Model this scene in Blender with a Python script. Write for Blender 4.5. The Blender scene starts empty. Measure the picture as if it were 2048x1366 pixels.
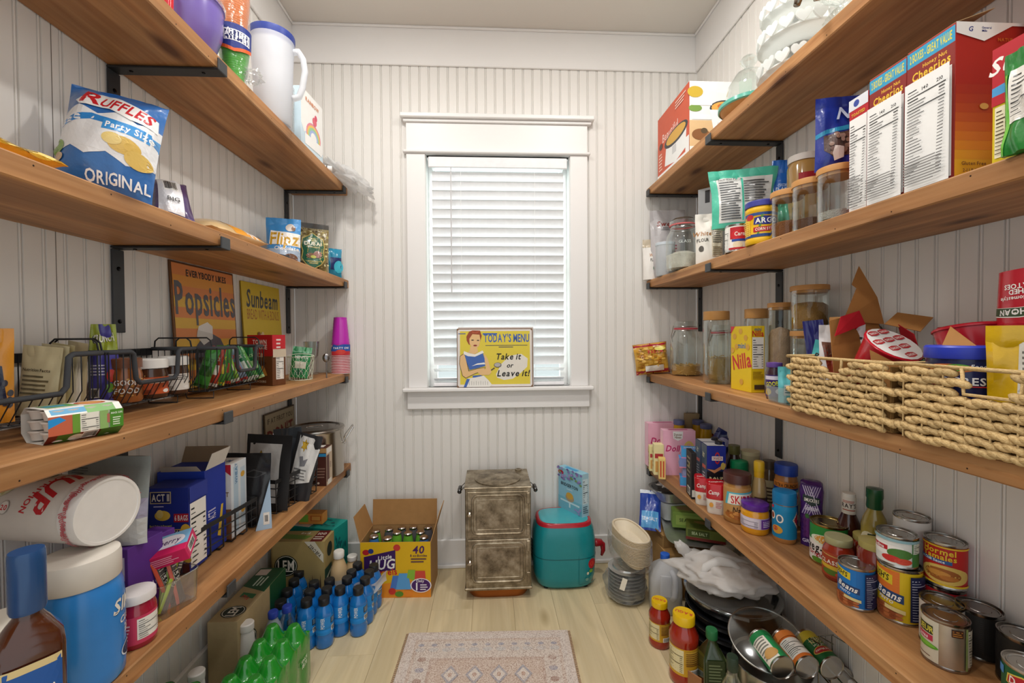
import bpy, math, random
import numpy as np
from mathutils import Vector, Matrix, geometry, noise
random.seed(7)
SC = bpy.context.scene
COL = SC.collection
# ------------------------------------------------------------------ camera
FPX, YAW, PITCH, ROLL, CAMH = 857.7, .0524, -.0165, -.0066, 1.2153
_r = Vector((math.cos(YAW), -math.sin(YAW), 0))
FW = Vector((math.sin(YAW)*math.cos(PITCH), math.cos(YAW)*math.cos(PITCH), math.sin(PITCH)))
_u = _r.cross(FW)
RT = _r*math.cos(ROLL)+_u*math.sin(ROLL)
UP = -_r*math.sin(ROLL)+_u*math.cos(ROLL)
cam_data = bpy.data.cameras.new('camera'); cam = bpy.data.objects.new('camera', cam_data); COL.objects.link(cam)
cam_data.sensor_width = 36; cam_data.lens = FPX/2048*36; cam_data.clip_start = .02
_m = Matrix((RT, UP, -FW)).transposed().to_4x4(); _m.translation = (0, 0, CAMH)
cam.matrix_world = _m; SC.camera = cam
# ------------------------------------------------------------------ world, lamps, exposure
wd = bpy.data.worlds.new('daylight'); SC.world = wd; wd.use_nodes = True
bg = wd.node_tree.nodes['Background']; bg.inputs[0].default_value = (.93, .98, 1, 1); bg.inputs[1].default_value = .74
SC.view_settings.view_transform = 'Standard'; SC.view_settings.look = 'None'
SC.view_settings.exposure = .4; SC.view_settings.gamma = 1; SC.view_settings.use_curve_mapping = False
dl = bpy.data.lights.new('window_daylight', 'AREA'); dl.shape = 'RECTANGLE'; dl.size = 1.0; dl.size_y = 1.6; dl.energy = 18; dl.color = (.86, 1, .97)
dlo = bpy.data.objects.new('window_daylight', dl); COL.objects.link(dlo); dlo.location = (.04, 2.75, 1.5); dlo.rotation_euler = (-math.pi/2, 0, 0)
LAMPS = [(.52, 1.22, 8.5), (-.48, 1.22, 8.5), (.45, .25, 4.5), (-.40, .25, 6.5)]
# ------------------------------------------------------------------ room numbers (metres)
XL, XR, YB, ZC = -.993, 1.1106, 2.25, 2.7917
FL, FR_ = -.716, .833                      # front edges of the shelves
ZLB = [1.927, 1.457, .987, .519]; ZRB = [1.937, 1.4546, .965, .479]
TH = .04
L1, L2, L3, L4 = [z+TH for z in ZLB]; R1, R2, R3, R4 = [z+TH for z in ZRB]
FRZ = 2.596
# ------------------------------------------------------------------ measuring helpers (photograph pixel -> point of the room)
def _k(px, py): return (px-1024)/FPX, (683-py)/FPX
def ray(px, py):
    a, b = _k(px, py); return FW+RT*a+UP*b
def onz(px, py, z):
    d = ray(px, py); t = (z-CAMH)/d.z; return Vector((d.x*t, d.y*t, z))
def ony(px, py, y):
    d = ray(px, py); t = y/d.y; return Vector((d.x*t, y, CAMH+d.z*t))
def onx(px, py, x):
    d = ray(px, py); t = x/d.x; return Vector((x, d.y*t, CAMH+d.z*t))
def colx(px, x, z):
    """point at lateral position x and height z seen in image column px"""
    k = (px-1024)/FPX; zz = z-CAMH
    y = (k*(x*FW.x+zz*FW.z)-x*RT.x-zz*RT.z)/(RT.y-k*FW.y)
    return Vector((x, y, z))
def hz(P, py):
    """height above P where image row py is"""
    k = (683-py)/FPX; af = P.x*FW.x+P.y*FW.y; au = P.x*UP.x+P.y*UP.y
    return CAMH+(k*af-au)/(UP.z-k*FW.z)-P.z
# ------------------------------------------------------------------ colour and materials
def lin(h):
    h = h.lstrip('#')
    if len(h) == 3: h = ''.join(q*2 for q in h)
    o = []
    for i in (0, 2, 4):
        s = int(h[i:i+2], 16)/255
        o.append(s/12.92 if s <= .04045 else ((s+.055)/1.055)**2.4)
    return (o[0], o[1], o[2], 1)
MATS = {}
def newmat(name):
    m = bpy.data.materials.new(name); m.use_nodes = True; MATS[name] = m
    return m, m.node_tree.nodes, m.node_tree.links, m.node_tree.nodes['Principled BSDF']
def noise_bump(n, l, b, scale, strength, dist=.002, stretch=None):
    tc = n.new('ShaderNodeTexCoord'); nz = n.new('ShaderNodeTexNoise'); nz.inputs['Scale'].default_value = scale
    nz.inputs['Detail'].default_value = 4
    src = tc.outputs['Object']
    if stretch:
        mp = n.new('ShaderNodeMapping'); mp.inputs['Scale'].default_value = stretch; l.new(src, mp.inputs[0]); src = mp.outputs[0]
    l.new(src, nz.inputs['Vector'])
    bp = n.new('ShaderNodeBump'); bp.inputs['Strength'].default_value = strength; bp.inputs['Distance'].default_value = dist
    l.new(nz.outputs['Fac'], bp.inputs['Height']); l.new(bp.outputs[0], b.inputs['Normal'])
    return nz
def col_mat(name, rough, spec=.5, metal=0, bump=None, trans=0, coat=0, var=.06, emit=0):
    """a material that takes its base colour from the mesh colour attribute, with a slight procedural mottling"""
    m, n, l, b = newmat(name)
    at = n.new('ShaderNodeAttribute'); at.attribute_name = 'Col'
    tc = n.new('ShaderNodeTexCoord'); nz = n.new('ShaderNodeTexNoise'); nz.inputs['Scale'].default_value = 35
    l.new(tc.outputs['Object'], nz.inputs['Vector'])
    mr = n.new('ShaderNodeMapRange'); mr.inputs[3].default_value = 1-var; mr.inputs[4].default_value = 1+var
    l.new(nz.outputs['Fac'], mr.inputs[0])
    mx = n.new('ShaderNodeVectorMath'); mx.operation = 'SCALE'
    l.new(at.outputs['Color'], mx.inputs[0]); l.new(mr.outputs[0], mx.inputs['Scale']); l.new(mx.outputs[0], b.inputs['Base Color'])
    b.inputs['Roughness'].default_value = rough; b.inputs['Specular IOR Level'].default_value = spec
    b.inputs['Metallic'].default_value = metal; b.inputs['Transmission Weight'].default_value = trans
    b.inputs['Coat Weight'].default_value = coat; b.inputs['Coat Roughness'].default_value = .1
    if bump: noise_bump(n, l, b, bump[0], bump[1], bump[2])
    return m
col_mat('paper', .55, .35)
col_mat('card', .8, .2, bump=(180, .15, .001), var=.1)
col_mat('film', .28, .5, bump=(38, .35, .006), coat=.25)
col_mat('gloss', .22, .5)
col_mat('plastic', .4, .45)
col_mat('liquid', .12, .5, coat=.6)
col_mat('print', .45, .35, var=.03)
col_mat('foil', .3, .5, metal=.75, bump=(45, .6, .006))
col_mat('steel', .22, .5, metal=1)
col_mat('dullsteel', .42, .5, metal=.9, bump=(60, .08, .001), var=.15)
col_mat('blackwire', .45, .4)
col_mat('bamboo', .5, .35, var=.1)
col_mat('rubber', .7, .25)
col_mat('cloudy', .35, .4, trans=.35)
def thin_clear(name, tint, gloss, rough, bump=None, white=0, hi=.85):
    m, n, l, b = newmat(name)
    tr = n.new('ShaderNodeBsdfTransparent'); tr.inputs[0].default_value = lin(tint)
    gl = n.new('ShaderNodeBsdfGlossy'); gl.inputs['Roughness'].default_value = rough; gl.inputs[0].default_value = (.95, .97, .97, 1)
    lw = n.new('ShaderNodeLayerWeight'); lw.inputs[0].default_value = gloss
    mp = n.new('ShaderNodeMapRange'); mp.inputs[3].default_value = .03; mp.inputs[4].default_value = hi
    l.new(lw.outputs['Facing'], mp.inputs[0])
    mx = n.new('ShaderNodeMixShader'); l.new(mp.outputs[0], mx.inputs[0]); l.new(tr.outputs[0], mx.inputs[1])
    df = n.new('ShaderNodeBsdfTranslucent'); df.inputs[0].default_value = (.9, .9, .9, 1); d2 = n.new('ShaderNodeBsdfDiffuse'); d2.inputs[0].default_value = (.9, .9, .9, 1)
    ms = n.new('ShaderNodeMixShader'); ms.inputs[0].default_value = .5; l.new(df.outputs[0], ms.inputs[1]); l.new(d2.outputs[0], ms.inputs[2])
    mg = n.new('ShaderNodeMixShader'); mg.inputs[0].default_value = white; l.new(gl.outputs[0], mg.inputs[1]); l.new(ms.outputs[0], mg.inputs[2]); l.new(mg.outputs[0], mx.inputs[2])
    l.new(mx.outputs[0], n['Material Output'].inputs['Surface'])
    if bump:
        tc = n.new('ShaderNodeTexCoord'); nz = n.new('ShaderNodeTexNoise'); nz.inputs['Scale'].default_value = bump[0]; nz.inputs['Detail'].default_value = 3
        l.new(tc.outputs['Object'], nz.inputs['Vector'])
        bp = n.new('ShaderNodeBump'); bp.inputs['Strength'].default_value = bump[1]; bp.inputs['Distance'].default_value = .01
        l.new(nz.outputs['Fac'], bp.inputs['Height'])
        l.new(bp.outputs[0], gl.inputs['Normal']); l.new(bp.outputs[0], lw.inputs['Normal'])
    n.remove(b); return m
thin_clear('glass', 'f4f8f7', .25, .03)
thin_clear('clearplastic', 'eef2f2', .35, .12)
thin_clear('clearwrap', 'f4f4f4', .4, .2, (26, .8), .55, .6)  # white diffuse mixed into the colour, standing for bright reflections on the film
thin_clear('greenwrap', '8ddc8a', .35, .12, (25, .5))
def frosted(name, tint, fac=.5):
    m, n, l, b = newmat(name)
    b.inputs['Base Color'].default_value = lin(tint); b.inputs['Roughness'].default_value = .45
    tr = n.new('ShaderNodeBsdfTranslucent'); tr.inputs[0].default_value = lin(tint)
    tp = n.new('ShaderNodeBsdfTransparent')
    a = n.new('ShaderNodeMixShader'); a.inputs[0].default_value = .45; l.new(b.outputs[0], a.inputs[1]); l.new(tr.outputs[0], a.inputs[2])
    c = n.new('ShaderNodeMixShader'); c.inputs[0].default_value = fac; l.new(a.outputs[0], c.inputs[1]); l.new(tp.outputs[0], c.inputs[2])
    l.new(c.outputs[0], n['Material Output'].inputs['Surface']); noise_bump(n, l, b, 30, .3, .004)
frosted('frost', 'eef0f4', .22); frosted('thinbag', 'f2f0ee', .18); frosted('milkglass', 'f0f2f0', .04); frosted('smoke', '8f8f93', .45); frosted('filmwhite', 'f6f6f6', .45)
def wood_mat(name, c1, c2, c3, along, rough=.5, knots=True, dk=.55):
    """plank wood: long grain streaks, cathedral bands and knots, in object coordinates; along = 0/1/2 grain axis"""
    m, n, l, b = newmat(name)
    tc = n.new('ShaderNodeTexCoord'); info = n.new('ShaderNodeObjectInfo')
    ad = n.new('ShaderNodeVectorMath'); ad.operation = 'MULTIPLY_ADD'
    l.new(info.outputs['Random'], ad.inputs[0]); ad.inputs[1].default_value = (7.3, 13.1, 5.7); l.new(tc.outputs['Object'], ad.inputs[2])
    def mapped(s):
        mp = n.new('ShaderNodeMapping'); v = [s[1]]*3; v[along] = s[0]; mp.inputs['Scale'].default_value = v; l.new(ad.outputs[0], mp.inputs[0]); return mp
    nz = n.new('ShaderNodeTexNoise'); nz.inputs['Scale'].default_value = 1; nz.inputs['Detail'].default_value = 6; nz.inputs['Distortion'].default_value = .6
    l.new(mapped((2.2, 55)).outputs[0], nz.inputs['Vector'])
    nb = n.new('ShaderNodeTexNoise'); nb.inputs['Scale'].default_value = 1; nb.inputs['Detail'].default_value = 3; nb.inputs['Distortion'].default_value = 1.4
    l.new(mapped((1.3, 9)).outputs[0], nb.inputs['Vector'])
    cr = n.new('ShaderNodeValToRGB'); cr.color_ramp.elements[0].position = .3; cr.color_ramp.elements[1].position = .72
    cr.color_ramp.elements[0].color = lin(c2); cr.color_ramp.elements[1].color = lin(c1)
    l.new(nz.outputs['Fac'], cr.inputs[0])
    cb = n.new('ShaderNodeValToRGB'); cb.color_ramp.elements[0].position = .4; cb.color_ramp.elements[1].position = .62
    cb.color_ramp.elements[0].color = (dk, dk, dk, 1); cb.color_ramp.elements[1].color = (1.05, 1.05, 1.05, 1)
    l.new(nb.outputs['Fac'], cb.inputs[0])
    mx = n.new('ShaderNodeMix'); mx.data_type = 'RGBA'; mx.blend_type = 'MULTIPLY'; mx.inputs[0].default_value = .75
    l.new(cr.outputs[0], mx.inputs[6]); l.new(cb.outputs[0], mx.inputs[7]); out = mx.outputs[2]
    if knots:
        vo = n.new('ShaderNodeTexVoronoi'); vo.inputs['Scale'].default_value = 1; vo.inputs['Randomness'].default_value = .9
        l.new(mapped((2.6, 7)).outputs[0], vo.inputs['Vector'])
        kr = n.new('ShaderNodeValToRGB'); e = kr.color_ramp.elements; e[0].position = .07; e[0].color = (1, 1, 1, 1); e[1].position = .2; e[1].color = (0, 0, 0, 1)
        l.new(vo.outputs['Distance'], kr.inputs[0])
        m2 = n.new('ShaderNodeMix'); m2.data_type = 'RGBA'; l.new(kr.outputs[0], m2.inputs[0]); l.new(out, m2.inputs[6]); m2.inputs[7].default_value = lin(c3); out = m2.outputs[2]
    l.new(out, b.inputs['Base Color']); b.inputs['Roughness'].default_value = rough; b.inputs['Specular IOR Level'].default_value = .35
    bp = n.new('ShaderNodeBump'); bp.inputs['Strength'].default_value = .12; bp.inputs['Distance'].default_value = .002
    l.new(nz.outputs['Fac'], bp.inputs['Height']); l.new(bp.outputs[0], b.inputs['Normal'])
    return m
wood_mat('shelfwood', 'c2915f', 'a26c3e', '5c3519', 1, .5, True, .6)
wood_mat('floorwood', 'dfcea8', 'd5c299', 'b8a47c', 1, .45, True, .84)
def plain(name, colr, rough, scale=60, strength=.05, var=None):
    m, n, l, b = newmat(name); b.inputs['Base Color'].default_value = lin(colr); b.inputs['Roughness'].default_value = rough
    nz = noise_bump(n, l, b, scale, strength)
    if var:
        cr = n.new('ShaderNodeValToRGB'); cr.color_ramp.elements[0].color = lin(var); cr.color_ramp.elements[1].color = lin(colr)
        cr.color_ramp.elements[0].position = .3; cr.color_ramp.elements[1].position = .65
        l.new(nz.outputs['Fac'], cr.inputs[0]); l.new(cr.outputs[0], b.inputs['Base Color'])
    return m
plain('wallpaint', 'e9e6e1', .5, 40, .04); plain('trimpaint', 'eeecea', .4, 30, .03); plain('ceilpaint', 'ded8d0', .8, 90, .08)
plain('seamdark', '6a6258', .8); plain('blindwhite', 'f0eff0', .45, 30, .03); plain('blacksteel', '2b2c2e', .45, 200, .04)
# ------------------------------------------------------------------ mesh tools: shapes are (verts, faces)
def join(*vf):
    V, F = [], []
    for v, f in vf:
        o = len(V); V += list(v); F += [tuple(i+o for i in q) for q in f]
    return V, F
def xf(vf, loc=(0, 0, 0), rot=(0, 0, 0), sc=(1, 1, 1)):
    from mathutils import Euler
    if isinstance(sc, (int, float)): sc = (sc,)*3
    M = Matrix.LocRotScale(Vector(loc), Euler(rot), Vector(sc))
    return [tuple(M @ Vector(v)) for v in vf[0]], vf[1]
def box(w, d, h, b=.0015, z0=0):
    """box centred in x and y, standing on z0, with chamfered edges"""
    V, F = [], []
    x, y = w/2, d/2; b = min(b, w*.3, d*.3, h*.3)
    idx = {}
    for sx in (-1, 1):
        for sy in (-1, 1):
            for sz in (0, 1):
                X, Y, Z = sx*x, sy*y, sz*h; s = 1 if sz else -1
                for a in range(3):
                    p = [X, Y, Z]
                    for q in range(3):
                        if q != a: p[q] -= (sx, sy, s)[q]*b
                    idx[(sx, sy, sz, a)] = len(V); V.append((p[0], p[1], p[2]+z0))
    def I(sx, sy, sz, a): return idx[(sx, sy, sz, a)]
    for s in (-1, 1):
        q = [I(s, -1, 0, 0), I(s, 1, 0, 0), I(s, 1, 1, 0), I(s, -1, 1, 0)]; F.append(q if s > 0 else q[::-1])
        q = [I(-1, s, 0, 1), I(1, s, 0, 1), I(1, s, 1, 1), I(-1, s, 1, 1)]; F.append(q if s < 0 else q[::-1])
    for sz in (0, 1):
        q = [I(-1, -1, sz, 2), I(1, -1, sz, 2), I(1, 1, sz, 2), I(-1, 1, sz, 2)]; F.append(q if sz else q[::-1])
    for sx in (-1, 1):
        for sy in (-1, 1):
            F.append([I(sx, sy, 0, 0), I(sx, sy, 1, 0), I(sx, sy, 1, 1), I(sx, sy, 0, 1)])
            for sz in (0, 1): F.append([I(sx, sy, sz, a) for a in range(3)])
    for sx in (-1, 1):
        for sz in (0, 1): F.append([I(sx, -1, sz, 0), I(sx, 1, sz, 0), I(sx, 1, sz, 2), I(sx, -1, sz, 2)])
    for sy in (-1, 1):
        for sz in (0, 1): F.append([I(-1, sy, sz, 1), I(1, sy, sz, 1), I(1, sy, sz, 2), I(-1, sy, sz, 2)])
    return V, [tuple(f) for f in F]
def lathe(prof, n=28, cap=True):
    """prof: [(r, z)...] from the bottom up"""
    V, F = [], []
    for r, z in prof:
        for i in range(n):
            a = 2*math.pi*i/n; V.append((r*math.sin(a), -r*math.cos(a), z))
    for k in range(len(prof)-1):
        for i in range(n):
            j = (i+1) % n; F.append((k*n+i, k*n+j, (k+1)*n+j, (k+1)*n+i))
    if cap:
        if prof[0][0] > 1e-4: F.append(tuple(range(n))[::-1])
        if prof[-1][0] > 1e-4: F.append(tuple(range((len(prof)-1)*n, len(prof)*n)))
    return V, F
def loft(secs, n=32, cap=True):
    """secs: [(z, half_x, half_y, power)...] superellipse sections"""
    V, F = [], []
    for z, rx, ry, p in secs:
        for i in range(n):
            a = 2*math.pi*(i+.5)/n; c, s = math.sin(a), -math.cos(a)
            V.append((rx*math.copysign(abs(c)**(2/p), c), ry*math.copysign(abs(s)**(2/p), s), z))
    for k in range(len(secs)-1):
        for i in range(n):
            j = (i+1) % n; F.append((k*n+i, k*n+j, (k+1)*n+j, (k+1)*n+i))
    if cap: F.append(tuple(range(n))[::-1]); F.append(tuple(range((len(secs)-1)*n, len(secs)*n)))
    return V, F
def tube(pts, r, n=7, closed=False):
    P = [Vector(p) for p in pts]; V, F = [], []; m = len(P)
    rr = r if isinstance(r, (list, tuple)) else [r]*m
    nrm = None
    for i, p in enumerate(P):
        a = P[i-1] if (i or closed) else p; b = P[(i+1) % m] if (i < m-1 or closed) else p
        t = (b-a).normalized()
        if nrm is None: nrm = t.orthogonal().normalized()
        nrm = (nrm-t*nrm.dot(t))
        nrm = nrm.normalized() if nrm.length > 1e-6 else t.orthogonal().normalized()
        bn = t.cross(nrm)
        for k in range(n):
            q = 2*math.pi*k/n; V.append(tuple(p+(nrm*math.cos(q)+bn*math.sin(q))*rr[i]))
    for i in range(m if closed else m-1):
        o, o2 = i*n, ((i+1) % m)*n
        for k in range(n): F.append((o+k, o+(k+1) % n, o2+(k+1) % n, o2+k))
    if not closed: F.append(tuple(range(n))[::-1]); F.append(tuple(range((m-1)*n, m*n)))
    return V, F
def prism(poly, h, z0=0):
    """upright prism over a plan polygon"""
    n = len(poly); V = [(x, y, z0) for x, y in poly]+[(x, y, z0+h) for x, y in poly]
    F = [tuple(range(n))[::-1], tuple(range(n, 2*n))]+[(i, (i+1) % n, n+(i+1) % n, n+i) for i in range(n)]
    return V, F
def plate(poly, t):
    """polygon in the x-z plane, thickness t along y (front at -t/2)"""
    n = len(poly); V = [(x, -t/2, z) for x, z in poly]+[(x, t/2, z) for x, z in poly]
    F = [tuple(range(n)), tuple(range(n, 2*n))[::-1]]+[((i+1) % n, i, n+i, n+(i+1) % n) for i in range(n)]
    return V, F
def quadsheet(pts4, t=.002):
    """thin solid sheet over four corner points"""
    P = [Vector(p) for p in pts4]; nn = (P[1]-P[0]).cross(P[3]-P[0]).normalized()*t
    V = [tuple(p) for p in P]+[tuple(p+nn) for p in P]
    return V, [(3, 2, 1, 0), (4, 5, 6, 7), (0, 1, 5, 4), (1, 2, 6, 5), (2, 3, 7, 6), (3, 0, 4, 7)]
def blob(rx, ry, rz, amp=.15, fq=3., n=26, m=16, seed=0, flat=True, sharp=1.):
    V, F = [], []
    for j in range(m+1):
        th = math.pi*j/m
        for i in range(n):
            a = 2*math.pi*i/n; d = Vector((math.sin(th)*math.cos(a), math.sin(th)*math.sin(a), -math.cos(th)))
            k = 1+amp*(noise.noise(d*fq+Vector((seed*7.1, seed*3.3, 1.7)))*1.3+.5*noise.noise(d*fq*2.7+Vector((seed, 0, 9))))
            p = d*k; z = p.z*rz+rz
            if flat: z = max(z, .12*rz)-.12*rz
            V.append((p.x*rx, p.y*ry, z))
    for j in range(m):
        for i in range(n):
            k = (i+1) % n; F.append((j*n+i, j*n+k, (j+1)*n+k, (j+1)*n+i))
    return V, F
def grid(fn, nu, nv):
    V = [fn(i/nu, j/nv) for j in range(nv+1) for i in range(nu+1)]
    F = [(j*(nu+1)+i, j*(nu+1)+i+1, (j+1)*(nu+1)+i+1, (j+1)*(nu+1)+i) for j in range(nv) for i in range(nu)]
    return V, F
# ------------------------------------------------------------------ objects
def raw(name, vf, mat, parent=None, smooth=None, col=None, mesh=None):
    if mesh is None:
        mesh = bpy.data.meshes.new(name); mesh.from_pydata([tuple(v) for v in vf[0]], [], [tuple(f) for f in vf[1]])
        if col is not None:
            a = mesh.color_attributes.new('Col', 'FLOAT_COLOR', 'POINT')
            a.data.foreach_set('color', np.tile(np.array(lin(col) if isinstance(col, str) else col, dtype=np.float32), len(mesh.vertices)))
        mesh.materials.append(MATS[mat])
        if smooth:
            mesh.shade_smooth()
            if smooth is not True: mesh.set_sharp_from_angle(angle=math.radians(smooth))
    o = bpy.data.objects.new(name, mesh); COL.objects.link(o)
    if parent:
        o.parent = parent
        if parent.type == 'EMPTY': BODY.setdefault(parent.name, o)
    return o
BODY = {}
def part(parent, name, vf, col, mat='plastic', smooth=40, label=None):
    o = raw(name, vf, mat, parent, smooth, col)
    if label: o['label'] = label
    return o
def tag(o, label, cat, group=None):
    o['label'] = label; o['category'] = cat
    if group: o['group'] = group
    return o
def thing(name, label, cat, loc=(0, 0, 0), rz=0, group=None, rot=None):
    o = bpy.data.objects.new(name, None); COL.objects.link(o); o.empty_display_size = .02
    o.location = loc; o.rotation_euler = rot if rot else (0, 0, rz)
    return tag(o, label, cat, group)
def dup(root, loc, rz=None, label=None, group=None, rot=None, sc=None):
    def cp(o, par):
        c = o.copy(); COL.objects.link(c); c.parent = par
        for ch in [q for q in COL.objects if q.parent == o]: cp(ch, c)
        return c
    r = cp(root, None); r.location = loc
    if rot: r.rotation_euler = rot
    elif rz is not None: r.rotation_euler = (0, 0, rz)
    if sc: r.scale = (sc,)*3 if isinstance(sc, (int, float)) else sc
    if label: r['label'] = label
    if group: r['group'] = group
    return r
def struct(o): o['kind'] = 'structure'; return o
# ------------------------------------------------------------------ lettering: glyph outlines of the built-in font
GL = {}
def _glyphs():
    chars = "ABCDEFGHIJKLMNOPQRSTUVWXYZabcdefghijklmnopqrstuvwxyz0123456789'.,!&-%/:$"
    tmp = []
    for bold in (0, 1):
        for c in chars:
            cu = bpy.data.curves.new('g', 'FONT'); cu.body = c; cu.resolution_u = 2; cu.fill_mode = 'FRONT'
            cu.offset = .022 if bold else 0
            o = bpy.data.objects.new('g', cu); COL.objects.link(o); tmp.append((c, bold, o))
    dg = bpy.context.evaluated_depsgraph_get(); dg.update(); capH = 1
    for c, bold, o in tmp:
        e = o.evaluated_get(dg); me = e.to_mesh(); me.calc_loop_triangles()
        V = np.array([v.co[:2] for v in me.vertices]) if len(me.vertices) else np.zeros((0, 2))
        T = [tuple(t.vertices) for t in me.loop_triangles]
        GL[(c, bold)] = (V, T); e.to_mesh_clear()
    capH = GL[('H', 0)][0][:, 1].max()
    for k, (V, T) in list(GL.items()):
        V = V/capH; x0 = V[:, 0].min() if len(V) else 0; x1 = V[:, 0].max() if len(V) else .3
        V = V-np.array([x0, 0]); GL[k] = (V, T, x1-x0)
    for c, b, o in tmp:
        cu = o.data; bpy.data.objects.remove(o); bpy.data.curves.remove(cu)
_glyphs()
def text_tris(s, size, bold=1, sp=.13, shear=0, wx=1., arc=0):
    x = 0; V = []; T = []
    for c in s:
        g = GL.get((c, bold))
        if g is None: x += .42; continue
        o = len(V)
        for p in g[0]: V.append([x+p[0]*1., p[1]])
        T += [tuple(i+o for i in t) for t in g[1]]; x += g[2]+sp
    w = max(x-sp, .01)
    V = [((p[0]-w/2+shear*(p[1]-.5))*size*wx, (p[1]-.5)*size) for p in V]
    return V, T, w*size*wx
# ------------------------------------------------------------------ printed decoration on a surface: each mark is flat print, coloured per vertex
def _split(P, tris, L):
    out = []; st = [tuple(tuple(P[i]) for i in t) for t in tris]
    while st:
        a, b, c = st.pop()
        d = [math.dist(a, b), math.dist(b, c), math.dist(c, a)]; k = d.index(max(d))
        if d[k] <= L or len(out) > 6000: out.append((a, b, c)); continue
        if k == 1: a, b, c = b, c, a
        elif k == 2: a, b, c = c, a, b
        m = ((a[0]+b[0])/2, (a[1]+b[1])/2); st += [(a, m, c), (m, b, c)]
    return out
def deco(parent, fmap, W, H, marks, L=None, mat='print', name='printed_label', lift=.0004, step=.00012):
    """marks in face fractions (0..1, 0..1):
       ('r',x0,y0,x1,y1,col) ('e',cx,cy,rx,ry,col) ('p',[(x,y)..],col) ('t',text,cx,cy,size,col,{opts})
       ('n',x0,y0,x1,y1) nutrition table  ('b',x0,y0,x1,y1) barcode  ('l',x0,y0,x1,y1,rows,col) small print"""
    TV, TC = [], []
    ext = []
    for mk in marks:
        k = mk[0]
        if k == 'n':
            _, x0, y0, x1, y1 = mk[:5]; bgc = mk[5] if len(mk) > 5 else 'f2efe8'; fg = mk[6] if len(mk) > 6 else '2a2a2a'
            w, h = x1-x0, y1-y0; ext.append(('r', x0, y0, x1, y1, bgc)); rr = random.Random(int((x0+y0)*999))
            nrow = mk[7] if len(mk) > 7 else 12
            for i in range(nrow):
                yy = y1-h*(.06+.9*(i+.5)/nrow); th = h*.3/nrow*(1.5 if i in (0, 3) else .8 if i % 4 == 1 else 1)
                e = .9 if i % 3 else .55+.35*rr.random()
                if i in (2, 6): ext.append(('r', x0+w*.05, yy-th*.5, x1-w*.05, yy+th*.5, fg)); continue
                ext.append(('r', x0+w*.06, yy-th*.35, x0+w*(.06+e*.5*rr.uniform(.5, 1)), yy+th*.35, fg))
                if i > 1: ext.append(('r', x0+w*.8, yy-th*.35, x0+w*.93, yy+th*.35, fg))
        elif k == 'b':
            _, x0, y0, x1, y1 = mk[:5]; w = x1-x0; ext.append(('r', x0, y0, x1, y1, 'f2f0ea')); rr = random.Random(int(x0*777)); x = x0+w*.08
            while x < x1-w*.1:
                q = w*rr.choice((.02, .03, .045)); ext.append(('r', x, y0+(y1-y0)*.12, x+q, y1-(y1-y0)*.12, '222222')); x += q+w*rr.choice((.02, .035))
        elif k == 'l':
            _, x0, y0, x1, y1, n, cc = mk; rr = random.Random(int((x0*3+y1)*555)); h = (y1-y0)/n
            for i in range(n):
                e = x0+(x1-x0)*rr.uniform(.7, 1); ext.append(('r', x0, y1-h*(i+.75), e, y1-h*(i+.3), cc))
        else: ext.append(mk)
    for i, mk in enumerate(ext):
        k = mk[0]; h = lift+step*i
        if k == 'r': P = [(mk[1], mk[2]), (mk[3], mk[2]), (mk[3], mk[4]), (mk[1], mk[4])]; T = [(0, 1, 2), (0, 2, 3)]; cc = mk[5]
        elif k == 'e':
            P = [(mk[1]+mk[3]*math.cos(2*math.pi*q/20), mk[2]+mk[4]*math.sin(2*math.pi*q/20)) for q in range(20)]; T = [(0, q, q+1) for q in range(1, 19)]; cc = mk[5]
        elif k == 'p':
            P = mk[1]; T = [tuple(t) for t in geometry.tessellate_polygon([[Vector((x, y, 0)) for x, y in P]])]; cc = mk[2]
            T = [t if (P[t[1]][0]-P[t[0]][0])*(P[t[2]][1]-P[t[0]][1])-(P[t[1]][1]-P[t[0]][1])*(P[t[2]][0]-P[t[0]][0]) > 0 else t[::-1] for t in T]
        elif k == 't':
            _, s, cx, cy, size, cc = mk[:6]; o = mk[6] if len(mk) > 6 else {}
            V, T, w = text_tris(s, size*H, o.get('bold', 1), o.get('sp', .13), o.get('shear', 0))
            mw = o.get('w'); f = 1
            if mw: f = mw*W/max(w, 1e-6); f = f if o.get('fit') else min(1, f)
            ar = math.radians(o.get('rot', 0)); ca, sa = math.cos(ar), math.sin(ar)
            cv = o.get('arc', 0)
            P = []
            for x, y in V:
                x *= f; y += cv*size*H*(1-(2*x/(w*f+1e-9))**2)
                P.append((cx+(x*ca-y*sa)/W, cy+(x*sa+y*ca)/H))
        P2 = [((x-.5)*W, y*H) for x, y in P]
        tr = _split(P2, T, L) if L else [tuple(P2[q] for q in t) for t in T]
        c4 = lin(cc)
        for t in tr:
            for (u, v) in t: TV.append(fmap(u, v, h)); TC.append(c4)
    if not TV: return None
    F = [(i, i+1, i+2) for i in range(0, len(TV), 3)]
    me = bpy.data.meshes.new(name); me.from_pydata([tuple(v) for v in TV], [], F)
    a = me.color_attributes.new('Col', 'FLOAT_COLOR', 'POINT'); a.data.foreach_set('color', np.array(TC, dtype=np.float32).ravel())
    me.materials.append(MATS[mat])
    o = bpy.data.objects.new(name, me); COL.objects.link(o); o.parent = BODY.get(parent.name, parent)
    return o
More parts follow.
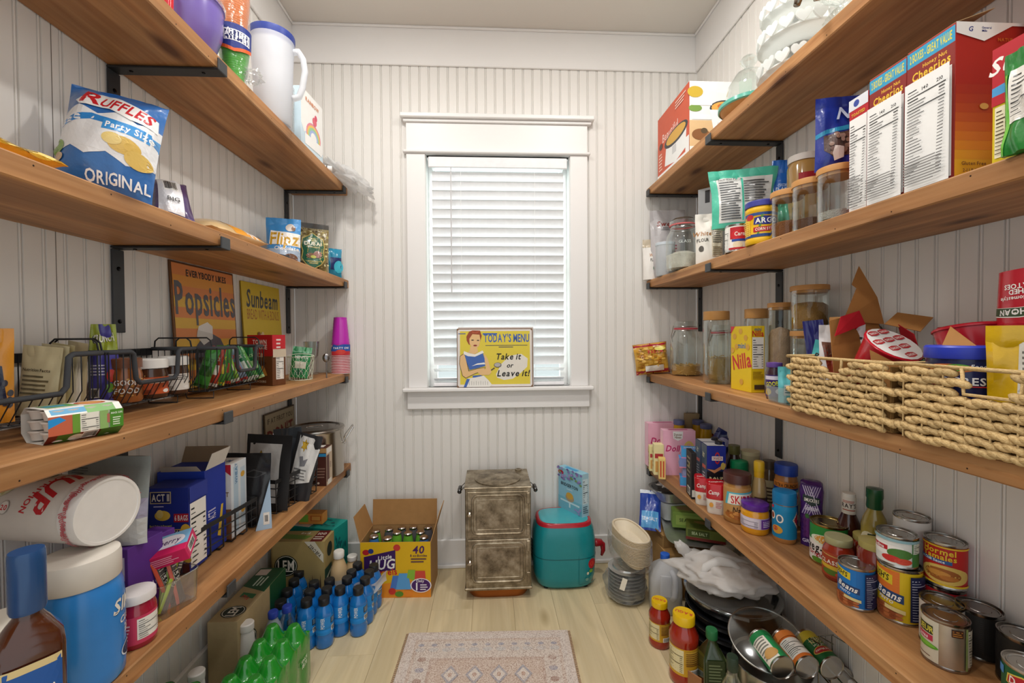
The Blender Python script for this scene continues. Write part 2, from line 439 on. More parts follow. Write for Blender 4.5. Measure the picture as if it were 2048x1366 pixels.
# ------------------------------------------------------------------ builders of packaged goods (local frame: x right, -y towards the viewer, z up, origin at the base)
def face_yaw(P): return math.atan2(-P[0], P[1])
def ab(A, B, depth):
    A, B = Vector(A), Vector(B); d = (B-A); d.z = 0; w = d.length; yaw = math.atan2(d.y, d.x)
    n = Vector((-d.y, d.x, 0))/w
    c = (A+B)/2+n*depth/2; c.z = A.z+.0004
    return c, yaw, w
def bmap(face, w, d, h):
    if face == 'F': return (lambda u, v, k: (u, -d/2-k, v)), w, h
    if face == 'L': return (lambda u, v, k: (-w/2-k, -u, v)), d, h
    if face == 'R': return (lambda u, v, k: (w/2+k, u, v)), d, h
    if face == 'K': return (lambda u, v, k: (-u, d/2+k, v)), w, h
    return (lambda u, v, k: (u, v-d/2, h+k)), w, d
def carton(name, label, cat, A, B, h, depth, col, faces=None, mat='paper', group=None, bev=.001, rot=None, body=True):
    c, yaw, w = ab(A, B, depth)
    t = thing(name, label, cat, c, yaw, group)
    if rot: t.rotation_euler = (rot[0], rot[1], yaw+rot[2])
    if body: part(t, 'carton_body', box(w, depth, h, bev), col, mat, None)
    for f, marks in (faces or {}).items():
        m, W, H = bmap(f, w, depth, h); deco(t, m, W, H, marks)
    t['dims'] = (w, depth, h)
    return t
def cylpos(xl, xr, yb, z):
    xc = (xl+xr)/2; Q = onz(xc, yb, z)
    return _cyl(Q, xl, xr, yb, z)
def cylX(xl, xr, X, z):
    Q = colx((xl+xr)/2, X, z); return _cyl(Q, xl, xr, 683, z)
def _cyl(Q, xl, xr, yb, z):
    a = ray(xl, yb); b = ray(xr, yb); h = abs(math.atan2(a.x, a.y)-math.atan2(b.x, b.y))/2
    d0 = math.hypot(Q.x, Q.y); s = math.sin(h); r = d0*s/(1-s)
    d = Vector((Q.x, Q.y, 0))/d0; C = Q+d*r; C.z = z+.0004
    return C, r, Q
def rad(prof, v):
    for (r0, z0), (r1, z1) in zip(prof, prof[1:]):
        if z0 <= v <= z1 and z1 > z0: return r0+(r1-r0)*(v-z0)/(z1-z0)
    return prof[-1][0] if v > prof[-1][1] else prof[0][0]
def cyl_deco(t, prof, z0, z1, marks, span=math.pi, L=None, twist=0, name='printed_label'):
    R = max(rad(prof, z0+(z1-z0)*q/4) for q in range(5)); W = span*R
    def m(u, v, k):
        a = u/R+twist; r = rad(prof, z0+v)+k; return (r*math.sin(a), -r*math.cos(a), z0+v)
    return deco(t, m, W, z1-z0, marks, L or R*.22, name=name)
def can(name, label, C, r, h, col, marks, group=None, twist=0, lidcol='b9b7b4', cat='can', band=(0.03, .97), rot=None, mat='print'):
    t = thing(name, label, cat, C, face_yaw(C)+twist, group, rot)
    prof = [(r*.94, 0), (r*.985, .002), (r*.985, .004), (r*.97, .006), (r*.97, h-.006), (r*.985, h-.004), (r*.985, h)]
    part(t, 'can_body', lathe([(r*.97, .004), (r*.97, h-.004)], 36, False), col, mat)
    part(t, 'bottom_rim', lathe([(0, .003), (r*.93, .003), (r*.95, 0), (r*.99, .001), (r*.99, .005), (r*.965, .007)], 36, False), lidcol, 'steel')
    part(t, 'lid', lathe([(r*.965, h-.007), (r*.995, h-.005), (r*.995, h), (r*.955, h), (r*.945, h-.004), (r*.86, h-.004), (r*.84, h-.0025), (r*.78, h-.0025), (r*.76, h-.004), (r*.5, h-.004), (r*.48, h-.003), (0, h-.003)], 36, False), lidcol, 'steel')
    P = [(r*.97, 0), (r*.97, h)]
    if marks: cyl_deco(t, P, h*band[0]+.004, h*band[1]-.004, marks)
    return t
def turned(name, label, cat, C, parts, marks=(), group=None, twist=0, n=28, rot=None):
    """parts: [(part name, profile, colour, material)...]; marks: [(profile, z0, z1, marks, span)...]"""
    t = thing(name, label, cat, C, face_yaw(C)+twist, group, rot)
    for p in parts: part(t, p[0], lathe(p[1], n, p[4] if len(p) > 4 else True), p[2], p[3], 38)
    for k in marks: cyl_deco(t, k[0], k[1], k[2], k[3], k[4] if len(k) > 4 else math.pi)
    return t
def ribbed_cap(r, h, z0, dome=.0):
    """screw cap with fine vertical ribs"""
    V, F = [], []; n = 48
    for z, s in ((z0, 1), (z0+h*.85, 1), (z0+h*.97, .95), (z0+h, .86)):
        for i in range(n):
            a = 2*math.pi*i/n; q = r*s*(1-.02*(i % 2) if s == 1 else 1); V.append((q*math.sin(a), -q*math.cos(a), z))
    for k in range(3):
        for i in range(n): j = (i+1) % n; F.append((k*n+i, k*n+j, (k+1)*n+j, (k+1)*n+i))
    F.append(tuple(range(3*n, 4*n))); F.append(tuple(range(n))[::-1])
    return V, F
def pouch_fn(w, h, t, seed=0, crk=.004, pillow=False, neck=0., gus=.75, sag=0., squash=0.):
    sd = Vector((seed*3.7, seed*1.9, seed*.7))
    def vprof(v):
        if pillow: return max(0, math.sin(math.pi*min(max((v-.03)/.94, 0), 1)))**.55
        if v < .12: return gus+(1-gus)*math.sin(v/.12*math.pi/2)
        if v > .86: return 0.03
        return max(.03, math.cos((v-.12)/.74*math.pi/2)**.7)
    def fn(u, v, side, k=0):
        s = u/(w/2); q = v/h
        e = max(0, 1-abs(s)**2.6)**.62
        y = (t/2)*e*vprof(q)
        y += crk*noise.noise(Vector((s*2.4, q*3.2, side*5))+sd)*min(1, e*2)*1.6
        narrow = 1-.05*(vprof(q))-neck*max(0, q-.6)
        x = u*narrow; z = v+sag*math.sin(q*math.pi)*noise.noise(Vector((s*1.5, 3, 0))+sd)
        if squash and q > .75: z -= squash*h*(q-.75)*abs(s)
        return (x, (-y-k) if side < 0 else (y+k), z)
    return fn
def pouch(name, label, cat, A, B, h, t, col, marks=(), tilt=0, mat='film', seed=0, group=None, crk=.004, pillow=False, neck=0., back=None, squash=0., twist=0, sealcol=None, gus=.75, roll=0, lift=0, backmarks=None):
    c, yaw, w = ab(A, B, t)
    c.z += lift
    root = thing(name, label, cat, c, yaw+twist, group, (tilt, roll, yaw+twist))
    fn = pouch_fn(w, h, t, seed, crk, pillow, neck, gus, squash=squash)
    nu, nv = 16, 22
    f = grid(lambda a, b: fn((a-.5)*w, b*h, -1), nu, nv); k = grid(lambda a, b: fn((.5-a)*w, b*h, 1), nu, nv)
    # bottom gusset and side seams close the two panels
    F = list(f[1]); o = len(f[0]); V = list(f[0])+list(k[0]); F += [tuple(i+o for i in q) for q in k[1]]
    W1 = nu+1
    for i in range(nu):
        F.append((i+1, i, o+nu-i, o+nu-i-1)); a = nv*W1; F.append((a+i, a+i+1, o+a+nu-i-1, o+a+nu-i))
    for j in range(nv):
        F.append((j*W1, (j+1)*W1, o+(j+1)*W1+nu, o+j*W1+nu)); F.append(((j+1)*W1+nu, j*W1+nu, o+j*W1, o+(j+1)*W1))
    part(root, 'bag_body', (V, F), col, mat, 60)
    if sealcol:
        deco(root, lambda u, v, q: fn(u, v, -1, q), w, h, [('r', 0.0, .93, 1, 1, sealcol)], .03, name='top_seal')
    if marks: deco(root, lambda u, v, q: fn(u, v, -1, q), w, h, list(marks), min(w, h)*.09, mat='printfilm', lift=.0008, step=.0002)
    if backmarks: deco(root, lambda u, v, q: fn(-u, v, 1, q), w, h, list(backmarks), min(w, h)*.09, mat='printfilm', lift=.0008, step=.0002)
    return root
col_mat('printfilm', .26, .5, bump=(38, .3, .005), coat=.25, var=.03)
def wirebox(t, w, d, h, flare, nx, ny, nz, r, col='26272a', rimr=None, dip=None, mat='blackwire', name='wire_mesh'):
    """open wire basket: uprights and hoops joined into one wire mesh, the rim a part of its own"""
    S = []
    def pt(sx, sy, z): k = 1+flare*z/h; return (sx*w/2*k, sy*d/2*k, z)
    for i in range(nx+1):
        x = -1+2*i/nx
        for sy in (-1, 1):
            top = h if not (dip and sy < 0 and dip[0] < x < dip[1]) else h*(1-dip[2])
            a = pt(x, sy, 0); b = pt(x, sy, h); q = top/h
            S.append(tube([a, tuple(a[k]+(b[k]-a[k])*q for k in range(3))], r, 5))
        S.append(tube([pt(x, -1, 0), pt(x, 1, 0)], r, 5))
    for i in range(1, ny):
        y = -1+2*i/ny
        for sx in (-1, 1): S.append(tube([pt(sx, y, 0), pt(sx, y, h)], r, 5))
        S.append(tube([pt(-1, y, 0), pt(1, y, 0)], r, 5))
    for j in range(nz):
        z = h*j/nz
        if dip and z > h*(1-dip[2]):
            p = [pt(dip[0], -1, z), pt(-1, -1, z), pt(-1, 1, z), pt(1, 1, z), pt(1, -1, z), pt(dip[1], -1, z)]
            S.append(tube(p, r, 5))
        else: S.append(tube([pt(-1, -1, z), pt(1, -1, z), pt(1, 1, z), pt(-1, 1, z)], r, 5, True))
    part(t, name, join(*S), col, mat)
def bottle_prof(r, h, neck, capr, shoulder=.62, base=.06):
    """simple bottle outline with shoulder and neck"""
    z = lambda q: q*h
    return [(r*.82, 0), (r*.98, z(base*.35)), (r, z(base)), (r, z(shoulder*.9)), (r*.97, z(shoulder)), (r*.8, z(shoulder+(neck-shoulder)*.45)), (capr*1.1, z(neck)), (capr, z(neck+.02)), (capr, z(.985)), (capr*.9, h)]
# ================================================================== the room
def sbox(name, x0, x1, y0, y1, z0, z1, mat, parent=None, b=.0008):
    vf = xf(box(x1-x0, y1-y0, z1-z0, b), ((x0+x1)/2, (y0+y1)/2, z0)); return raw(name, vf, mat, parent, None)
Y0 = -.35
floor = struct(sbox('floor', XL-.02, XR+.02, Y0, YB+.02, -.03, -.004, 'floorwood'))
pw = .182; i = 0; x = XL
while x < XR:
    x1 = min(x+pw, XR); y = Y0-[.2, .75, .45, 1.0][i % 4]
    while y < YB:
        ya, yb = max(y, Y0), min(y+1.22, YB)
        if yb-ya > .05:
            o = raw('floor_plank', box(x1-x-.0008, yb-ya-.0008, .0045, .0006), 'floorwood', floor); o.location = ((x+x1)/2, (ya+yb)/2, -.0045)
        y += 1.22
    x = x1; i += 1
struct(sbox('ceiling', XL-.02, XR+.02, Y0, YB+.02, ZC, ZC+.03, 'ceilpaint'))
# beadboard: flat strip, then quirk - bead - quirk
SP = .0486
def bead_board(w, z0, z1, side):
    """profile across the board (0..w); depth 0 = face, positive = proud"""
    pr = [(0, 0), (w-.0125, 0), (w-.0117, -.0046), (w-.0102, -.0046), (w-.0088, -.0006), (w-.0068, .0002), (w-.0048, -.0006), (w-.0034, -.0046), (w-.0019, -.0046), (w-.0011, 0), (w, 0)]
    V = []; n = len(pr)
    for z in (z0, z1):
        for a, d in pr: V.append((a, -d, z))
    return V, [(k, k+1, n+k+1, n+k) for k in range(n-1)]
def wall(name, origin, along, length, z0, z1, phase=0.):
    """along: unit vector; the room is on the left-normal side"""
    w = thing(name, 'x', 'x'); del w['label']; del w['category']; struct(w)
    yaw = math.atan2(along[1], along[0]); w.location = origin; w.rotation_euler = (0, 0, yaw)
    raw('wall_backing', xf(box(length, .03, ZC, .001), (length/2, .021, 0)), 'wallpaint', w)
    me = raw('board', bead_board(SP, z0, z1, 1), 'wallpaint', w).data; first = True
    for o in list(COL.objects):
        if o.data is me: bpy.data.objects.remove(o)
    x = -phase
    while x < length:
        if x < 0 or x+SP > length:
            a, b = max(x, 0), min(x+SP, length)
            if b-a > .004: o = raw('board', xf(box(b-a, .004, z1-z0, .0005), ((a+b)/2, .002, z0)), 'wallpaint', w)
        else:
            o = raw('board', None, None, w, mesh=me); o.location = (x, 0, 0)
        x += SP
    return w
ZB0 = .02
wall('wall_back', (XL, YB, 0), (1, 0), XR-XL, ZB0, FRZ+.02, .0312)
wall('wall_left', (XL, Y0, 0), (0, 1), YB-Y0, ZB0, FRZ+.02, SP-((.944-.0125+.35) % SP)+.006)
wall('wall_right', (XR, YB, 0), (0, -1), YB-Y0, ZB0, FRZ+.02, .02)
for nm, x in (('wall_left', colx(113, XL, 1.35).y-Y0), ('wall_left', colx(113, XL, 1.35).y-Y0+SP*24), ('wall_right', YB-colx(1700, XR, .8).y)):
    raw('panel_seam', xf(box(.0014, .0006, FRZ-ZB0, .0002), (x, -.0003, ZB0)), 'seamdark', bpy.data.objects[nm])
# frieze boards, corner beads at the ceiling, baseboards and shoe mouldings
tn = [0]
def trim(x0, x1, y0, y1, z0, z1, b=.003):
    tn[0] += 1; return struct(sbox('trim_%d' % tn[0], x0, x1, y0, y1, z0, z1, 'trimpaint', None, b))
trim(XL, XR, YB-.012, YB, FRZ, ZC); trim(XL, XL+.012, Y0, YB-.012, FRZ, ZC); trim(XR-.012, XR, Y0, YB-.012, FRZ, ZC)
trim(XL+.012, XR-.012, YB-.022, YB-.012, ZC-.012, ZC); trim(XL+.012, XL+.022, Y0, YB-.022, ZC-.012, ZC); trim(XR-.022, XR-.012, Y0, YB-.022, ZC-.012, ZC)
BZ = .145
for nm, a in (('baseboard_back', (XL, XR, YB-.015, YB)), ('baseboard_left', (XL, XL+.015, Y0, YB-.015)), ('baseboard_right', (XR-.015, XR, Y0, YB-.015))):
    struct(sbox(nm, a[0], a[1], a[2], a[3], 0, BZ, 'trimpaint', None, .004))
trim(XL+.015, XR-.015, YB-.029, YB-.015, 0, .02, .006); trim(XL+.015, XL+.029, Y0, YB-.029, 0, .02, .006); trim(XR-.029, XR-.015, Y0, YB-.029, 0, .02, .006)
# ------------------------------------------------------------------ window
def bx(px, py=540, y=YB): return ony(px, py, y).x
def bz(py, px=1000, y=YB): return ony(px, py, y).z
wx0, wx1 = bx(854), bx(1139); wz0, wz1 = bz(773), bz(312)
cxl, cxr = bx(816), bx(1174)
win = thing('window_1', 'x', 'x'); del win['label']; del win['category']; struct(win)
# cut the opening out of the back wall
cut = raw('window_opening', xf(box(wx1-wx0, .4, wz1-wz0, .0001), ((wx0+wx1)/2, YB, wz0)), 'trimpaint'); cut.hide_render = True
for o in list(COL.objects):
    if o.parent and o.parent.name == 'wall_back':
        X = XL+o.location.x
        if o.name.startswith('wall_backing') or (X+SP > wx0 and X < wx1):
            if o.name.startswith('board'):
                zs = [(ZB0, wz0), (wz1, FRZ+.02)]
                for a, b in zs: q = raw('board', bead_board(SP, a, b, 1), 'wallpaint', o.parent); q.location = o.location
                bpy.data.objects.remove(o)
            else:
                p = o.parent; bpy.data.objects.remove(o); Lx = XR-XL; a, b = wx0-XL, wx1-XL
                for (xa, xb, za, zb) in ((0, a, 0, ZC), (b, Lx, 0, ZC), (a, b, 0, wz0), (a, b, wz1, ZC)):
                    raw('wall_backing', xf(box(xb-xa, .03, zb-za, .0005), ((xa+xb)/2, .021, za)), 'wallpaint', p)
bpy.data.objects.remove(cut)
def wp(name, x0, x1, y0, y1, z0, z1, b=.002): return sbox(name, x0, x1, y0, y1, z0, z1, 'trimpaint', win, b)
RV = YB+.11
wp('jamb', wx0-.012, wx0, YB-.005, RV, wz0, wz1); wp('jamb', wx1, wx1+.012, YB-.005, RV, wz0, wz1); wp('head_jamb', wx0, wx1, YB-.005, RV, wz1, wz1+.012)
wp('side_casing', cxl, wx0-.002, YB-.02, YB, wz0, wz1); wp('side_casing', wx1+.002, cxr, YB-.02, YB, wz0, wz1)
wp('head_fillet', bx(810), bx(1179), YB-.034, YB, wz1, wz1+.014, .005)
wp('head_board', cxl, cxr, YB-.022, YB, wz1+.014, bz(252)); wp('head_cap_bed', bx(811), bx(1181), YB-.034, YB, bz(252), bz(246), .003); wp('head_cap', bx(806), bx(1186), YB-.052, YB, bz(246), bz(237), .004)
wp('stool', bx(806), bx(1183), YB-.055, RV, wz0-.018, wz0, .004); wp('apron', bx(813), bx(1177), YB-.02, YB, bz(815), wz0-.018, .003)
# sash and glass
sy = RV-.035; fw = .04
wp('sash_stile', wx0, wx0+fw, sy, RV, wz0, wz1); wp('sash_stile', wx1-fw, wx1, sy, RV, wz0, wz1)
for za in (wz0, (wz0+wz1)/2-.02, wz1-.04): wp('sash_rail', wx0+fw, wx1-fw, sy, RV, za, za+.04)
for za, zb in ((wz0+.04, (wz0+wz1)/2-.02), ((wz0+wz1)/2+.02, wz1-.04)): sbox('pane', wx0+fw, wx1-fw, sy+.015, sy+.018, za, zb, 'glass', win, .0002)
# ------------------------------------------------------------------ blind
yb_ = YB+.028
bl = thing('window_blind', 'white horizontal slat blind lowered in the window', 'blind', ((wx0+wx1)/2, yb_, wz0))
bw = bx(1132)-bx(868)
part(bl, 'valance', xf(box(bw+.03, .012, .055, .004), (0, -.036, bz(338)-wz0)), 'efeef0', 'plastic', None)
part(bl, 'headrail', xf(box(bw, .05, .045, .002), (0, 0, bz(336)-wz0)), 'efeef0', 'plastic', None)
zt, zbm = bz(346)-wz0, .052; ns = 23; tilt = math.radians(-66)
slat_v = grid(lambda a, b: ((a-.5)*bw, (b-.5)*.05, .0035*(1-(2*b-1)**2)), 1, 6)
nn = len(slat_v[0]); slat = (slat_v[0]+[(x, y, z-.0028) for x, y, z in slat_v[0]], slat_v[1]+[tuple(i+nn for i in f)[::-1] for f in slat_v[1]]+[(0, 1, nn+1, nn), (13, 12, nn+12, nn+13)])
me = None
for i in range(ns):
    o = raw('slat', slat, 'plastic', bl, True, 'f1f0f2') if me is None else raw('slat', None, None, bl, mesh=me)
    me = o.data; o.location = (0, 0, zt-(zt-zbm)*i/(ns-1)-.012); o.rotation_euler = (tilt if i < ns-2 else math.radians(-20), 0, 0)
part(bl, 'bottom_rail', xf(box(bw, .05, .018, .004), (0, 0, .004)), 'efeef0', 'plastic', None)
for px in (923, 1070):
    for dy in (-.027, .027): part(bl, 'ladder_cord', tube([(bx(px)-(wx0+wx1)/2, dy, .02), (bx(px)-(wx0+wx1)/2, dy, zt+.01)], .0009, 5), 'f5f5f5', 'plastic')
part(bl, 'tilt_wand', tube([(bx(904)-(wx0+wx1)/2, -.05, bz(585)-wz0), (bx(904)-(wx0+wx1)/2, -.05, bz(341)-wz0)], .0032, 8), 'cfcdd0', 'plastic')
part(bl, 'valance_clip', tube([(bx(904)-(wx0+wx1)/2, -.05, bz(341)-wz0), (bx(904)-(wx0+wx1)/2, -.02, bz(338)-wz0)], .003, 6), 'cfcdd0', 'plastic')
# ------------------------------------------------------------------ shelf boards
SN = ['top', 'second', 'third', 'bottom']
for i in range(4):
    for s, zb in ((0, ZLB[i]), (1, ZRB[i])):
        w = FL-XL if s == 0 else XR-FR_; xc = (XL+FL)/2 if s == 0 else (XR+FR_)/2
        o = raw('shelf_board', xf(box(w-.003, 2.235+.3, TH, .003), (0, 0, 0)), 'shelfwood'); o.location = (xc, (2.24-.295)/2, zb)
        tag(o, '%s brown stained pine shelf board on the %s wall' % (SN[i], 'left' if s == 0 else 'right'), 'shelf', 'pine shelf boards')
        s_ = 1 if s == 0 else -1; rr = random.Random(i*2+s); nh = []
        for k in range(16):
            nh.append(xf(lathe([(.0016, 0), (0, .0003)], 8, False), (s_*((w-.003)/2+.0001), -1.2+k*.155+rr.uniform(-.03, .03), rr.choice((.01, .03))), (0, s_*math.pi/2, 0)))
        q = part(o, 'nail_holes', join(*nh), '2a1a10', 'rubber', None); q['kind'] = 'stuff'
# ------------------------------------------------------------------ steel brackets
def bracket(side, y, zb, label, drop=.2):
    X = XL if side == 0 else XR; s = 1 if side == 0 else -1; w = .277; bwid = .038
    t = thing('shelf_bracket', label, 'bracket', (X, y, zb), 0, 'black steel shelf brackets')
    part(t, 'wall_arm', xf(box(.005, bwid, drop-.009, .002), (s*.0045, 0, -drop)), '2e3033', 'blackwire', None)
    part(t, 'shelf_arm', xf(box(w+.006, bwid, .006, .002), (s*((w+.006)/2+.001), 0, -.0075)), '232426', 'blackwire', None)
    part(t, 'front_lip', xf(box(.005, bwid, .032, .002), (s*(w+.0065), 0, -.0075)), '3a3c3f', 'blackwire', None)
    for z in (-.06, -drop+.03):
        sc = part(t, 'screw', xf(lathe([(.006, 0), (.006, .001), (.003, .0022), (0, .0022)], 10), (s*.007, 0, z), (0, s*math.pi/2, 0)), '17181a', 'steel')
    for x in (.05, .235): part(t, 'screw', xf(lathe([(.005, 0), (.003, .002), (0, .002)], 10), (s*x, 0, -.0076), (math.pi, 0, 0)), '17181a', 'steel')
for i in range(4):
    for side, ys in ((0, (1.2, 2.17)), (1, (1.585, 2.2))):
        for k, y in enumerate(ys):
            bracket(side, y, (ZLB, ZRB)[side][i], 'black steel bracket under the %s %s shelf, %s' % (SN[i], 'left' if side == 0 else 'right', 'at its far end by the window wall' if k else 'the nearer one'), .23)
# ------------------------------------------------------------------ ceiling lamps
for i, (x, y, e) in enumerate(LAMPS):
    t = thing('recessed_ceiling_lamp', 'round recessed ceiling lamp, %s' % ['right one near the window', 'left one near the window', 'right one near the doorway', 'left one near the doorway'][i], 'lamp', (x, y, ZC), 0, 'recessed ceiling lamps')
    part(t, 'trim_ring', lathe([(.07, -.001), (.095, -.006), (.095, -.0005), (.07, -.0005)], 28, False), 'f2f2f0', 'plastic')
    ld = bpy.data.lights.new('lamp_light', 'AREA'); ld.shape = 'DISK'; ld.size = .13; ld.energy = e; ld.color = (1, .965, .92)
    lo = bpy.data.objects.new('lamp_light', ld); COL.objects.link(lo); lo.parent = t; lo.location = (0, 0, -.008)
# ------------------------------------------------------------------ rug
ra, rb = onz(818, 1268, 0), onz(1135, 1262, 0); rw = (rb-ra).length; ryaw = math.atan2(rb.y-ra.y, rb.x-ra.x); rl = 1.25
rc = (ra+rb)/2+Vector((math.sin(ryaw), -math.cos(ryaw), 0))*rl/2
m, n, l, b = newmat('rugwool'); b.inputs['Roughness'].default_value = .95; b.inputs['Specular IOR Level'].default_value = .1
at = n.new('ShaderNodeAttribute'); at.attribute_name = 'Col'; tc = n.new('ShaderNodeTexCoord')
nz = n.new('ShaderNodeTexNoise'); nz.inputs['Scale'].default_value = 260; l.new(tc.outputs['Object'], nz.inputs[0])
n2 = n.new('ShaderNodeTexNoise'); n2.inputs['Scale'].default_value = 28; n2.inputs['Detail'].default_value = 5; l.new(tc.outputs['Object'], n2.inputs[0])
cr = n.new('ShaderNodeValToRGB'); e = cr.color_ramp.elements; e[0].position = .36; e[0].color = lin('8d6f62'); e[1].position = .6; e[1].color = lin('e9dfd6')
k = e.new(.46); k.color = lin('c9b5a8'); l.new(nz.outputs['Fac'], cr.inputs[0])
mx = n.new('ShaderNodeMix'); mx.data_type = 'RGBA'; l.new(n2.outputs['Fac'], mx.inputs[0]); l.new(at.outputs['Color'], mx.inputs[6]); l.new(cr.outputs[0], mx.inputs[7])
l.new(mx.outputs[2], b.inputs['Base Color'])
bp = n.new('ShaderNodeBump'); bp.inputs['Strength'].default_value = .6; bp.inputs['Distance'].default_value = .003; l.new(nz.outputs['Fac'], bp.inputs['Height']); l.new(bp.outputs[0], b.inputs['Normal'])
rug = thing('rug', 'faded vintage style runner rug on the pale plank floor', 'rug', (rc.x, rc.y, .0003), ryaw)
part(rug, 'rug_body', box(rw, rl, .006, .002), 'd8cbc2', 'rugwool', None)
mk = [('r', .03, .02, .97, .985, 'd9cfc8'), ('r', .06, .04, .94, .965, 'c9b3a4'), ('r', .08, .045, .92, .955, 'd6cac0'), ('r', .17, .06, .83, .885, 'b99c8c'), ('r', .185, .07, .815, .875, 'cbb3a2')]
for i in range(11): mk.append(('e', .1+.08*i, .94, .018, .006, '8a93ab')); mk.append(('e', .1+.08*i, .92, .03, .009, 'c5c4c4'))
for i in range(22):
    for xx in (.125, .875): mk.append(('e', xx, .88-.04*i, .025, .009, '8f93a8' if i % 2 else 'a07d6e'))
for j in range(7):
    for i in range(4):
        cx, cy = .3+.135*i, .82-.11*j
        mk.append(('p', [(cx-.05, cy), (cx, cy-.035), (cx+.05, cy), (cx, cy+.035)], '8d93a6')); mk.append(('p', [(cx-.035, cy), (cx, cy-.024), (cx+.035, cy), (cx, cy+.024)], 'e3dad0')); mk.append(('e', cx, cy, .012, .008, 'b98f78'))
deco(rug, lambda u, v, q: (u, v-rl/2, .006+q), rw, rl, mk, mat='rugwool', name='woven_pattern', step=.00002)
fr = []
for i in range(150):
    for s in (-1, 1):
        y = -rl/2+rl*(i+.5)/150; fr.append(xf(box(.012, .0035, .003, .001), (s*(rw/2+.004), y, .001), (0, 0, random.uniform(-.3, .3))))
f = part(rug, 'fringe', join(*fr), 'b89a7e', 'rubber', None); f['kind'] = 'stuff'
# ------------------------------------------------------------------ painted tin signs leaning in the window
def pp(*q): return [((x-290)/1310, (1220-y)/995) for x, y in q]
ys = YB-.028
sa, sb = ony(914, 760, ys).x, ony(1066, 760, ys).x; sh = ony(990, 657, ys+.01).z-wz0; sw = sb-sa
for k in (1, 0):
    t = thing('tin_sign', ['yellow tin menu sign with a woman in a blue dress on the window sill', 'second white edged tin sign right behind the yellow menu sign'][k], 'sign', ((sa+sb)/2+.006*k, ys+.014*k, wz0+.0004), 0, None, (-.05, 0, 0))
    part(t, 'metal_sheet', box(sw, .009, sh+.008*k, .002), '8a6a50' if not k else 'd9d0cc', 'dullsteel' if not k else 'paper', None)
    if k: continue
    sk, hr, dk = 'e6bd86', '9a4a2c', '2a2420'
    mk = [('p', [(.03, 0.01), (.97, .01), (.99, .04), (.99, .96), (.97, .985), (.03, .985), (.01, .96), (.01, .04)], 'e2dbd6'), ('r', .042, .05, .962, .955, 'dfcb45'),
        ('p', pp((960, 1000), (1050, 830), (1200, 690), (1400, 660), (1510, 740), (1500, 880), (1380, 990), (1250, 1080), (1100, 1100), (980, 1060)), 'e4dfd4'),
        ('r', .02, .905, .115, .92, '4a5f9c'), ('r', .34, .895, .53, .92, '3f62ae'), ('t', "TODAY'S MENU", .655, .835, .13, '3f62ae', {'w': .6, 'fit': 1}), ('r', .375, .705, .93, .715, '4a4a58'), ('r', .55, .675, .74, .688, '4a4a58'),
        ('t', 'Take it', .68, .52, .1, '1c1a1a', {'shear': .25, 'w': .33, 'fit': 1}), ('t', 'or', .7, .37, .075, '1c1a1a', {'shear': .25}), ('t', 'Leave it!', .745, .235, .1, '1c1a1a', {'shear': .25, 'w': .42, 'fit': 1}),
        ('p', pp((455, 360), (500, 280), (560, 255), (690, 260), (720, 350), (690, 450), (560, 480), (500, 500), (460, 430)), hr), ('p', pp((505, 400), (560, 320), (680, 330), (695, 420), (672, 520), (612, 572), (545, 545), (510, 480)), sk), ('p', pp((520, 530), (640, 555), (655, 620), (590, 660), (480, 630), (515, 590)), sk),
        ('p', pp((340, 690), (415, 640), (450, 740), (500, 940), (640, 900), (780, 880), (760, 945), (600, 990), (440, 1065), (380, 1020), (330, 820)), dk), ('p', pp((348, 695), (415, 648), (444, 745), (490, 948), (640, 908), (772, 888), (755, 938), (600, 982), (442, 1056), (388, 1016), (338, 820)), sk), ('p', pp((755, 640), (822, 745), (882, 970), (840, 1012), (690, 1012), (640, 960), (790, 905), (765, 770)), sk),
        ('p', pp((415, 630), (480, 690), (600, 700), (730, 625), (765, 730), (775, 860), (640, 895), (505, 925), (445, 750)), '4468b2'), ('p', pp((560, 1020), (700, 1012), (740, 1040), (560, 1055)), '4468b2'), ('p', pp((412, 605), (500, 640), (600, 662), (730, 598), (755, 635), (600, 702), (480, 692), (405, 655)), 'efece6'), ('p', pp((540, 860), (640, 815), (760, 800), (780, 830), (640, 838)), 'efece6'),
        ('p', pp((480, 1065), (600, 1052), (750, 1022), (830, 1100), (885, 1170), (855, 1212), (430, 1212), (440, 1130)), 'ece9e2'), ('p', pp((460, 1070), (512, 1080), (452, 1212), (405, 1212)), '4468b2'), ('p', pp((870, 925), (930, 885), (942, 900), (882, 940)), '5a4a3c'), ('e', (990-290)/1310, (1220-845)/995, .05, .042, '5a5654'), ('e', (988-290)/1310, (1220-842)/995, .042, .034, 'b4b0ac'),
        ('e', (605-290)/1310, (1220-512)/995, .024, .013, '8a2a2a'), ('e', (560-290)/1310, (1220-420)/995, .018, .008, dk), ('e', (655-290)/1310, (1220-425)/995, .016, .008, dk), ('p', pp((540, 262), (600, 290), (690, 262), (640, 310), (560, 300)), 'b85a3c')]+[('r', .16+.03*i, .04, .163+.03*i, .1+.01*(i % 2), '6a6660') for i in range(9)]
    deco(t, lambda u, v, q: (u, -.0045-q, v), sw, sh, mk, name='sign_print', step=.00008)
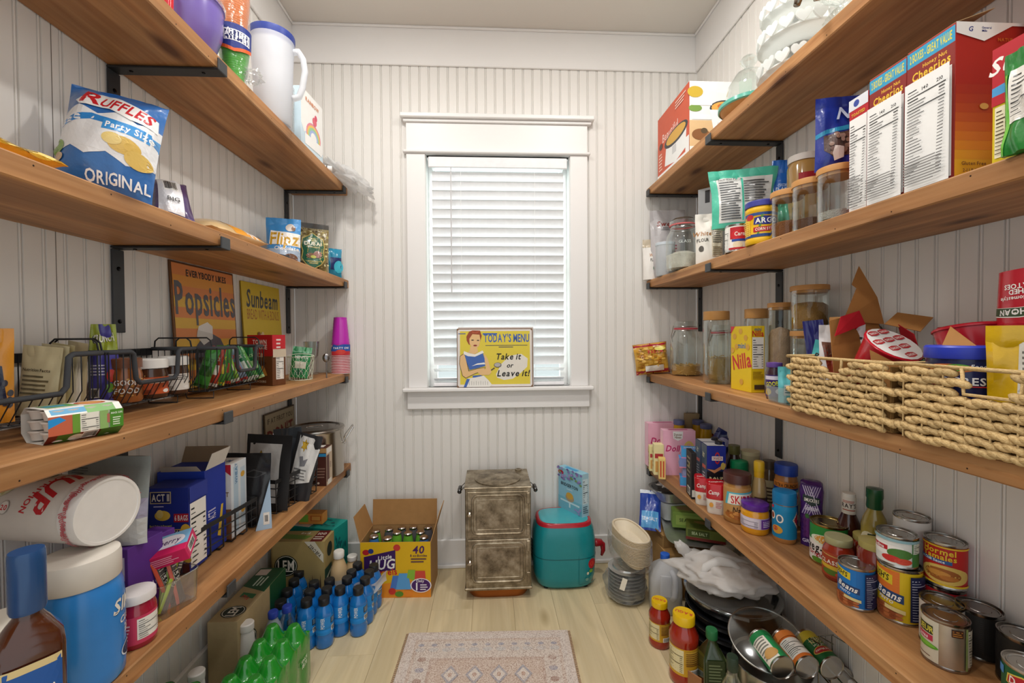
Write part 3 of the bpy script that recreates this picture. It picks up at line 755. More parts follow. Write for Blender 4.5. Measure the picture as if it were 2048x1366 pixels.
# ================================================================== left side, top shelf
def stack_prof(r0, r1, h, n, lip=.0025):
    """outline of n nested cups or bowls: a little lip for each rim"""
    p = [(r0*.8, 0), (r0, .002)]
    for i in range(n):
        z = h*(.25+.75*i/n); dz = h*.75/n; r = r0+(r1-r0)*min(1, (i+1)/n*1.3)
        p += [(r, z), (r+lip, z+dz*.35), (r+lip, z+dz*.7), (r, z+dz*.8)]
    p.append((r1, h)); return p
C, r, Q = cylX(318, 352, -.74, L1)
turned('plastic_cup', 'red plastic cup on the top left shelf beside the purple bowl', 'cup', C, [('cup_body', [(r*.7, 0), (r, .14), (r*.96, .14), (r*.66, .004), (0, .004)], 'c8202e', 'gloss', False)])
C = colx(371, -.81, L1); r = .088
b = turned('plastic_bowl', 'purple plastic bowl on the top left shelf', 'bowl', C, [('bowl_body', [(r*.5, 0), (r*.55, .003), (r*.8, .03), (r*.96, .075), (r, .14), (r*1.04, .142), (r*1.02, .146), (r*.97, .142), (r*.9, .07), (r*.5, .01), (0, .008)], '7a68b4', 'gloss', False),
    ('clear_lid', [(r*1.05, .145), (r*1.07, .15), (r*1.0, .165), (0, .17)], 'ffffff', 'clearplastic', False)])
C, r, Q = cylX(437, 501, -.735, L1)
t = turned('bowl_package', 'shrink wrapped stack of green and orange plastic bowls with a blue label', 'package', C, [
    ('green_bowls', stack_prof(r*.62, r*.95, .115, 14, .0015), '56c83a', 'gloss'), ('orange_bowls', [(a, b+.115) for a, b in stack_prof(r*.8, r*1.02, .16, 18, .0015)], 'f08a38', 'gloss'),
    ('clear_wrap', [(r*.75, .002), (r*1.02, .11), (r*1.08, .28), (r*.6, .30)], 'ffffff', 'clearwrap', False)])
P = [(r*.98, 0), (r*1.1, .11), (r*1.15, .2)]
cyl_deco(t, P, .075, .155, [('p', [(.02, .35), (.5, .12), (.98, .35), (.98, 1), (.02, 1)], '23347e'), ('p', [(.02, .35), (.5, .12), (.98, .35), (.98, .22), (.5, 0), (.02, .22)], 'd9602a'), ('r', .3, .38, .86, .78, 'f4f2ee'), ('r', .32, .41, .84, .75, '16225e'), ('t', 'Hefty', .57, .58, .26, 'ffffff', {'rot': 180, 'w': .5})], 2.9)
# crumpled clear wrap tail of the package
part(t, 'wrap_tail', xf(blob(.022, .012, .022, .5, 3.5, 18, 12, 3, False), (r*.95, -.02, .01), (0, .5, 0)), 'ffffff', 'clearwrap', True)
C, r, Q = cylX(502, 592, -.735, L1); h = hz(Q, 50)
p = thing('pitcher', 'frosted white plastic pitcher with dark blue lid and side handle', 'pitcher', C, face_yaw(C)-.25)
part(p, 'pitcher_body', lathe([(r*.8, 0), (r*.84, .004), (r*.9, h*.5), (r*1.0, h*.93), (r*1.03, h), (r*.98, h), (r*.95, h*.93), (r*.8, .01), (0, .008)], 36, False), 'e9ebf2', 'frost', 40)
part(p, 'lid', lathe([(r*.96, h*.9), (r*1.045, h*.985), (r*1.045, h+.006), (r*.9, h+.012), (0, h+.012)], 36), '2a3c8a', 'plastic')
hp = [(r*.93, 0, h*.86), (r*1.2, 0, h*.88), (r*1.42, 0, h*.8), (r*1.5, 0, h*.66), (r*1.36, 0, h*.46), (r*1.2, 0, h*.36), (r*.88, 0, h*.33)]
hh = []
for i in range(len(hp)-1):
    for k in range(4): q = k/4; hh.append(tuple(hp[i][j]*(1-q)+hp[i+1][j]*q for j in range(3)))
hh.append(hp[-1])
part(p, 'handle', xf(tube(hh, .0105, 8)), 'f0f0f4', 'frost', True)
# party cup package
A, B = colx(603, -.745, L1), colx(646, -.73, L1); h = hz(A, 170)
t = carton('cup_package', 'pale blue party cup pack with rainbow card and scalloped edge', 'package', A, B, h, .105, 'cfe3ee', {
    'F': [('p', [(.0, .42), (.12, .3), (.26, .36), (.38, .2), (.52, .26), (.62, .12), (.76, .2), (.88, .1), (1, .2), (1, 1), (0, 1)], 'f6f5f2'), ('e', .55, .36, .34, .2, 'e88fa0'), ('e', .55, .35, .3, .175, 'f0c36a'), ('e', .55, .34, .25, .15, '9fcf9a'), ('e', .55, .33, .2, .12, 'a9b9e4'), ('e', .55, .32, .14, .09, 'f6f5f2'), ('r', .15, .13, .95, .3, 'f6f5f2'), ('e', .6, .62, .1, .07, 'e46a7c'), ('e', .66, .7, .06, .05, 'd9506c'), ('t', "RAINBOW", .5, .87, .06, 'd98a5a', {'w': .7})],
    'T': [('e', .5, .5, .3, .3, 'e88f5a'), ('e', .5, .45, .2, .2, 'f6f5f2')]})
d, dy = t['dims'][0], .105
part(t, 'paper_cups', xf(lathe(stack_prof(.03, .04, h*.8, 16, .001), 24), (-d/2-.045, .0, 0)), 'f3f1ee', 'paper', 40)
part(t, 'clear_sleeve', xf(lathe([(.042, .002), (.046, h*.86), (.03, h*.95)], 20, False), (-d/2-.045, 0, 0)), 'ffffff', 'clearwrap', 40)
C = colx(650, -.745, L1)
t = thing('paper_roll', 'small white roll with black bands on the top left shelf', 'roll', (C.x, C.y, L1+.0135), 0, None, (0, math.pi/2, .3))
part(t, 'roll_body', lathe([(.013, -.03), (.013, .03)], 18), 'f2efec', 'paper')
for z in (-.012, .006): part(t, 'black_band', lathe([(.0134, z), (.0134, z+.004)], 18, False), '222222', 'paper')
C = colx(700, -.70, L1)
t = thing('plastic_bag', 'clear crumpled plastic bag hanging over the far end of the top left shelf', 'bag', (C.x, C.y-.08, L1-.012), 0, None, (0, math.radians(30), .25))
part(t, 'bag_film', blob(.125, .085, .034, .38, 3.4, 40, 22, 5, False), 'ffffff', 'filmwhite', True)
part(t, 'bag_contents', xf(blob(.075, .05, .016, .3, 3, 24, 12, 8, False), (-.03, 0, .018)), 'e8e6e4', 'thinbag', True)
# ================================================================== left side, second shelf
A, B = colx(-130, -.745, L2), colx(168, -.735, L2)
pouch('chip_bag', 'golden yellow foil snack bag lying flat on the shelf edge', 'bag', A, B, .2, .055, 'e3b23c', [('r', .0, .0, 1, .12, 'f0d27c'), ('r', 0, .16, 1, .2, 'f7ecc2'), ('l', .3, .05, .9, .14, 3, '8a6a1e')], tilt=-math.pi/2, pillow=True, mat='foil', seed=2, crk=.01, lift=.028)
A, B = colx(62, -.9, L2), colx(288, -.742, L2)
pouch('chip_bag', 'blue and white party size bag of ridged potato chips', 'bag', A, B, .265, .12, '2f6cb2', [
    ('p', [(0, .3), (.2, .36), (.35, .3), (.55, .35), (.75, .28), (1, .34), (1, .72), (.8, .66), (.6, .73), (.4, .67), (.2, .73), (0, .66)], 'e9eaec'),
    ('p', [(.0, .58), (.35, .66), (1, .6), (1, .54), (.35, .6), (0, .52)], '2f86cf'), ('r', .48, .53, 1, .63, '3a94d8'), ('t', 'Party Size', .74, .58, .055, 'ffffff', {'w': .46}),
    ('e', .72, .43, .16, .07, 'dcb75c'), ('e', .86, .35, .13, .07, 'e2c068'), ('e', .6, .46, .1, .05, 'e6cc80'), ('e', .04, .36, .08, .06, '7fa83a'), ('e', .06, .27, .07, .04, 'd8b890'),
    ('p', [(.14, .78), (.34, .93), (.96, .8), (.98, .68), (.72, .68), (.5, .74), (.2, .73)], 'f2f0ee'),
    ('t', 'R', .3, .835, .15, 'c8202e', {'shear': .1}), ('t', 'UFFLES', .66, .785, .1, 'c8202e', {'shear': .1, 'w': .54, 'rot': -9}),
    ('t', 'ORIGINAL', .68, .15, .085, 'f4f4f4', {'w': .62})], tilt=-.2, roll=.1, lift=.014, seed=4, pillow=True, crk=.006, mat='film')
A, B = colx(310, -.80, L2), colx(396, -.738, L2)
pouch('snack_bag', 'purple and white snack bag with barcode slumped behind the blue chip bag', 'bag', A, B, .17, .06, '4c3a66', [('p', [(.12, .1), (.75, .05), (.8, .95), (.2, .95)], 'e6e5e8'), ('b', .3, .5, .68, .8), ('t', 'BIG', .5, .28, .07, '333333')], tilt=-.75, pillow=True, seed=6, crk=.004, lift=.012)
A, B = colx(452, -.765, L2), colx(562, -.737, L2)
pouch('tortilla_package', 'flat pack of tortillas in orange and cream wrapping lying on the shelf', 'package', A, B, .17, .085, 'e0bf8c', [('r', .4, 0, 1, 1, 'f0a53c'), ('r', .62, 0, .8, 1, 'f4e3d4'), ('e', .72, .45, .12, .3, 'd8503c')], tilt=-math.pi/2, pillow=True, seed=3, lift=.043)
A, B = colx(556, -.885, L2), colx(602, -.84, L2)
pouch('snack_bag', 'plain blue snack pouch with a hang hole behind the pretzel bag', 'bag', A, B, .2, .05, '2f8fd6', [('e', .4, .9, .04, .02, '1c3c66')], tilt=-.1, seed=9)
A, B = colx(528, -.87, L2), colx(600, -.748, L2)
pouch('snack_bag', 'blue bag of chocolate covered pretzels with gold lettering', 'bag', A, B, hz(A, 424)-.01, .06, '3f8fd0', [
    ('r', 0, .0, 1, .32, '9fb0c4'), ('e', .75, .12, .2, .1, '6a4630'), ('p', [(.1, .42), (.15, .72), (1., .66), (1, .38)], 'f3f0ea'), ('t', 'Flipz', .56, .54, .26, 'c99a1e', {'w': .84, 'shear': .1}), ('t', 'Chocolate', .62, .33, .075, 'f6efe8', {'w': .7}), ('e', .7, .8, .13, .09, 'd8d0c8'), ('e', .8, .78, .06, .06, '7a5638')], tilt=-.06, seed=11, mat='film')
t = thing('bag_clip', 'dark plastic bag clip lying in front of the pretzel bag', 'clip', colx(565, -.752, L2)+Vector((0, 0, .0004)), 1.2)
part(t, 'clip_body', xf(loft([(0, .03, .006, 3), (.008, .034, .007, 3), (.014, .03, .005, 3)], 20)), '26262b', 'gloss'); part(t, 'hinge', xf(lathe([(.004, 0), (.004, .017)], 12), (.026, 0, 0)), '55555c', 'steel')
A, B = colx(588, -.86, L2), colx(662, -.727, L2); h = hz(A, 438)
mk = [('r', 0, .0, 1, .9, '8a7a4a')]; rr = random.Random(5)
for i in range(150):
    x, y = rr.uniform(.05, .95), rr.uniform(.03, .86); c = rr.choice(['d8cf98', 'c5bb7c', 'e3dcae', 'a89a5c', '5b4c30', '3e3424']); mk.append(('e', x, y, rr.uniform(.02, .04), rr.uniform(.012, .024), c))
mk += [('p', [(.5, .78), (.62, .72), (.8, .66), (.84, .5), (.8, .4), (.84, .25), (.72, .14), (.5, .05), (.28, .14), (.16, .25), (.2, .4), (.16, .5), (.2, .66), (.38, .72)], 'b9a45a'), ('p', [(.5, .76), (.62, .7), (.77, .64), (.81, .5), (.77, .4), (.81, .26), (.7, .15), (.5, .07), (.3, .15), (.19, .26), (.23, .4), (.19, .5), (.23, .64), (.38, .7)], '1f5a3e'),
    ('t', 'Nutty', .5, .655, .035, 'e3cf7a'), ('t', 'Fruity', .5, .615, .035, 'e3cf7a'), ('t', 'DUBAI', .5, .55, .07, 'f1ead0', {'w': .5}), ('t', 'Chocolate', .5, .485, .035, 'd8c890', {'w': .46}), ('e', .44, .31, .15, .05, '7a5436'), ('e', .62, .34, .12, .07, '8d5c50'), ('e', .5, .29, .08, .03, 'b9bc52'), ('t', 'INDIVIDUALLY', .5, .2, .022, 'e3cf7a', {'w': .4}), ('t', 'WRAPPED', .5, .165, .022, 'e3cf7a')]
pouch('chocolate_bag', 'black and gold pistachio patterned bag of chocolates with green label', 'bag', A, B, h, .07, '38332c', mk, tilt=-.03, seed=13)
A, B = colx(640, -.80, L2), colx(678, -.728, L2)
pouch('snack_bag', 'teal and navy snack bag half hidden behind the pistachio chocolate bag', 'bag', A+Vector((0, .06, 0)), B+Vector((0, .06, 0)), .15, .05, '1f8fb4', [('r', .3, .3, 1, .7, '23356e'), ('e', .8, .4, .3, .2, '48c0d8')], tilt=.05, seed=15, pillow=True)
# ================================================================== left side, third shelf: tin signs, baskets, snacks
def sign(name, label, P0, P1, z0, z1, t, marks, lean=.05, edge='6a4a32'):
    """flat tin sign leaning on the left wall between wall points P0 and P1 (y)"""
    c = ((XL+.012+.5*lean*(z1-z0)), (P0+P1)/2, z0+.0006); w = P1-P0
    r_ = thing(name, label, 'sign', c, math.pi/2, None, (-lean, 0, math.pi/2))
    part(r_, 'metal_sheet', box(w, t, z1-z0, .001), edge, 'dullsteel', None)
    deco(r_, lambda u, v, k: (u, -t/2-k, v), w, z1-z0, marks, name='sign_print')
    return r_
mk = [('r', .02, .015, .98, .985, 'e08a4a')]
for i in range(6): mk.append(('r', .02, .02+.16*i, .98, .10+.16*i, 'e2b442' if i < 5 else 'e39a3c'))
mk += [('t', 'EVERYBODY LIKES', .53, .925, .05, '2a2522', {'w': .64}), ('t', 'Popsicles', .51, .73, .235, '5d5c62', {'w': .95, 'fit': 1}),
    ('p', [(.25, .28), (.28, .36), (.4, .44), (.55, .46), (.68, .42), (.76, .33), (.76, .2), (.7, .13), (.55, .1), (.4, .13), (.3, .2)], '5b5a60'), ('p', [(.3, .44), (.34, .52), (.48, .555), (.56, .52), (.55, .42), (.4, .37)], 'e9e6e0'), ('p', [(.3, .44), (.32, .49), (.55, .46), (.55, .42), (.4, .37)], 'd5d1ca'), ('e', .63, .22, .12, .11, 'e3b878'), ('e', .58, .25, .018, .03, 'f4f2ee'), ('e', .69, .26, .018, .03, 'f4f2ee'), ('e', .585, .25, .01, .018, '222222'), ('e', .695, .26, .01, .018, '222222')]
sign('tin_sign', 'orange and yellow striped tin sign lettered for ice pops on the left wall', 1.385, 1.715, L3, 1.455, .006, mk)
mk = [('r', .0, .0, 1, 1, 'ddc238'), ('t', 'Sunbeam', .52, .84, .17, '4a4f52', {'w': .82, 'shear': .2, 'fit': 1}), ('t', 'BREAD WITH A BONUS', .52, .68, .1, 'b06a34', {'w': .84, 'fit': 1, 'bold': 0}), ('t', 'More Energy', .7, .43, .045, '9a7a34', {'w': .3, 'bold': 0}), ('t', 'More Nutrition', .72, .36, .045, '9a7a34', {'w': .3, 'bold': 0})]
rr = random.Random(3)
for i in range(26): mk.append(('e', rr.uniform(.08, .5), rr.uniform(.2, .48), .035, .025, rr.choice(['c79a4a', 'e6cf9a', '8a5a34', 'f0e3c0', '3d4a7a'])))
sign('tin_sign', 'yellow tin bread sign with grey script lettering on the left wall', 1.765, 2.075, L3, 1.437, .006, mk, edge='a88a2e')
A, B = onz(480, 766, L3), onz(547, 772, L3)
A, B = Vector((-.93, 1.70, L3)), Vector((-.815, 1.655, L3))
carton('cracker_box', 'red and brown box of crackers on the third left shelf', 'box', A, B, hz(B, 670), .06, '6b3f20', {
    'F': [('r', 0, .58, 1, 1, 'c01a20'), ('t', 'TOWN', .5, .86, .085, 'f6f0e6', {'w': .56}), ('t', 'HOUSE', .5, .76, .085, 'f6f0e6', {'w': .6}), ('t', 'Pita', .42, .62, .11, 'f3d9a8', {'shear': .2}), ('p', [(.4, .18), (.62, .46), (.8, .2)], 'd89a48'), ('e', .45, .44, .3, .06, '4e2c16'), ('t', 'CRACKERS', .5, .08, .04, 'e8d9c0')],
    'R': [('r', 0, .6, 1, 1, 'd02a34'), ('l', .3, .72, .7, .94, 3, 'f2dcd8'), ('n', .25, .12, .85, .58), ('r', 0, .56, 1, .72, 'd8c8b0')], 'T': [('r', 0, 0, 1, 1, 'b8161c')]})
# wire basket with a green bag (cream chicken wire)
C, r, Q = cylpos(574, 630, 762, L3); r *= .98
t = thing('wire_basket', 'small round cream chicken wire basket', 'basket', C, face_yaw(C)); h = .10
S = [tube([(r*k*math.cos(a*math.pi/12), r*k*math.sin(a*math.pi/12), z) for a in range(24)], .0016, 5, True) for k, z in ((.85, .002), (1.0, h))]
nh = 14
for j in range(5):
    for i in range(nh):
        def q(i_, j_): a = 2*math.pi*i_/nh; k = .85+.15*j_/5; return (r*k*math.sin(a), -r*k*math.cos(a), h*j_/5)
        o = .5*(j % 2)
        S += [tube([q(i+o, j), q(i+o+.25, j+.35), q(i+o+.25, j+.75), q(i+o+.5, j+1)], .0008, 4), tube([q(i+o+1, j), q(i+o+.75, j+.35), q(i+o+.75, j+.75), q(i+o+.5, j+1)], .0008, 4)]
part(t, 'wire_mesh', join(*S), 'd6dbc6', 'blackwire')
part(t, 'bail_handle', tube([(r*math.cos(a), -.4*r, h+.012*math.sin(a)) for a in [math.pi*k/8 for k in range(9)]], .0014, 5), 'dfe3d2', 'blackwire')
D = C+Vector((-.01, .0, 0)); n_ = Vector((math.cos(face_yaw(C)), math.sin(face_yaw(C)), 0))*.038
pouch('mint_bag', 'green foil candy bag standing in the chicken wire basket', 'bag', D-n_+Vector((0, 0, .006)), D+n_+Vector((0, 0, .006)), .135, .03, '1f8a4c', [('r', 0, .82, 1, 1, '7fc49a'), ('r', .2, .3, .8, .52, 'd8d4c2'), ('t', 'MINTS', .5, .66, .09, 'eaf4ea', {'w': .7}), ('e', .5, .18, .2, .08, '0f5a30')], tilt=-.12, seed=17, roll=.14)
t = thing('measuring_spoon', 'grey metal measuring spoon standing behind the chicken wire basket', 'spoon', (C.x+.085, C.y+.06, L3+.0004), face_yaw(C))
part(t, 'spoon_bowl', xf(blob(.016, .008, .02, .0, 1, 18, 10, 0, False), (0, 0, .07)), '8a8788', 'steel', True); part(t, 'spoon_handle', tube([(0, 0, .0), (0, 0, .08)], .003, 6), '8a8788', 'steel')
C = Vector((-.86, 2.12, L3+.0004))
turned('plastic_cup', 'clear plastic goblet at the far end of the third left shelf', 'cup', C, [('cup_body', [(.03, 0), (.031, .003), (.006, .01), (.005, .06), (.03, .09), (.036, .16), (.035, .16), (.029, .092), (0, .062)], 'ffffff', 'clearplastic', False)])
C, r, Q = cylpos(662, 702, 748, L3); C.y = min(C.y, 2.205); h1 = hz(Q, 690); h2 = hz(Q, 634)
t = thing('cup_stack', 'stack of red and white plastic cups topped with magenta cups', 'cup stack', C, face_yaw(C))
S = []
for i in range(18): z = h1*i/18; S.append(lathe([(r*.97, z), (r*1.0, z+.0015), (r*1.0, z+h1/18*.45), (r*.95, z+h1/18*.5), (r*.95, z+h1/18)], 26, False))
part(t, 'red_cups', lathe([(r*.955, 0), (r*.93, h1)], 26), 'c4404e', 'gloss')
o = part(t, 'white_rims', join(*[lathe([(r*.96, h1*i/18), (r*1.02, h1*i/18+.0012), (r*1.02, h1*i/18+h1/18*.4), (r*.95, h1*i/18+h1/18*.45)], 26, False) for i in range(18)]), 'f4e6ea', 'gloss'); o['kind'] = 'stuff'
part(t, 'magenta_cups', lathe([(r*.93, h1), (r*.93, h1+.004)]+[q for i in range(9) for q in ((r*(.92-.03*i), h1+(h2-h1)*i/9), (r*(.905-.03*i), h1+(h2-h1)*(i+.9)/9))]+[(r*.6, h2), (0, h2-.003)], 28), 'b527a8', 'gloss')
cyl_deco(t, [(r*1.03, 0), (r*1.03, h1)], h1*.62, h1*1.02, [('p', [(.05, .5), (.2, 1), (.4, .9), (.6, 1), (.95, .96), (.95, .3), (.5, .1), (.1, .3)], '2c55a8'), ('r', .1, .05, .92, .4, 'c4333c'), ('e', .5, .35, .2, .2, 'd0423a'), ('t', 'PARTY ON!', .52, .68, .16, 'f4f4f4', {'w': .72})], 2.6)
def pY(px, Y, z):
    P = ony(px, 683, Y); return Vector((P.x, Y, z))
# ------------------------------------------------------------------ three black wire baskets with padded grey front rims
def pantry_basket(Ya, Yb, label, dip, Xf_=-.858):
    w = Yb-Ya; t = thing('wire_basket', label, 'basket', (Xf_-.0635, (Ya+Yb)/2, L3+.0004), math.pi/2, 'black wire pantry baskets')
    h, zb = .153, .024; yb, yf, ybf = .062, -.0635, -.036        # back, front rim, bottom front
    zd = h-.078
    def front(x, z): q = min(1, (z-zb)/(zd-zb)); return (x, ybf+(yf-ybf)*q, z)
    x0, x1 = -w/2+dip[0]*w, -w/2+dip[1]*w
    def rimz(x): return zd if x0 < x < x1 else h
    S = []; n = 15
    for i in range(n+1):
        x = -w/2+w*i/n; S.append(tube([(x, yb, h), (x, yb, zb), (x, ybf, zb), front(x, zd), front(x, rimz(x))], .0012, 5))
    for s in (-1, 1):
        x = s*w/2
        for k in range(1, 7): q = k/7; y = yb+(yf-yb)*q; z0 = zb if y > ybf else zb+(h-zb)*(y-ybf)/(yf-ybf); S.append(tube([(x, y, z0), (x, y, h)], .0012, 5))
        S.append(tube([(x, yb, zb), (x, ybf, zb), front(x, zd), front(x, h)], .0016, 5))
    S.append(tube([(-w/2, ybf, zb), (w/2, ybf, zb)], .0018, 5)); S.append(tube([(-w/2, yb, zb), (w/2, yb, zb)], .0018, 5))
    for s in (-.38, .38):   # feet
        S.append(tube([(s*w, yb-.01, zb), (s*w-.006, yb-.02, .0015), (s*w-.006, ybf+.0, .0015), (s*w, ybf+.004, zb)], .0016, 5))
    part(t, 'wire_mesh', join(*S), '222326', 'blackwire')
    part(t, 'back_band', xf(box(w, .003, .02, .0008), (0, yb+.002, h-.018)), '1f2022', 'blackwire', None)
    rim = [(-w/2, yb, h), (-w/2, yf+.012, h), (-w/2+.01, yf, h), (x0-.012, yf, h), (x0-.002, yf, h-.006), front(x0+.004, zd+.012), front(x0+.016, zd), front(x1-.016, zd), front(x1-.004, zd+.012), (x1+.002, yf, h-.006), (x1+.012, yf, h), (w/2-.01, yf, h), (w/2, yf+.012, h), (w/2, yb, h)]
    sm = []
    for a, b in zip(rim, rim[1:]): sm += [a, tuple((p+q)/2 for p, q in zip(a, b))]
    part(t, 'padded_rim', tube(sm+[rim[-1]], .0055, 10), '45474b', 'rubber', True)
    for s in (-.5, .5):
        lp = [(s*w, .055, h), (s*w, .053, h+.022), (s*w, .043, h+.031), (s*w, -.035, h+.031), (s*w, -.046, h+.022), (s*w, -.05, h)]
        part(t, 'carry_loop', tube(lp, .0022, 6), '1d1e20', 'blackwire')
    return t
YB1 = [colx(214, -.858, 1.17).y, colx(395, -.858, 1.17).y, colx(527, -.81, 1.17).y]
pantry_basket(YB1[0]-.29, YB1[0]-.004, 'black wire basket with cream paper pouches, nearest on the third left shelf', (.08, .7))
pantry_basket(YB1[0]+.004, YB1[1]-.004, 'black wire basket holding jars with white lids', (.24, .74))
pantry_basket(YB1[1]+.012, YB1[2], 'black wire basket holding green snack packets beside the cracker box', (.38, .8), -.81)
zb = L3+.027
# contents of the nearest basket
ctr = 'cream paper pouches in the nearest basket'
yb0 = YB1[0]
for i, (xa, xb, dy, c, tp) in enumerate([(22, 104, -.10, 'cfc29a', 693), (62, 118, -.085, 'd6caa4', 690), (84, 130, -.07, 'c4b88c', 688), (98, 139, -.055, 'e4dece', 706), (108, 146, -.04, 'e6e0d4', 706), (118, 158, -.02, 'ccbd98', 684)]):
    A, B = colx(xa, -.962, zb), colx(xb, -.888, zb)
    mk = [('l', .1, .3, .85, .6, 5, '6c6246'), ('t', 'Nutrition Facts', .45, .66, .04, '4a4230', {'w': .7})] if i == 0 else [('r', .1, .55, .3, .9, '55503e')] if i in (2, 5) else [('l', .2, .3, .8, .5, 3, '9a8a78')]
    pouch('paper_pouch', ['cream paper pouch with printed nutrition text, foremost in the nearest basket', 'cream paper pouch tucked second in the nearest basket', 'olive tan paper pouch third in the nearest basket', 'thin white packet in the nearest basket', 'thin white packet next to a tan pouch in the nearest basket', 'tan paper pouch at the back of the nearest basket'][i], 'bag', A, B, hz(A, tp), .018, c, mk, tilt=-.02, mat='paper', seed=20+i, crk=.002, roll=.10, group=ctr)
A, B = colx(-95, -.955, zb), colx(30, -.9, zb)
mk = [('r', 0, 0, 1, .3, 'e0902a'), ('p', [(0, .3), (.9, .2), (.8, .6), (0, .7)], '23263e')]
for i in range(16): mk.append(('e', random.uniform(.35, .95), random.uniform(.15, .55), .05, .035, random.choice(['1d1c28', '34323f', 'e8a23a'])))
pouch('snack_bag', 'tan and orange snack bag printed with blackberries at the left edge', 'bag', A, B, hz(B, 657), .04, 'd8922e', mk, seed=31, tilt=.0)
# contents of the middle basket
A, B = colx(168, -.955, zb), colx(232, -.9, zb)
pouch('snack_bag', 'lime green and purple snack pouch standing in the jar basket', 'bag', A, B, hz(A, 648), .035, '4b46a0', [('r', 0, .62, 1, 1, '9aa82a'), ('t', 'CRUNCH', .5, .82, .1, '2b2a24', {'w': .8, 'rot': 8}), ('t', 'CRUNCH', .52, .825, .1, 'f0efe0', {'w': .76, 'rot': 8}), ('l', .15, .35, .7, .5, 4, 'd8d6f0'), ('e', .85, .35, .14, .08, 'c83c34'), ('e', .82, .2, .1, .06, '6aa23c'), ('b', .2, .08, .5, .2)], seed=33, tilt=-.04, neck=.5)
C = colx(252, -.908, zb); r = .034; h = hz(C, 716)
pr = [(r*.9, 0), (r, .006), (r, h*.62), (r*.9, h*.74), (r*.9, h*.78)]
turned('jar', 'glass jar of brown chili crunch with brown lid in the wire basket', 'jar', C, [('jar_contents', pr, '9a5a2c', 'liquid'), ('lid', [(r*.97, h*.78), (r*.97, h*.98), (r*.9, h), (0, h)], '7a4a30', 'plastic')], [(pr, h*.12, h*.6, [('e', random.uniform(.05, .95), random.uniform(.05, .95), .025, .04, random.choice(['c8923c', '6a3418', 'd8a85a'])) for _ in range(30)]+[('t', 'GOOD', .52, .7, .24, 'f2eee6', {'w': .42}), ('t', 'FOOD', .52, .32, .24, 'f2eee6', {'w': .42})])])
for i, (px, dy, tp) in enumerate([(309, .13, 717), (350, .19, 712)]):
    C = colx([303, 348][i], [-.905, -.902][i], zb); r = .0365 if i == 0 else .035; h = hz(C, tp)
    pr = [(r*.9, 0), (r, .008), (r, h*.6), (r*.93, h*.7), (r*.93, h*.74)]
    turned('jar', ['brown spread jar with white lid and orange label in the wire basket', 'brown spread jar with white lid and white label behind the first one'][i], 'jar', C, [('jar_body', pr, '4a2c1c', 'liquid'), ('lid', [(r*1.02, h*.76), (r*1.02, h*.97), (r*.95, h), (0, h)], 'f1efea', 'plastic')], [(pr, h*.08, h*.56, [('r', 0, .05, 1, .95, 'c85a2c' if i == 0 else 'e6e2da'), ('l', .1, .6, .9, .9, 3, 'f0dcc8' if i == 0 else '666666'), ('e', .8, .2, .08, .1, 'f4f2ee'), ('r', .1, .1, .5, .3, '8a3a1c' if i == 0 else 'b0a89c')])], group='white lidded spread jars')
# contents of the third basket
pal = [('3f8a34', '2c5c24'), ('b8402c', 'e8e2d4'), ('4f9a3a', 'd8c840'), ('2f7a4a', 'e8f0e4'), ('88b43c', 'f0ead8'), ('7a8ca4', 'c83a34'), ('2f7a4a', 'dfe8d8'), ('5aa044', 'f2efe4'), ('2a8048', 'b8d89a'), ('4c8a38', 'c8402c')]
for i, (px, dy, rl, tp) in enumerate([(402, .06, .55, 706), (420, .05, .4, 712), (434, .08, .3, 700), (452, .06, -.2, 704), (462, .1, -.5, 700), (478, .07, -.65, 706), (492, .12, -.7, 700), (500, .16, -.75, 712), (512, .2, -.6, 704), (446, .14, .1, 696)]):
    C = colx(px-8*rl, -.885+(px-402)/110*.045, zb+.006); a, b = C+Vector((-.02, -.004, 0)), C+Vector((.02, .004, 0)); c1, c2 = pal[i]
    pouch('snack_packet', ['slim green snack packet leaning left in the packet basket', 'red and cream snack packet in the packet basket', 'green and yellow snack packet in the packet basket', 'dark green snack packet with pale label in the packet basket', 'lime green snack packet in the packet basket', 'grey blue snack packet with red end in the packet basket', 'dark green granola packet leaning right in the packet basket', 'green and white packet leaning right in the packet basket', 'emerald green granola packet, rightmost in the packet basket', 'green packet with red band at the back of the packet basket'][i], 'packet', a, b, .125, .018, c1, [('r', .1, .3, .9, .55, c2), ('t', 'SNACK', .5, .7, .09, c2, {'w': .8}), ('r', 0, .0, 1, .08, c2)], roll=rl*.6, seed=40+i, pillow=True, crk=.002, group='snack packets in the third basket')
# ------------------------------------------------------------------ six cup multipack on the shelf edge
A, B = onz(97, 893, L3), onz(246, 866, L3); h = hz(A, 822); dp = .088
c, yaw, w = ab(A, B, dp)
t = thing('cup_multipack', 'printed cardboard sleeve holding small white dessert cups on the shelf edge', 'package', c, yaw)
oc = [(-.5, .25), (-.3, 0), (.3, 0), (.5, .25), (.5, .8), (.36, 1), (-.36, 1), (-.5, .8)]
V = [(x, y*dp, z*h) for x in (-w/2, w/2) for y, z in oc]; F = [(k, 8+k, 8+(k+1) % 8, (k+1) % 8) for k in range(8)]
part(t, 'sleeve', (V, F), 'd9d2c8', 'paper', None)
S = []
for k in range(3):
    for s in (-.24, .24): S.append(xf(lathe([(.012, 0), (.015, .014), (.0172, .0145), (.0172, .017), (0, .017)], 18), (-w/2+.017, s*dp, .003+k*h*.31)))
    for s in (-.24, .24):
        for m_ in (.3, .6, .9): S.append(xf(lathe([(.012, 0), (.015, .014), (.0172, .0145), (.0172, .017), (0, .017)], 18), (-w/2+.012+m_*(w-.024), s*dp, .003+k*h*.31)))
for k, q in enumerate(S): part(t, 'dessert_cup', q, 'd9d0c6', 'plastic')
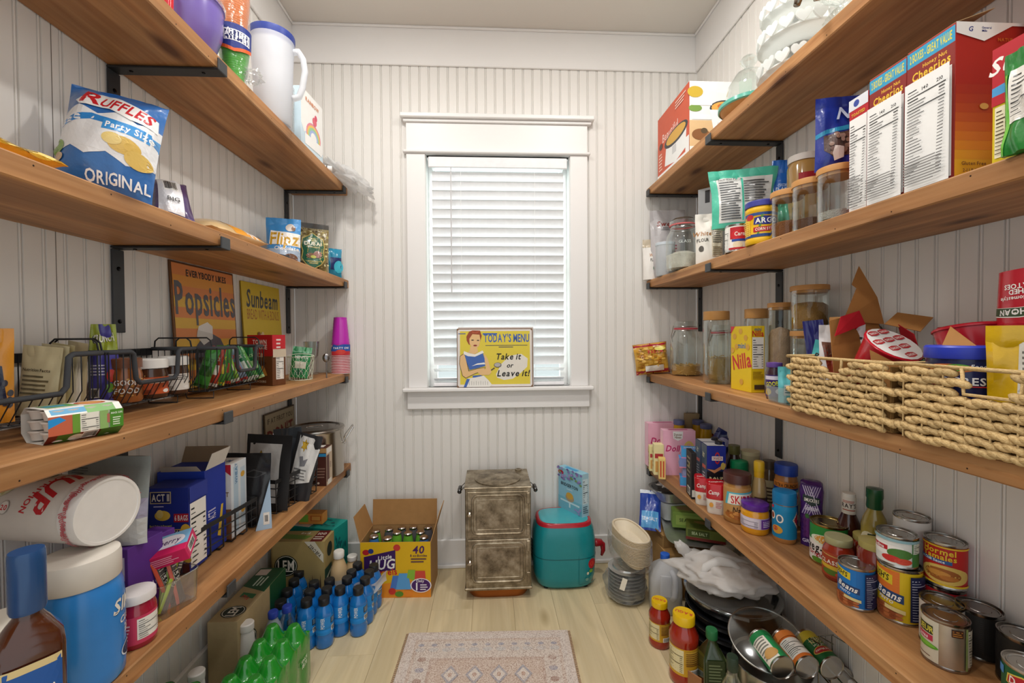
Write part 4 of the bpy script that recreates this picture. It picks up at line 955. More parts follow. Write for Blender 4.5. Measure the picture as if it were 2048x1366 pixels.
deco(t, lambda u, v, q: (u, -dp*.5-q, h*.25+v), w, h*.55, [('r', 0, 0, .3, 1, 'c7684a'), ('p', [(0, .4), (.22, .75), (.14, .95), (0, .85)], '2a94d8'), ('r', .3, 0, .42, 1, '6f9c3a'), ('n', .4, 0, .66, 1, 'ece8da', '444444', 8), ('r', .66, 0, .78, 1, '8fb46a'), ('r', .76, .3, .82, .8, 'b46a5a'), ('r', .8, 0, 1, 1, '4e8a2c'), ('t', 'SNACK CUPS', .9, .8, .1, 'f0f4e4', {'w': .17}), ('l', .84, .1, .98, .6, 4, 'dfe8cc')])
def slope(u, v, q): k = v/(h*.32); return (u, -dp*(.3+.2*k)-q, h*.25*k)
deco(t, slope, w, h*.32, [('r', 0, 0, 1, 1, '7a2f22'), ('r', .12, 0, .4, 1, '4f7a2a'), ('e', .38, .4, .1, .4, 'efe8de'), ('b', .45, .1, .66, .95), ('r', .68, 0, 1, 1, '47702a')])
def slt(u, v, q): k = v/(h*.25); return (u, -dp*(.5-.14*k)-q, h*(.8+.2*k))
deco(t, slt, w, h*.25, [('r', 0, 0, 1, 1, 'e9e4dc'), ('r', .05, .2, .5, .9, '5aa0c8'), ('r', .5, 0, .9, 1, '7fb06a')])
deco(t, lambda u, v, q: (u, v-dp*.36, h+q), w, dp*.72, [('r', 0, 0, 1, 1, 'efece6'), ('e', .72, .5, .2, .4, 'b8583a'), ('e', .72, .5, .15, .3, 'd89a5a'), ('r', .1, .2, .5, .9, '66a050'), ('r', .12, .4, .4, .7, '4a9ac8')])
# ================================================================== left side, bottom shelf
# amber liquor bottle
C = pY(42, .655, L4+.0004); h = hz(C, 1100); r = .037
S = [(0, r*.92, r*.7, 4), (.006, r, r*.78, 4), (h*.58, r, r*.78, 4), (h*.64, r*.94, r*.75, 3.5), (h*.7, r*.6, r*.55, 2.6), (h*.73, r*.42, r*.42, 2), (h*.8, r*.4, r*.4, 2)]
t = thing('liquor_bottle', 'amber liqueur bottle with blue cap and blue script label', 'bottle', C, face_yaw(C)+.1)
part(t, 'bottle_body', loft(S, 36), '4a220e', 'liquid', 45)
part(t, 'cap', lathe([(r*.5, h*.745), (r*.54, h*.76), (r*.54, h*.965), (r*.53, h*.99), (r*.5, h), (0, h)], 32), '1f4674', 'gloss')
def lm(u, v, q):
    x = u; return (x, -r*.78*(1-min(1, abs(x/r))**4)**.25-q-.0028, h*.1+v)
deco(t, lm, r*1.6, h*.5, [('r', 0, 0, 1, .92, '20549a'), ('r', 0, .86, 1, .92, 'd8c088'), ('p', [(0, .18), (1, .36), (1, .22), (0, .04)], 'e2bc34'), ('t', 'Bacani', .42, .58, .2, 'f0ece2', {'w': .9, 'shear': .25, 'rot': 6}), ('r', .78, .0, .98, .34, 'e6e2da'), ('e', .2, .12, .12, .1, 'efe6d2')], .012)
C = pY(-18, .70, L4+.0004)
turned('tub', 'yellow plastic tub at the left edge of the bottom shelf', 'tub', C, [('tub_body', [(.04, 0), (.043, .01), (.043, .17), (.038, .18)], 'c8a83a', 'plastic'), ('lid', [(.045, .18), (.045, .215), (0, .217)], 'd9d3c6', 'plastic')])
# blue protein tub
Q = onz(165, 1405, L4); C, r, _ = _cyl(Q, 72, 262, 1300, L4); zl = hz(Q, 1190); h = zl+.052
t = thing('protein_tub', 'large blue protein powder tub with cream white lid', 'tub', C, face_yaw(C))
pr = [(r*.9, 0), (r*.99, .008), (r, .03), (r, zl*.8), (r*.97, zl*.92), (r*.9, zl)]
part(t, 'tub_body', lathe(pr, 44), '2e7fc9', 'gloss'); part(t, 'lid', lathe([(r*.93, zl), (r*.95, zl+.003), (r*.95, zl+.04), (r*.92, zl+.05), (r*.8, h), (0, h)], 44), 'd6cfc4', 'plastic')
cyl_deco(t, pr, .02, zl*.86, [('t', 'SIMPLY', .99, .8, .17, '18365e', {'shear': .2}), ('t', 'SIMPLY', .985, .81, .17, 'ece6da', {'shear': .2}), ('t', 'CLEAR', .9, .6, .08, 'ece6da', {'shear': .2}), ('t', '22g', .89, .47, .07, 'ece6da'), ('t', 'PROTEIN', .9, .41, .03, 'ece6da'), ('e', .9, .18, .12, .1, 'dfe6ee'), ('e', .9, .18, .105, .085, '1b2c52'), ('l', .2, .3, .32, .45, 4, '6fa8dc'), ('l', .2, .1, .32, .2, 3, '6fa8dc')], 3.6)
# white supplement tub lying on it
n = Vector((.985, -.17, 0)); rr_ = .0655; P = pY(212, .885, 0); P.z = L4+h+rr_+.001; ln = .21
back = P-n*ln
ang = math.atan2(n.y, n.x)
t = thing('supplement_tub', 'white supplement tub with red lettering lying on top of the blue tub', 'tub', back, 0, None, (0, math.pi/2, ang))
rr0 = rr_
pr = [(rr0*.92, 0), (rr0*.97, .006), (rr0*.97, ln*.74), (rr0*.93, ln*.79), (rr0*.88, ln*.83)]
part(t, 'tub_body', lathe(pr, 40), 'dfd8ce', 'plastic'); part(t, 'lid', lathe([(rr0*.9, ln*.83), (rr0, ln*.84), (rr0, ln*.97), (rr0*.97, ln*.995), (rr0*.9, ln*.995), (rr0*.88, ln*.985), (0, ln*.985)], 40), 'ebe6e0', 'plastic')
def tm(u, v, q):          # v along the axis; u around; placed on the side that faces the room and up
    a = math.radians(128)-u/rr0; R = rad(pr, .01+v)+q; return (R*math.cos(a), R*math.sin(a)*-1, .01+v)
def tm(u, v, q):
    R = rad(pr, .01+u+ln*.36)+q; a = math.radians(88)+v/rr0; return (R*math.cos(a), -R*math.sin(a), .01+u+ln*.36)
deco(t, tm, ln*.72, 2.0*rr0, [('t', '1UP', .78, .5, .34, 'c8232c', {'rot': -100, 'shear': .2}), ('t', 'NUTRITION', .62, .5, .09, 'c8232c', {'rot': -100}), ('e', .12, .62, .16, .28, 'c9c286'), ('e', .14, .55, .11, .2, 'dcd9b4'), ('e', .42, .72, .05, .1, '3a6a34'), ('e', .48, .82, .04, .07, '4a7a3c'), ('e', .3, .2, .07, .1, 'b9b0a6'), ('e', .3, .2, .06, .085, 'e8e2d8'), ('t', '20', .3, .2, .07, 'c8232c')], .02)
mk = []
for k in range(26): mk.append(('t', '100mg', (k*.3819) % 1, .2+.6*((k*.618) % 1), .34, 'd06a70', {'bold': 1, 'rot': random.uniform(-30, 30), 'w': .09}))
def lmf(u, v, q): a = u/rr0; R = rr0+q; return (R*math.sin(a), -R*math.cos(a), ln*.845+v)
deco(t, lmf, 2*math.pi*rr0, ln*.12, mk, name='lid_print')
# purple cartons under the grey pouch
A, B = pY(120, 1.0, L4), pY(246, .985, L4)
A.x = max(A.x, -.985)
carton('snack_carton', 'purple snack bar carton standing behind the blue tub', 'box', A, B, .185, .09, '5b2f8a', {'F': [('r', .55, .62, .95, .9, 'd8cfe4')], 'R': [('t', 'BREAKFAST', .5, .4, .08, 'e8def4', {'w': .8})], 'T': [('r', .1, .1, .9, .5, '4a2474')]})
A, B = pY(248, 1.13, L4), pY(292, 1.12, L4)
carton('snack_carton', 'low purple snack carton with white print beside the popcorn boxes', 'box', A, B, .145, .07, '6a3aa0', {'F': [('t', 'SNACK', .5, .8, .08, 'efe8f6', {'w': .8}), ('t', 'BARS', .5, .68, .07, 'efe8f6')], 'T': [('r', .1, .2, .9, .8, '55298a')]})
A, B = pY(92, 1.0, L4+.186), pY(266, .985, L4+.186); A.x = max(A.x, -.985)
pouch('supplement_pouch', 'silver grey stand up pouch with lowercase dark blue lettering', 'bag', A, B, hz(A, 922), .06, '9ea7a6', [('r', 0, .0, 1, .3, 'c9c9c6'), ('r', .55, .3, 1, .52, 'a9a4bc'), ('t', 'first day', .6, .66, .13, '2b3550', {'w': .62, 'bold': 0}), ('e', .82, .25, .07, .05, '8aa044'), ('l', .06, .8, .3, .88, 3, '6c7474')], tilt=-.05, seed=51, mat='film')
# jelly jar
C = pY(262, .955, L4+.0004); r = .034; h = hz(C, 1180)
pr = [(r*.92, 0), (r, .006), (r, h*.68), (r*.88, h*.8), (r*.84, h*.84)]
turned('jelly_jar', 'red jelly jar with white lid beside the blue tub', 'jar', C, [('jar_body', pr, '9c1030', 'liquid'), ('lid', [(r*.98, h*.84), (r*.98, h*.97), (r*.93, h), (0, h)], 'd9d3d0', 'plastic')], [(pr, h*.1, h*.62, [('r', 0, 0, 1, 1, 'c83a5c'), ('n', .5, .15, .95, .9, 'e8e4da', '555555', 9), ('l', .05, .2, .4, .8, 5, 'f0c8d0')])])
# clear bin of drink sticks
A, B = onz(318, 1250, L4), onz(405, 1194, L4); dp = .13; c, yaw, w = ab(A, B, dp)
t = thing('clear_bin', 'clear plastic bin holding drink mix sticks', 'bin', c, yaw); hb = .08
part(t, 'bin_walls', join(loft([(.001, w/2*.94, dp/2*.94, 8), (hb, w/2, dp/2, 8)], 32, False), loft([(.0015, w/2*.94, dp/2*.94, 8), (.0018, .001, .001, 2)], 32, False)), 'ffffff', 'clearplastic', 40)
part(t, 'bin_rim', tube([(math.copysign(abs(math.sin(a))**.3, math.sin(a))*w/2, -math.copysign(abs(math.cos(a))**.3, math.cos(a))*dp/2, hb) for a in [2*math.pi*k/40 for k in range(40)]], .0016, 6, True), 'e4e6e6', 'clearplastic')
stk = [('55504e', 'a8c038', .5), ('5c5654', 'e0563c', -.25), ('625c5a', 'a8c038', .15), ('57514f', 'd86a5c', -.4), ('5a5452', 'd86a5c', -.15), ('605a58', 'a8c038', .35), ('544e4c', '7a7470', .62), ('5e5856', 'e0563c', -.1)]
for i, (c1, c2, rl) in enumerate(stk):
    lx = -w/2+.02+(w-.04)*[.1, .62, .42, .95, .8, .25, .0, .7][i]; ly = -dp/2+.022+.012*(i % 4)+(.03 if i > 5 else 0)
    P = c+Vector((math.cos(yaw)*lx-math.sin(yaw)*ly, math.sin(yaw)*lx+math.cos(yaw)*ly, .004)); e = Vector((math.cos(yaw), math.sin(yaw), 0))*.012
    pouch('drink_stick', ['charcoal drink stick with lime edge leaning left in the clear bin', 'charcoal drink stick with orange edge in the middle of the clear bin', 'upright charcoal drink stick with lime edge in the clear bin', 'charcoal drink stick with salmon edge, rightmost in the clear bin', 'charcoal drink stick with salmon edge near the bin corner', 'charcoal and lime drink stick half hidden in the clear bin', 'grey drink stick slumped at the left of the clear bin', 'charcoal and orange drink stick at the back of the clear bin'][i], 'packet', P-e, P+e, .125, .008, c1, [('r', 0, 0, .3, 1, c2), ('r', .34, .45, .95, .68, 'cfc8c0'), ('r', .38, .46, .91, .67, '3a3634'), ('t', 'LM', .645, .615, .06, 'e8e2da', {'w': .4}), ('t', 'NT', .645, .51, .06, 'e8e2da', {'w': .4}), ('l', .4, .75, .9, .9, 3, 'cfc8c0')], roll=rl, tilt=-.1, seed=60+i, pillow=True, crk=.001, group='drink sticks in the clear bin', mat='film')
A = pY(272, 1.045, L4+.118); B = pY(362, 1.06, L4+.13)
t = carton('candy_box', 'bright pink candy box with barcode resting tilted on the clear bin', 'box', A, B, .034, .075, 'cf1f5a', {
    'F': [('l', .1, .2, .8, .8, 4, 'f0a8bc')], 'R': [('r', .1, .15, .9, .85, 'd8386c'), ('b', .2, .25, .8, .8)], 'T': [('r', 0, .3, 1, 1, '7fb0d4'), ('e', .5, .6, .4, .3, 'f0e8ee'), ('t', 'Cherry', .5, .6, .24, '5a3a6a', {'w': .6, 'shear': .2}), ('e', .12, .7, .08, .15, 'd8a030')]}, rot=(.28, -.22, .15))
# popcorn boxes, cereal box and black pouch in the wire crate
Yc = 1.215
A, B = pY(283, Yc, L4+.006), pY(371, Yc, L4+.006)
carton('popcorn_box', 'blue and red microwave popcorn box with open flap', 'box', A, B, hz(A, 978), .075, '1f2f86', {
    'F': [('r', 0, 0, 1, .18, '6e1f14'), ('r', .12, .82, .6, .96, 'd8c088'), ('r', .14, .83, .58, .95, '16205e'), ('t', 'ACT II', .36, .89, .08, 'f2ead6', {'w': .4}), ('l', .2, .775, .5, .8, 1, 'd8d0e8'), ('e', .4, .68, .18, .06, 'f0c84a'), ('e', .34, .7, .08, .05, 'f6dc7c'), ('r', .66, .6, 1, .7, 'b8242c'), ('t', '6 BAGS', .83, .65, .06, 'f6f0e8', {'w': .3}), ('t', 'Best Value in Popcorn!', .36, .56, .026, 'f0e050', {'w': .5}), ('r', 0, .26, .84, .52, 'e0b858'), ('r', 0, .27, .82, .51, '1a2266'), ('t', 'ACT II', .34, .39, .19, 'e6e0d8', {'w': .8}), ('e', .93, .5, .12, .08, 'f0c84a')]+[('e', .03+.06*k, .5, .014, .008, 'f6e8b0') for k in range(14)]+[('e', .1*k, .16, .07, .035, 'e8c04a') for k in range(11)],
    'R': [('n', .06, .04, .94, .8), ('r', 0, .82, 1, 1, '2a3a96')]})
fl = A+Vector((0, 0, 0))
A2, B2 = pY(352, Yc+.085, L4+.006), pY(404, Yc+.085, L4+.006); h2 = hz(A2, 944)
A2.x = max(A2.x-.06, -.975)
t = carton('popcorn_box', 'taller blue popcorn box with torn open top', 'box', A2, B2, h2, .1, '20379e', {'R': [('p', [(.55, .15), (.75, .5), (.85, .5), (.7, .12)], 'e8c23a'), ('t', 'ACT II', .3, .45, .13, 'e8e4f4', {'rot': 90, 'w': .3})], 'F': [('r', 0, .8, 1, 1, '2a44b4'), ('t', 'ACT II', .5, .6, .14, 'ece6dc', {'w': .8})]})
w2 = t['dims'][0]
part(t, 'side_flap', xf(quadsheet([(0, -.045, 0), (0, .045, 0), (.02, .045, .05), (.02, -.045, .05)], .001), (w2/2-.001, 0, h2)), 'e6e3dc', 'paper', None); part(t, 'back_flap', xf(quadsheet([(-w2/2, 0, 0), (w2/2, 0, 0), (w2/2, .02, .045), (-w2/2, .02, .045)], .001), (0, .049, h2)), 'a08a70', 'card', None); part(t, 'front_flap', xf(quadsheet([(-w2/2+.01, 0, 0), (w2/2-.01, 0, 0), (w2/2-.015, -.012, .018), (-w2/2+.015, -.012, .018)], .001), (0, -.049, h2)), 'c9b8a4', 'card', None)
A3, B3 = pY(440, Yc+.195, L4+.006), pY(457, Yc+.195, L4+.006); A3.x = -.975; h3 = hz(B3, 930)
carton('cereal_box', 'white and pale blue wheat cereal box with red corner triangle', 'box', A3, B3, h3, .085, 'e9e6e2', {'F': [('p', [(.7, 1), (1, 1), (1, .85)], 'c02a3a'), ('t', 'WHEAT', .75, .6, .06, '7a5a34', {'w': .4}), ('r', .4, .0, 1, .4, '8a5a3a')], 'R': [('r', 0, .0, 1, 1, 'dfe6ec'), ('r', .15, .05, .45, .95, 'b8cfe0'), ('r', .6, .1, .9, .9, 'c6d8e6'), ('e', .75, .8, .14, .04, 'd8a848'), ('e', .75, .3, .14, .04, 'd8a848'), ('t', 'WHEAT', .32, .85, .05, '5a86b0', {'rot': 90})], 'T': [('t', 'PREMIUM', .6, .5, .3, '4a6aa0', {'w': .5})]})
A4, B4 = pY(400, Yc+.3, L4+.004), pY(526, Yc+.285, L4+.004); A4.x = max(A4.x, -.978)
pouch('coffee_pouch', 'large black pouch with faint white outline drawing', 'bag', A4, B4, hz(B4, 912), .06, '232223', [('p', [(.55, .7), (.75, .78), (.95, .72), (.8, .66), (.6, .68)], '4a4848'), ('p', [(.56, .7), (.75, .765), (.93, .72), (.8, .672), (.62, .69)], '232223')], seed=71, tilt=-.03, mat='film')
A5, B5 = pY(505, Yc+.275, L4), pY(533, Yc+.27, L4)
t = thing('folded_card', 'pale blue folded card standing between the crate and the far basket', 'card', (A5+B5)/2+Vector((0, 0, .0004)), face_yaw(B5)); hh = hz(B5, 962)
part(t, 'card_sheet', plate([(-.02, 0), (.028, 0), (.024, hh)], .012), 'a9c4dc', 'paper', None); deco(t, lambda u, v, q: (u, -.006-q, v), .06, hh, [('r', .55, .1, .85, .35, 'e6e2da'), ('b', .6, .14, .8, .32)])
# wire crate
P0, P1 = onz(363, 1157, L4), onz(514, 1056, L4); cw = (P1-P0).length; d_ = (P1-P0).normalized(); nrm = Vector((-d_.y, d_.x, 0)); cd = .155
t = thing('wire_crate', 'black flat bar wire crate with a wooden side handle', 'crate', (P0+P1)/2+nrm*cd/2+Vector((0, 0, .0004)), math.atan2(d_.y, d_.x)); ch = .108
S = []
for i in range(7):
    x = -cw/2+cw*i/6; S.append(tube([(x, cd/2, ch), (x, cd/2, .003), (x, -cd/2+.012, .003), (x, -cd/2, .012), (x, -cd/2, ch)], .0026, 5))
for i in range(4):
    y = -cd/2+cd*(i+.5)/4
    for s in (-1, 1): S.append(tube([(s*cw/2, y, .003), (s*cw/2, y, ch)], .0024, 5))
for z in (.038, .072): S.append(tube([(-cw/2, -cd/2, z), (cw/2, -cd/2, z), (cw/2, cd/2, z), (-cw/2, cd/2, z)], .0022, 5, True))
part(t, 'wire_mesh', join(*S), '2a2a2b', 'blackwire')
rm = [(-cw/2, -cd/2, 0), (cw/2, -cd/2, 0), (cw/2, cd/2, 0), (-cw/2, cd/2, 0)]
part(t, 'flat_rim', join(*[quadsheet([(a[0], a[1], ch-.013), (b[0], b[1], ch-.013), (b[0], b[1], ch), (a[0], a[1], ch)], .003) for a, b in zip(rm, rm[1:]+rm[:1])]), '2b2b2c', 'blackwire', None)
part(t, 'wooden_handle', tube([(-cw/2-.02, cd/2-.02, ch-.004), (-cw/2-.02, -cd/2+.022, ch-.004)], .0085, 12), 'b07c42', 'bamboo'); part(t, 'handle_arm', join(tube([(-cw/2-.02, -cd/2+.022, ch-.004), (-cw/2-.012, -cd/2+.006, ch-.004), (-cw/2, -cd/2, ch-.006)], .0045, 7), tube([(-cw/2-.02, cd/2-.022, ch-.004), (-cw/2-.012, cd/2-.006, ch-.004), (-cw/2, cd/2, ch-.006)], .0045, 7)), '2a2a2b', 'blackwire')
# far wire basket with seasoning pouches
P0, P1 = onz(553, 1028, L4), onz(632, 983, L4); cw = (P1-P0).length; d_ = (P1-P0).normalized(); nrm = Vector((-d_.y, d_.x, 0)); cd = .15
t = thing('wire_basket', 'black wire grid basket full of seasoning pouches near the stock pot', 'basket', (P0+P1)/2+nrm*cd/2+Vector((0, 0, .0004)), math.atan2(d_.y, d_.x)); ch = .125
wirebox(t, cw, cd, ch, .05, 7, 4, 4, .0022, '242425'); part(t, 'flat_rim', join(*[quadsheet([(a[0], a[1], ch-.012), (b[0], b[1], ch-.012), (b[0], b[1], ch+.002), (a[0], a[1], ch+.002)], .003) for a, b in [((-cw*.525, -cd*.525), (cw*.525, -cd*.525)), ((cw*.525, -cd*.525), (cw*.525, cd*.525)), ((cw*.525, cd*.525), (-cw*.525, cd*.525)), ((-cw*.525, cd*.525), (-cw*.525, -cd*.525))]]), '262627', 'blackwire', None)
star = lambda cx, cy, R, ax: [(cx+R*(1 if k % 2 == 0 else .55)*math.sin(k*math.pi/6), cy+ax*R*(1 if k % 2 == 0 else .55)*math.cos(k*math.pi/6)) for k in range(12)]
A, B = pY(474, 1.66, L4+.006), pY(566, 1.61, L4+.006); A.x = max(A.x, -.975)
pouch('seasoning_pouch', 'black seasoning pouch with white label and yellow star, the nearer one', 'bag', A, B, hz(A, 872), .03, '2a292a', [('r', .08, .1, .8, .88, 'd5d2cf'), ('p', star(.36, .68, .15, .75), '8a6a1c'), ('p', star(.36, .68, .13, .75), 'd0a83a'), ('l', .12, .3, .6, .52, 5, '8a8888')], seed=81, tilt=-.1, mat='paper', crk=.003)
A, B = pY(558, 1.74, L4+.006), pY(610, 1.72, L4+.006)
pouch('seasoning_pouch', 'black seasoning pouch with curled white label and yellow star, the farther one', 'bag', A, B, hz(A, 868), .03, '303033', [('p', [(.12, .2), (.9, .3), (1, .8), (.7, .95), (.15, .96)], 'e6e4e1'), ('p', star(.42, .82, .15, .7), '8a6a1c'), ('p', star(.42, .82, .13, .7), 'd0a83a'), ('p', [(.3, .64), (.45, .66), (.5, .6), (.66, .64), (.6, .52), (.4, .5)], '8a8a90'), ('l', .2, .3, .75, .48, 4, '8a8888')], seed=83, tilt=-.06, mat='paper', crk=.005, roll=.2)
pouch('seasoning_pouch', 'grey foil pouch at the back of the seasoning basket', 'bag', pY(548, 1.79, L4+.006), pY(606, 1.78, L4+.006), .27, .03, '4b5158', seed=85, tilt=-.05, roll=-.1)
# brown carton and stock pot
A, B = pY(626, 1.9, L4), pY(649, 1.9, L4)
carton('drink_carton', 'dark brown drink powder box with white side in front of the stock pot', 'box', A, B, hz(B, 897), .07, '4a241c', {'F': [('r', 0, .88, 1, 1, 'b08a5a'), ('r', 0, .78, 1, .86, '2f86b8'), ('l', .15, .2, .9, .5, 4, '8a6a5c'), ('e', .3, .08, .1, .03, 'c8b8a8')], 'R': [('r', 0, 0, 1, 1, 'c9b49a'), ('r', .05, .1, .5, .8, '5a2c22'), ('r', .1, .84, .9, .98, 'ece8e2'), ('t', 'COCOA', .7, .5, .07, '5a2c22', {'rot': 90, 'w': .4}), ('r', .2, .0, .8, .14, 'e8e4da')], 'T': [('r', .1, .3, .6, .8, 'e0dcd4')]})
P = pY(641, 2.075, L4+.0004); r = .128; h = hz(P, 858)
P.x = -.704-r
t = thing('stock_pot', 'stainless steel stock pot with flat lid and wire side handles', 'pot', P, face_yaw(P))
part(t, 'pot_body', lathe([(0, .001), (r*.96, .001), (r, .006), (r, h-.012), (r*1.015, h-.008), (r*1.015, h)], 48, False), 'bdb6ac', 'steel'); part(t, 'lid', lathe([(r*1.02, h), (r*1.05, h+.004), (r*1.03, h+.01), (r*.88, h+.014), (r*.84, h+.009), (r*.4, h+.012), (0, h+.012)], 48, False), 'a9a39c', 'steel'); part(t, 'lid_handle', tube([(-.035, 0, h+.012), (-.03, 0, h+.016), (.03, 0, h+.016), (.035, 0, h+.012)], .0022, 6), 'c8c4c0', 'steel')
for s in (-1, 1):
    part(t, 'side_handle', tube([(s*r, -.035, h-.07), (s*(r+.012), -.037, h-.045), (s*(r+.042), -.03, h-.0), (s*(r+.045), .03, h-.0), (s*(r+.012), .037, h-.045), (s*r, .035, h-.07)], .004, 8), 'd0ccc8', 'steel')
    for y in (-.035, .035): part(t, 'rivet', xf(blob(.005, .005, .005, 0, 1, 10, 6, 0, False), (s*(r+.001), y, h-.075)), 'e0dcd8', 'steel', True)
mk = [('r', .02, .02, .98, .98, 'a89a7c'), ('t', 'IF AT FIRST YOU', .5, .88, .07, '4a3a2a', {'w': .84}), ('t', "DON'T", .5, .66, .2, '7a2a22', {'w': .86, 'rot': 3}), ('t', 'SUCCEED', .5, .4, .14, '5a2a22', {'w': .8}), ('t', 'TRY MORE SALT', .5, .18, .07, '4a3a2a', {'w': .8})]
a_, b_ = onx(527, 850, -.985).y, onx(590, 850, -.985).y
sign('tin_sign', 'aged tan tin sign with red lettering behind the stock pot', a_, 2.2, L4, L4+hz(Vector((-.98, a_, L4)), 830), .005, mk, .02, '5a4a38')
# ================================================================== floor, left
def shrink_pack(name, label, origin, yaw, nx, ny, r, h, col, marks=None, group=None):
    """bottles wrapped in coloured shrink film: a film draped over the bottle tops"""
    t = thing(name, label, 'bottle pack', origin, yaw, group)
    W, D = nx*2*r, ny*2*r
    cs = [(-W/2+r+2*r*i, -D/2+r+2*r*j) for i in range(nx) for j in range(ny)]
    def top(x, y):
        d = min(math.hypot(x-a, y-b) for a, b in cs)/r
        if d < .42: return h-.03*d**4
        q = min(1, (d-.42)/.75); return h-.001-h*.2*math.sin(q*math.pi/2)**1.3
    nu, nv = nx*14, ny*14
    V = []; F = []
    for j in range(nv+1):
        for i in range(nu+1):
            x, y = -W/2+W*i/nu, -D/2+D*j/nv
            V.append((x*1.0, y*1.0, top(x, y)))
    F += [(j*(nu+1)+i, j*(nu+1)+i+1, (j+1)*(nu+1)+i+1, (j+1)*(nu+1)+i) for j in range(nv) for i in range(nu)]
    ring = [i for i in range(nu+1)]+[j*(nu+1)+nu for j in range(1, nv+1)]+[nv*(nu+1)+i for i in range(nu-1, -1, -1)]+[j*(nu+1) for j in range(nv-1, 0, -1)]
    lv = [0.62, .45, .25, .1, 0]; base = [V[i] for i in ring]; prev = ring
    for k, q in enumerate(lv):
        cur = []
        for m_, (x, y, z) in enumerate(base):
            # sides bulge round every bottle
            dx = min(abs(x-a) for a, b in cs)/r; dy = min(abs(y-b) for a, b in cs)/r
            s = .0 if k == 0 else .14*r
            ex = math.copysign(max(0, s*(1-(dy if abs(abs(x)-W/2) < 1e-6 else dx)**2*1.5)), x) if abs(abs(x)-W/2) < 1e-6 else 0
            ey = math.copysign(max(0, s*(1-dx**2*1.5)), y) if abs(abs(y)-D/2) < 1e-6 else 0
            cur.append(len(V)); V.append((x+ex-(x*.04 if q == 0 else 0), y+ey-(y*.04 if q == 0 else 0), q*h+.001))
        n = len(ring)
        for i in range(n): F.append((prev[(i+1) % n], prev[i], cur[i], cur[(i+1) % n]))
        prev = cur
    part(t, 'shrink_film', (V, F), col, 'liquid', 60)
    for a, b in cs: part(t, 'bottle_cap', xf(lathe([(r*.33, 0), (r*.33, .012), (0, .0135)], 14), (a, b, h-.012)), '2c7a2c', 'gloss')
    if marks: deco(t, lambda u, v, q: (W/2+.14*r+q, u, v), D, h*.62, marks)
    return t
shrink_pack('soda_bottle_pack', 'shrink wrapped pack of green soda bottles, nearest the floor middle', Vector((-.722, 1.345, .0004)), math.radians(-3), 2, 5, .037, .225, '1e8a26', [('t', 'SINCE', .86, .84, .07, 'e6f4e0', {'w': .16}), ('t', '1871', .86, .72, .1, 'e6f4e0', {'w': .17}), ('t', 'SUN', .5, .5, .16, 'e6f4e0', {'rot': 0}), ('e', .5, .3, .06, .1, 'd8e8d0'), ('e', .5, .3, .045, .08, '2a5a3a'), ('t', 'DRY', .5, .1, .12, 'e6f4e0')])
shrink_pack('soda_bottle_pack', 'shrink wrapped pack of green soda bottles under the bottom left shelf', Vector((-.892, 1.14, .0004)), math.radians(-3), 2, 4, .037, .225, '17741f')
def small_bottle(name, label, C, r, h, col, capcol, mat='gloss', lab=None, group=None, capr=.5):
    pr = [(r*.85, 0), (r, .008), (r, h*.62), (r*.92, h*.7), (r*capr*1.05, h*.84), (r*capr, h*.86), (r*capr, h*.9)]
    return turned(name, label, 'bottle', C, [('bottle_body', pr, col, mat), ('cap', [(r*capr*1.12, h*.885), (r*capr*1.15, h*.9), (r*capr*1.15, h*.985), (r*capr*1.0, h), (0, h)], capcol, 'plastic')], [(pr, h*.12, h*.55, lab)] if lab else [], group)
P = onz(487, 1258, .215); small_bottle('vitamin_bottle', 'white plastic bottle with white ribbed cap behind the green soda pack', Vector((P.x, P.y+.02, .0004)), .026, .225, 'e0dcd6', 'e6e2dc', 'plastic', capr=.75)
P = onz(393, 1352, .2); small_bottle('vitamin_bottle', 'white capped bottle among the green soda packs at the bottom edge', Vector((P.x, P.y, .0004)), .024, .215, 'dfdbd6', 'dcd8d3', 'plastic', capr=.8)
for i, (px, py) in enumerate([(546, 1222), (574, 1211)]):
    P = onz(px, py, .2); small_bottle('water_bottle', ['clear water bottle with blue cap, left of the pair behind the green pack', 'clear water bottle with blue cap, right of the pair behind the green pack'][i], Vector((P.x, P.y, .0004)), .03, .2, 'c4d4e2', '2a44b0', 'clearplastic' if i else 'cloudy', [('r', 0, .1, 1, .75, '3a78c0'), ('t', 'AQUA', .6, .4, .2, 'f0f4f8')])
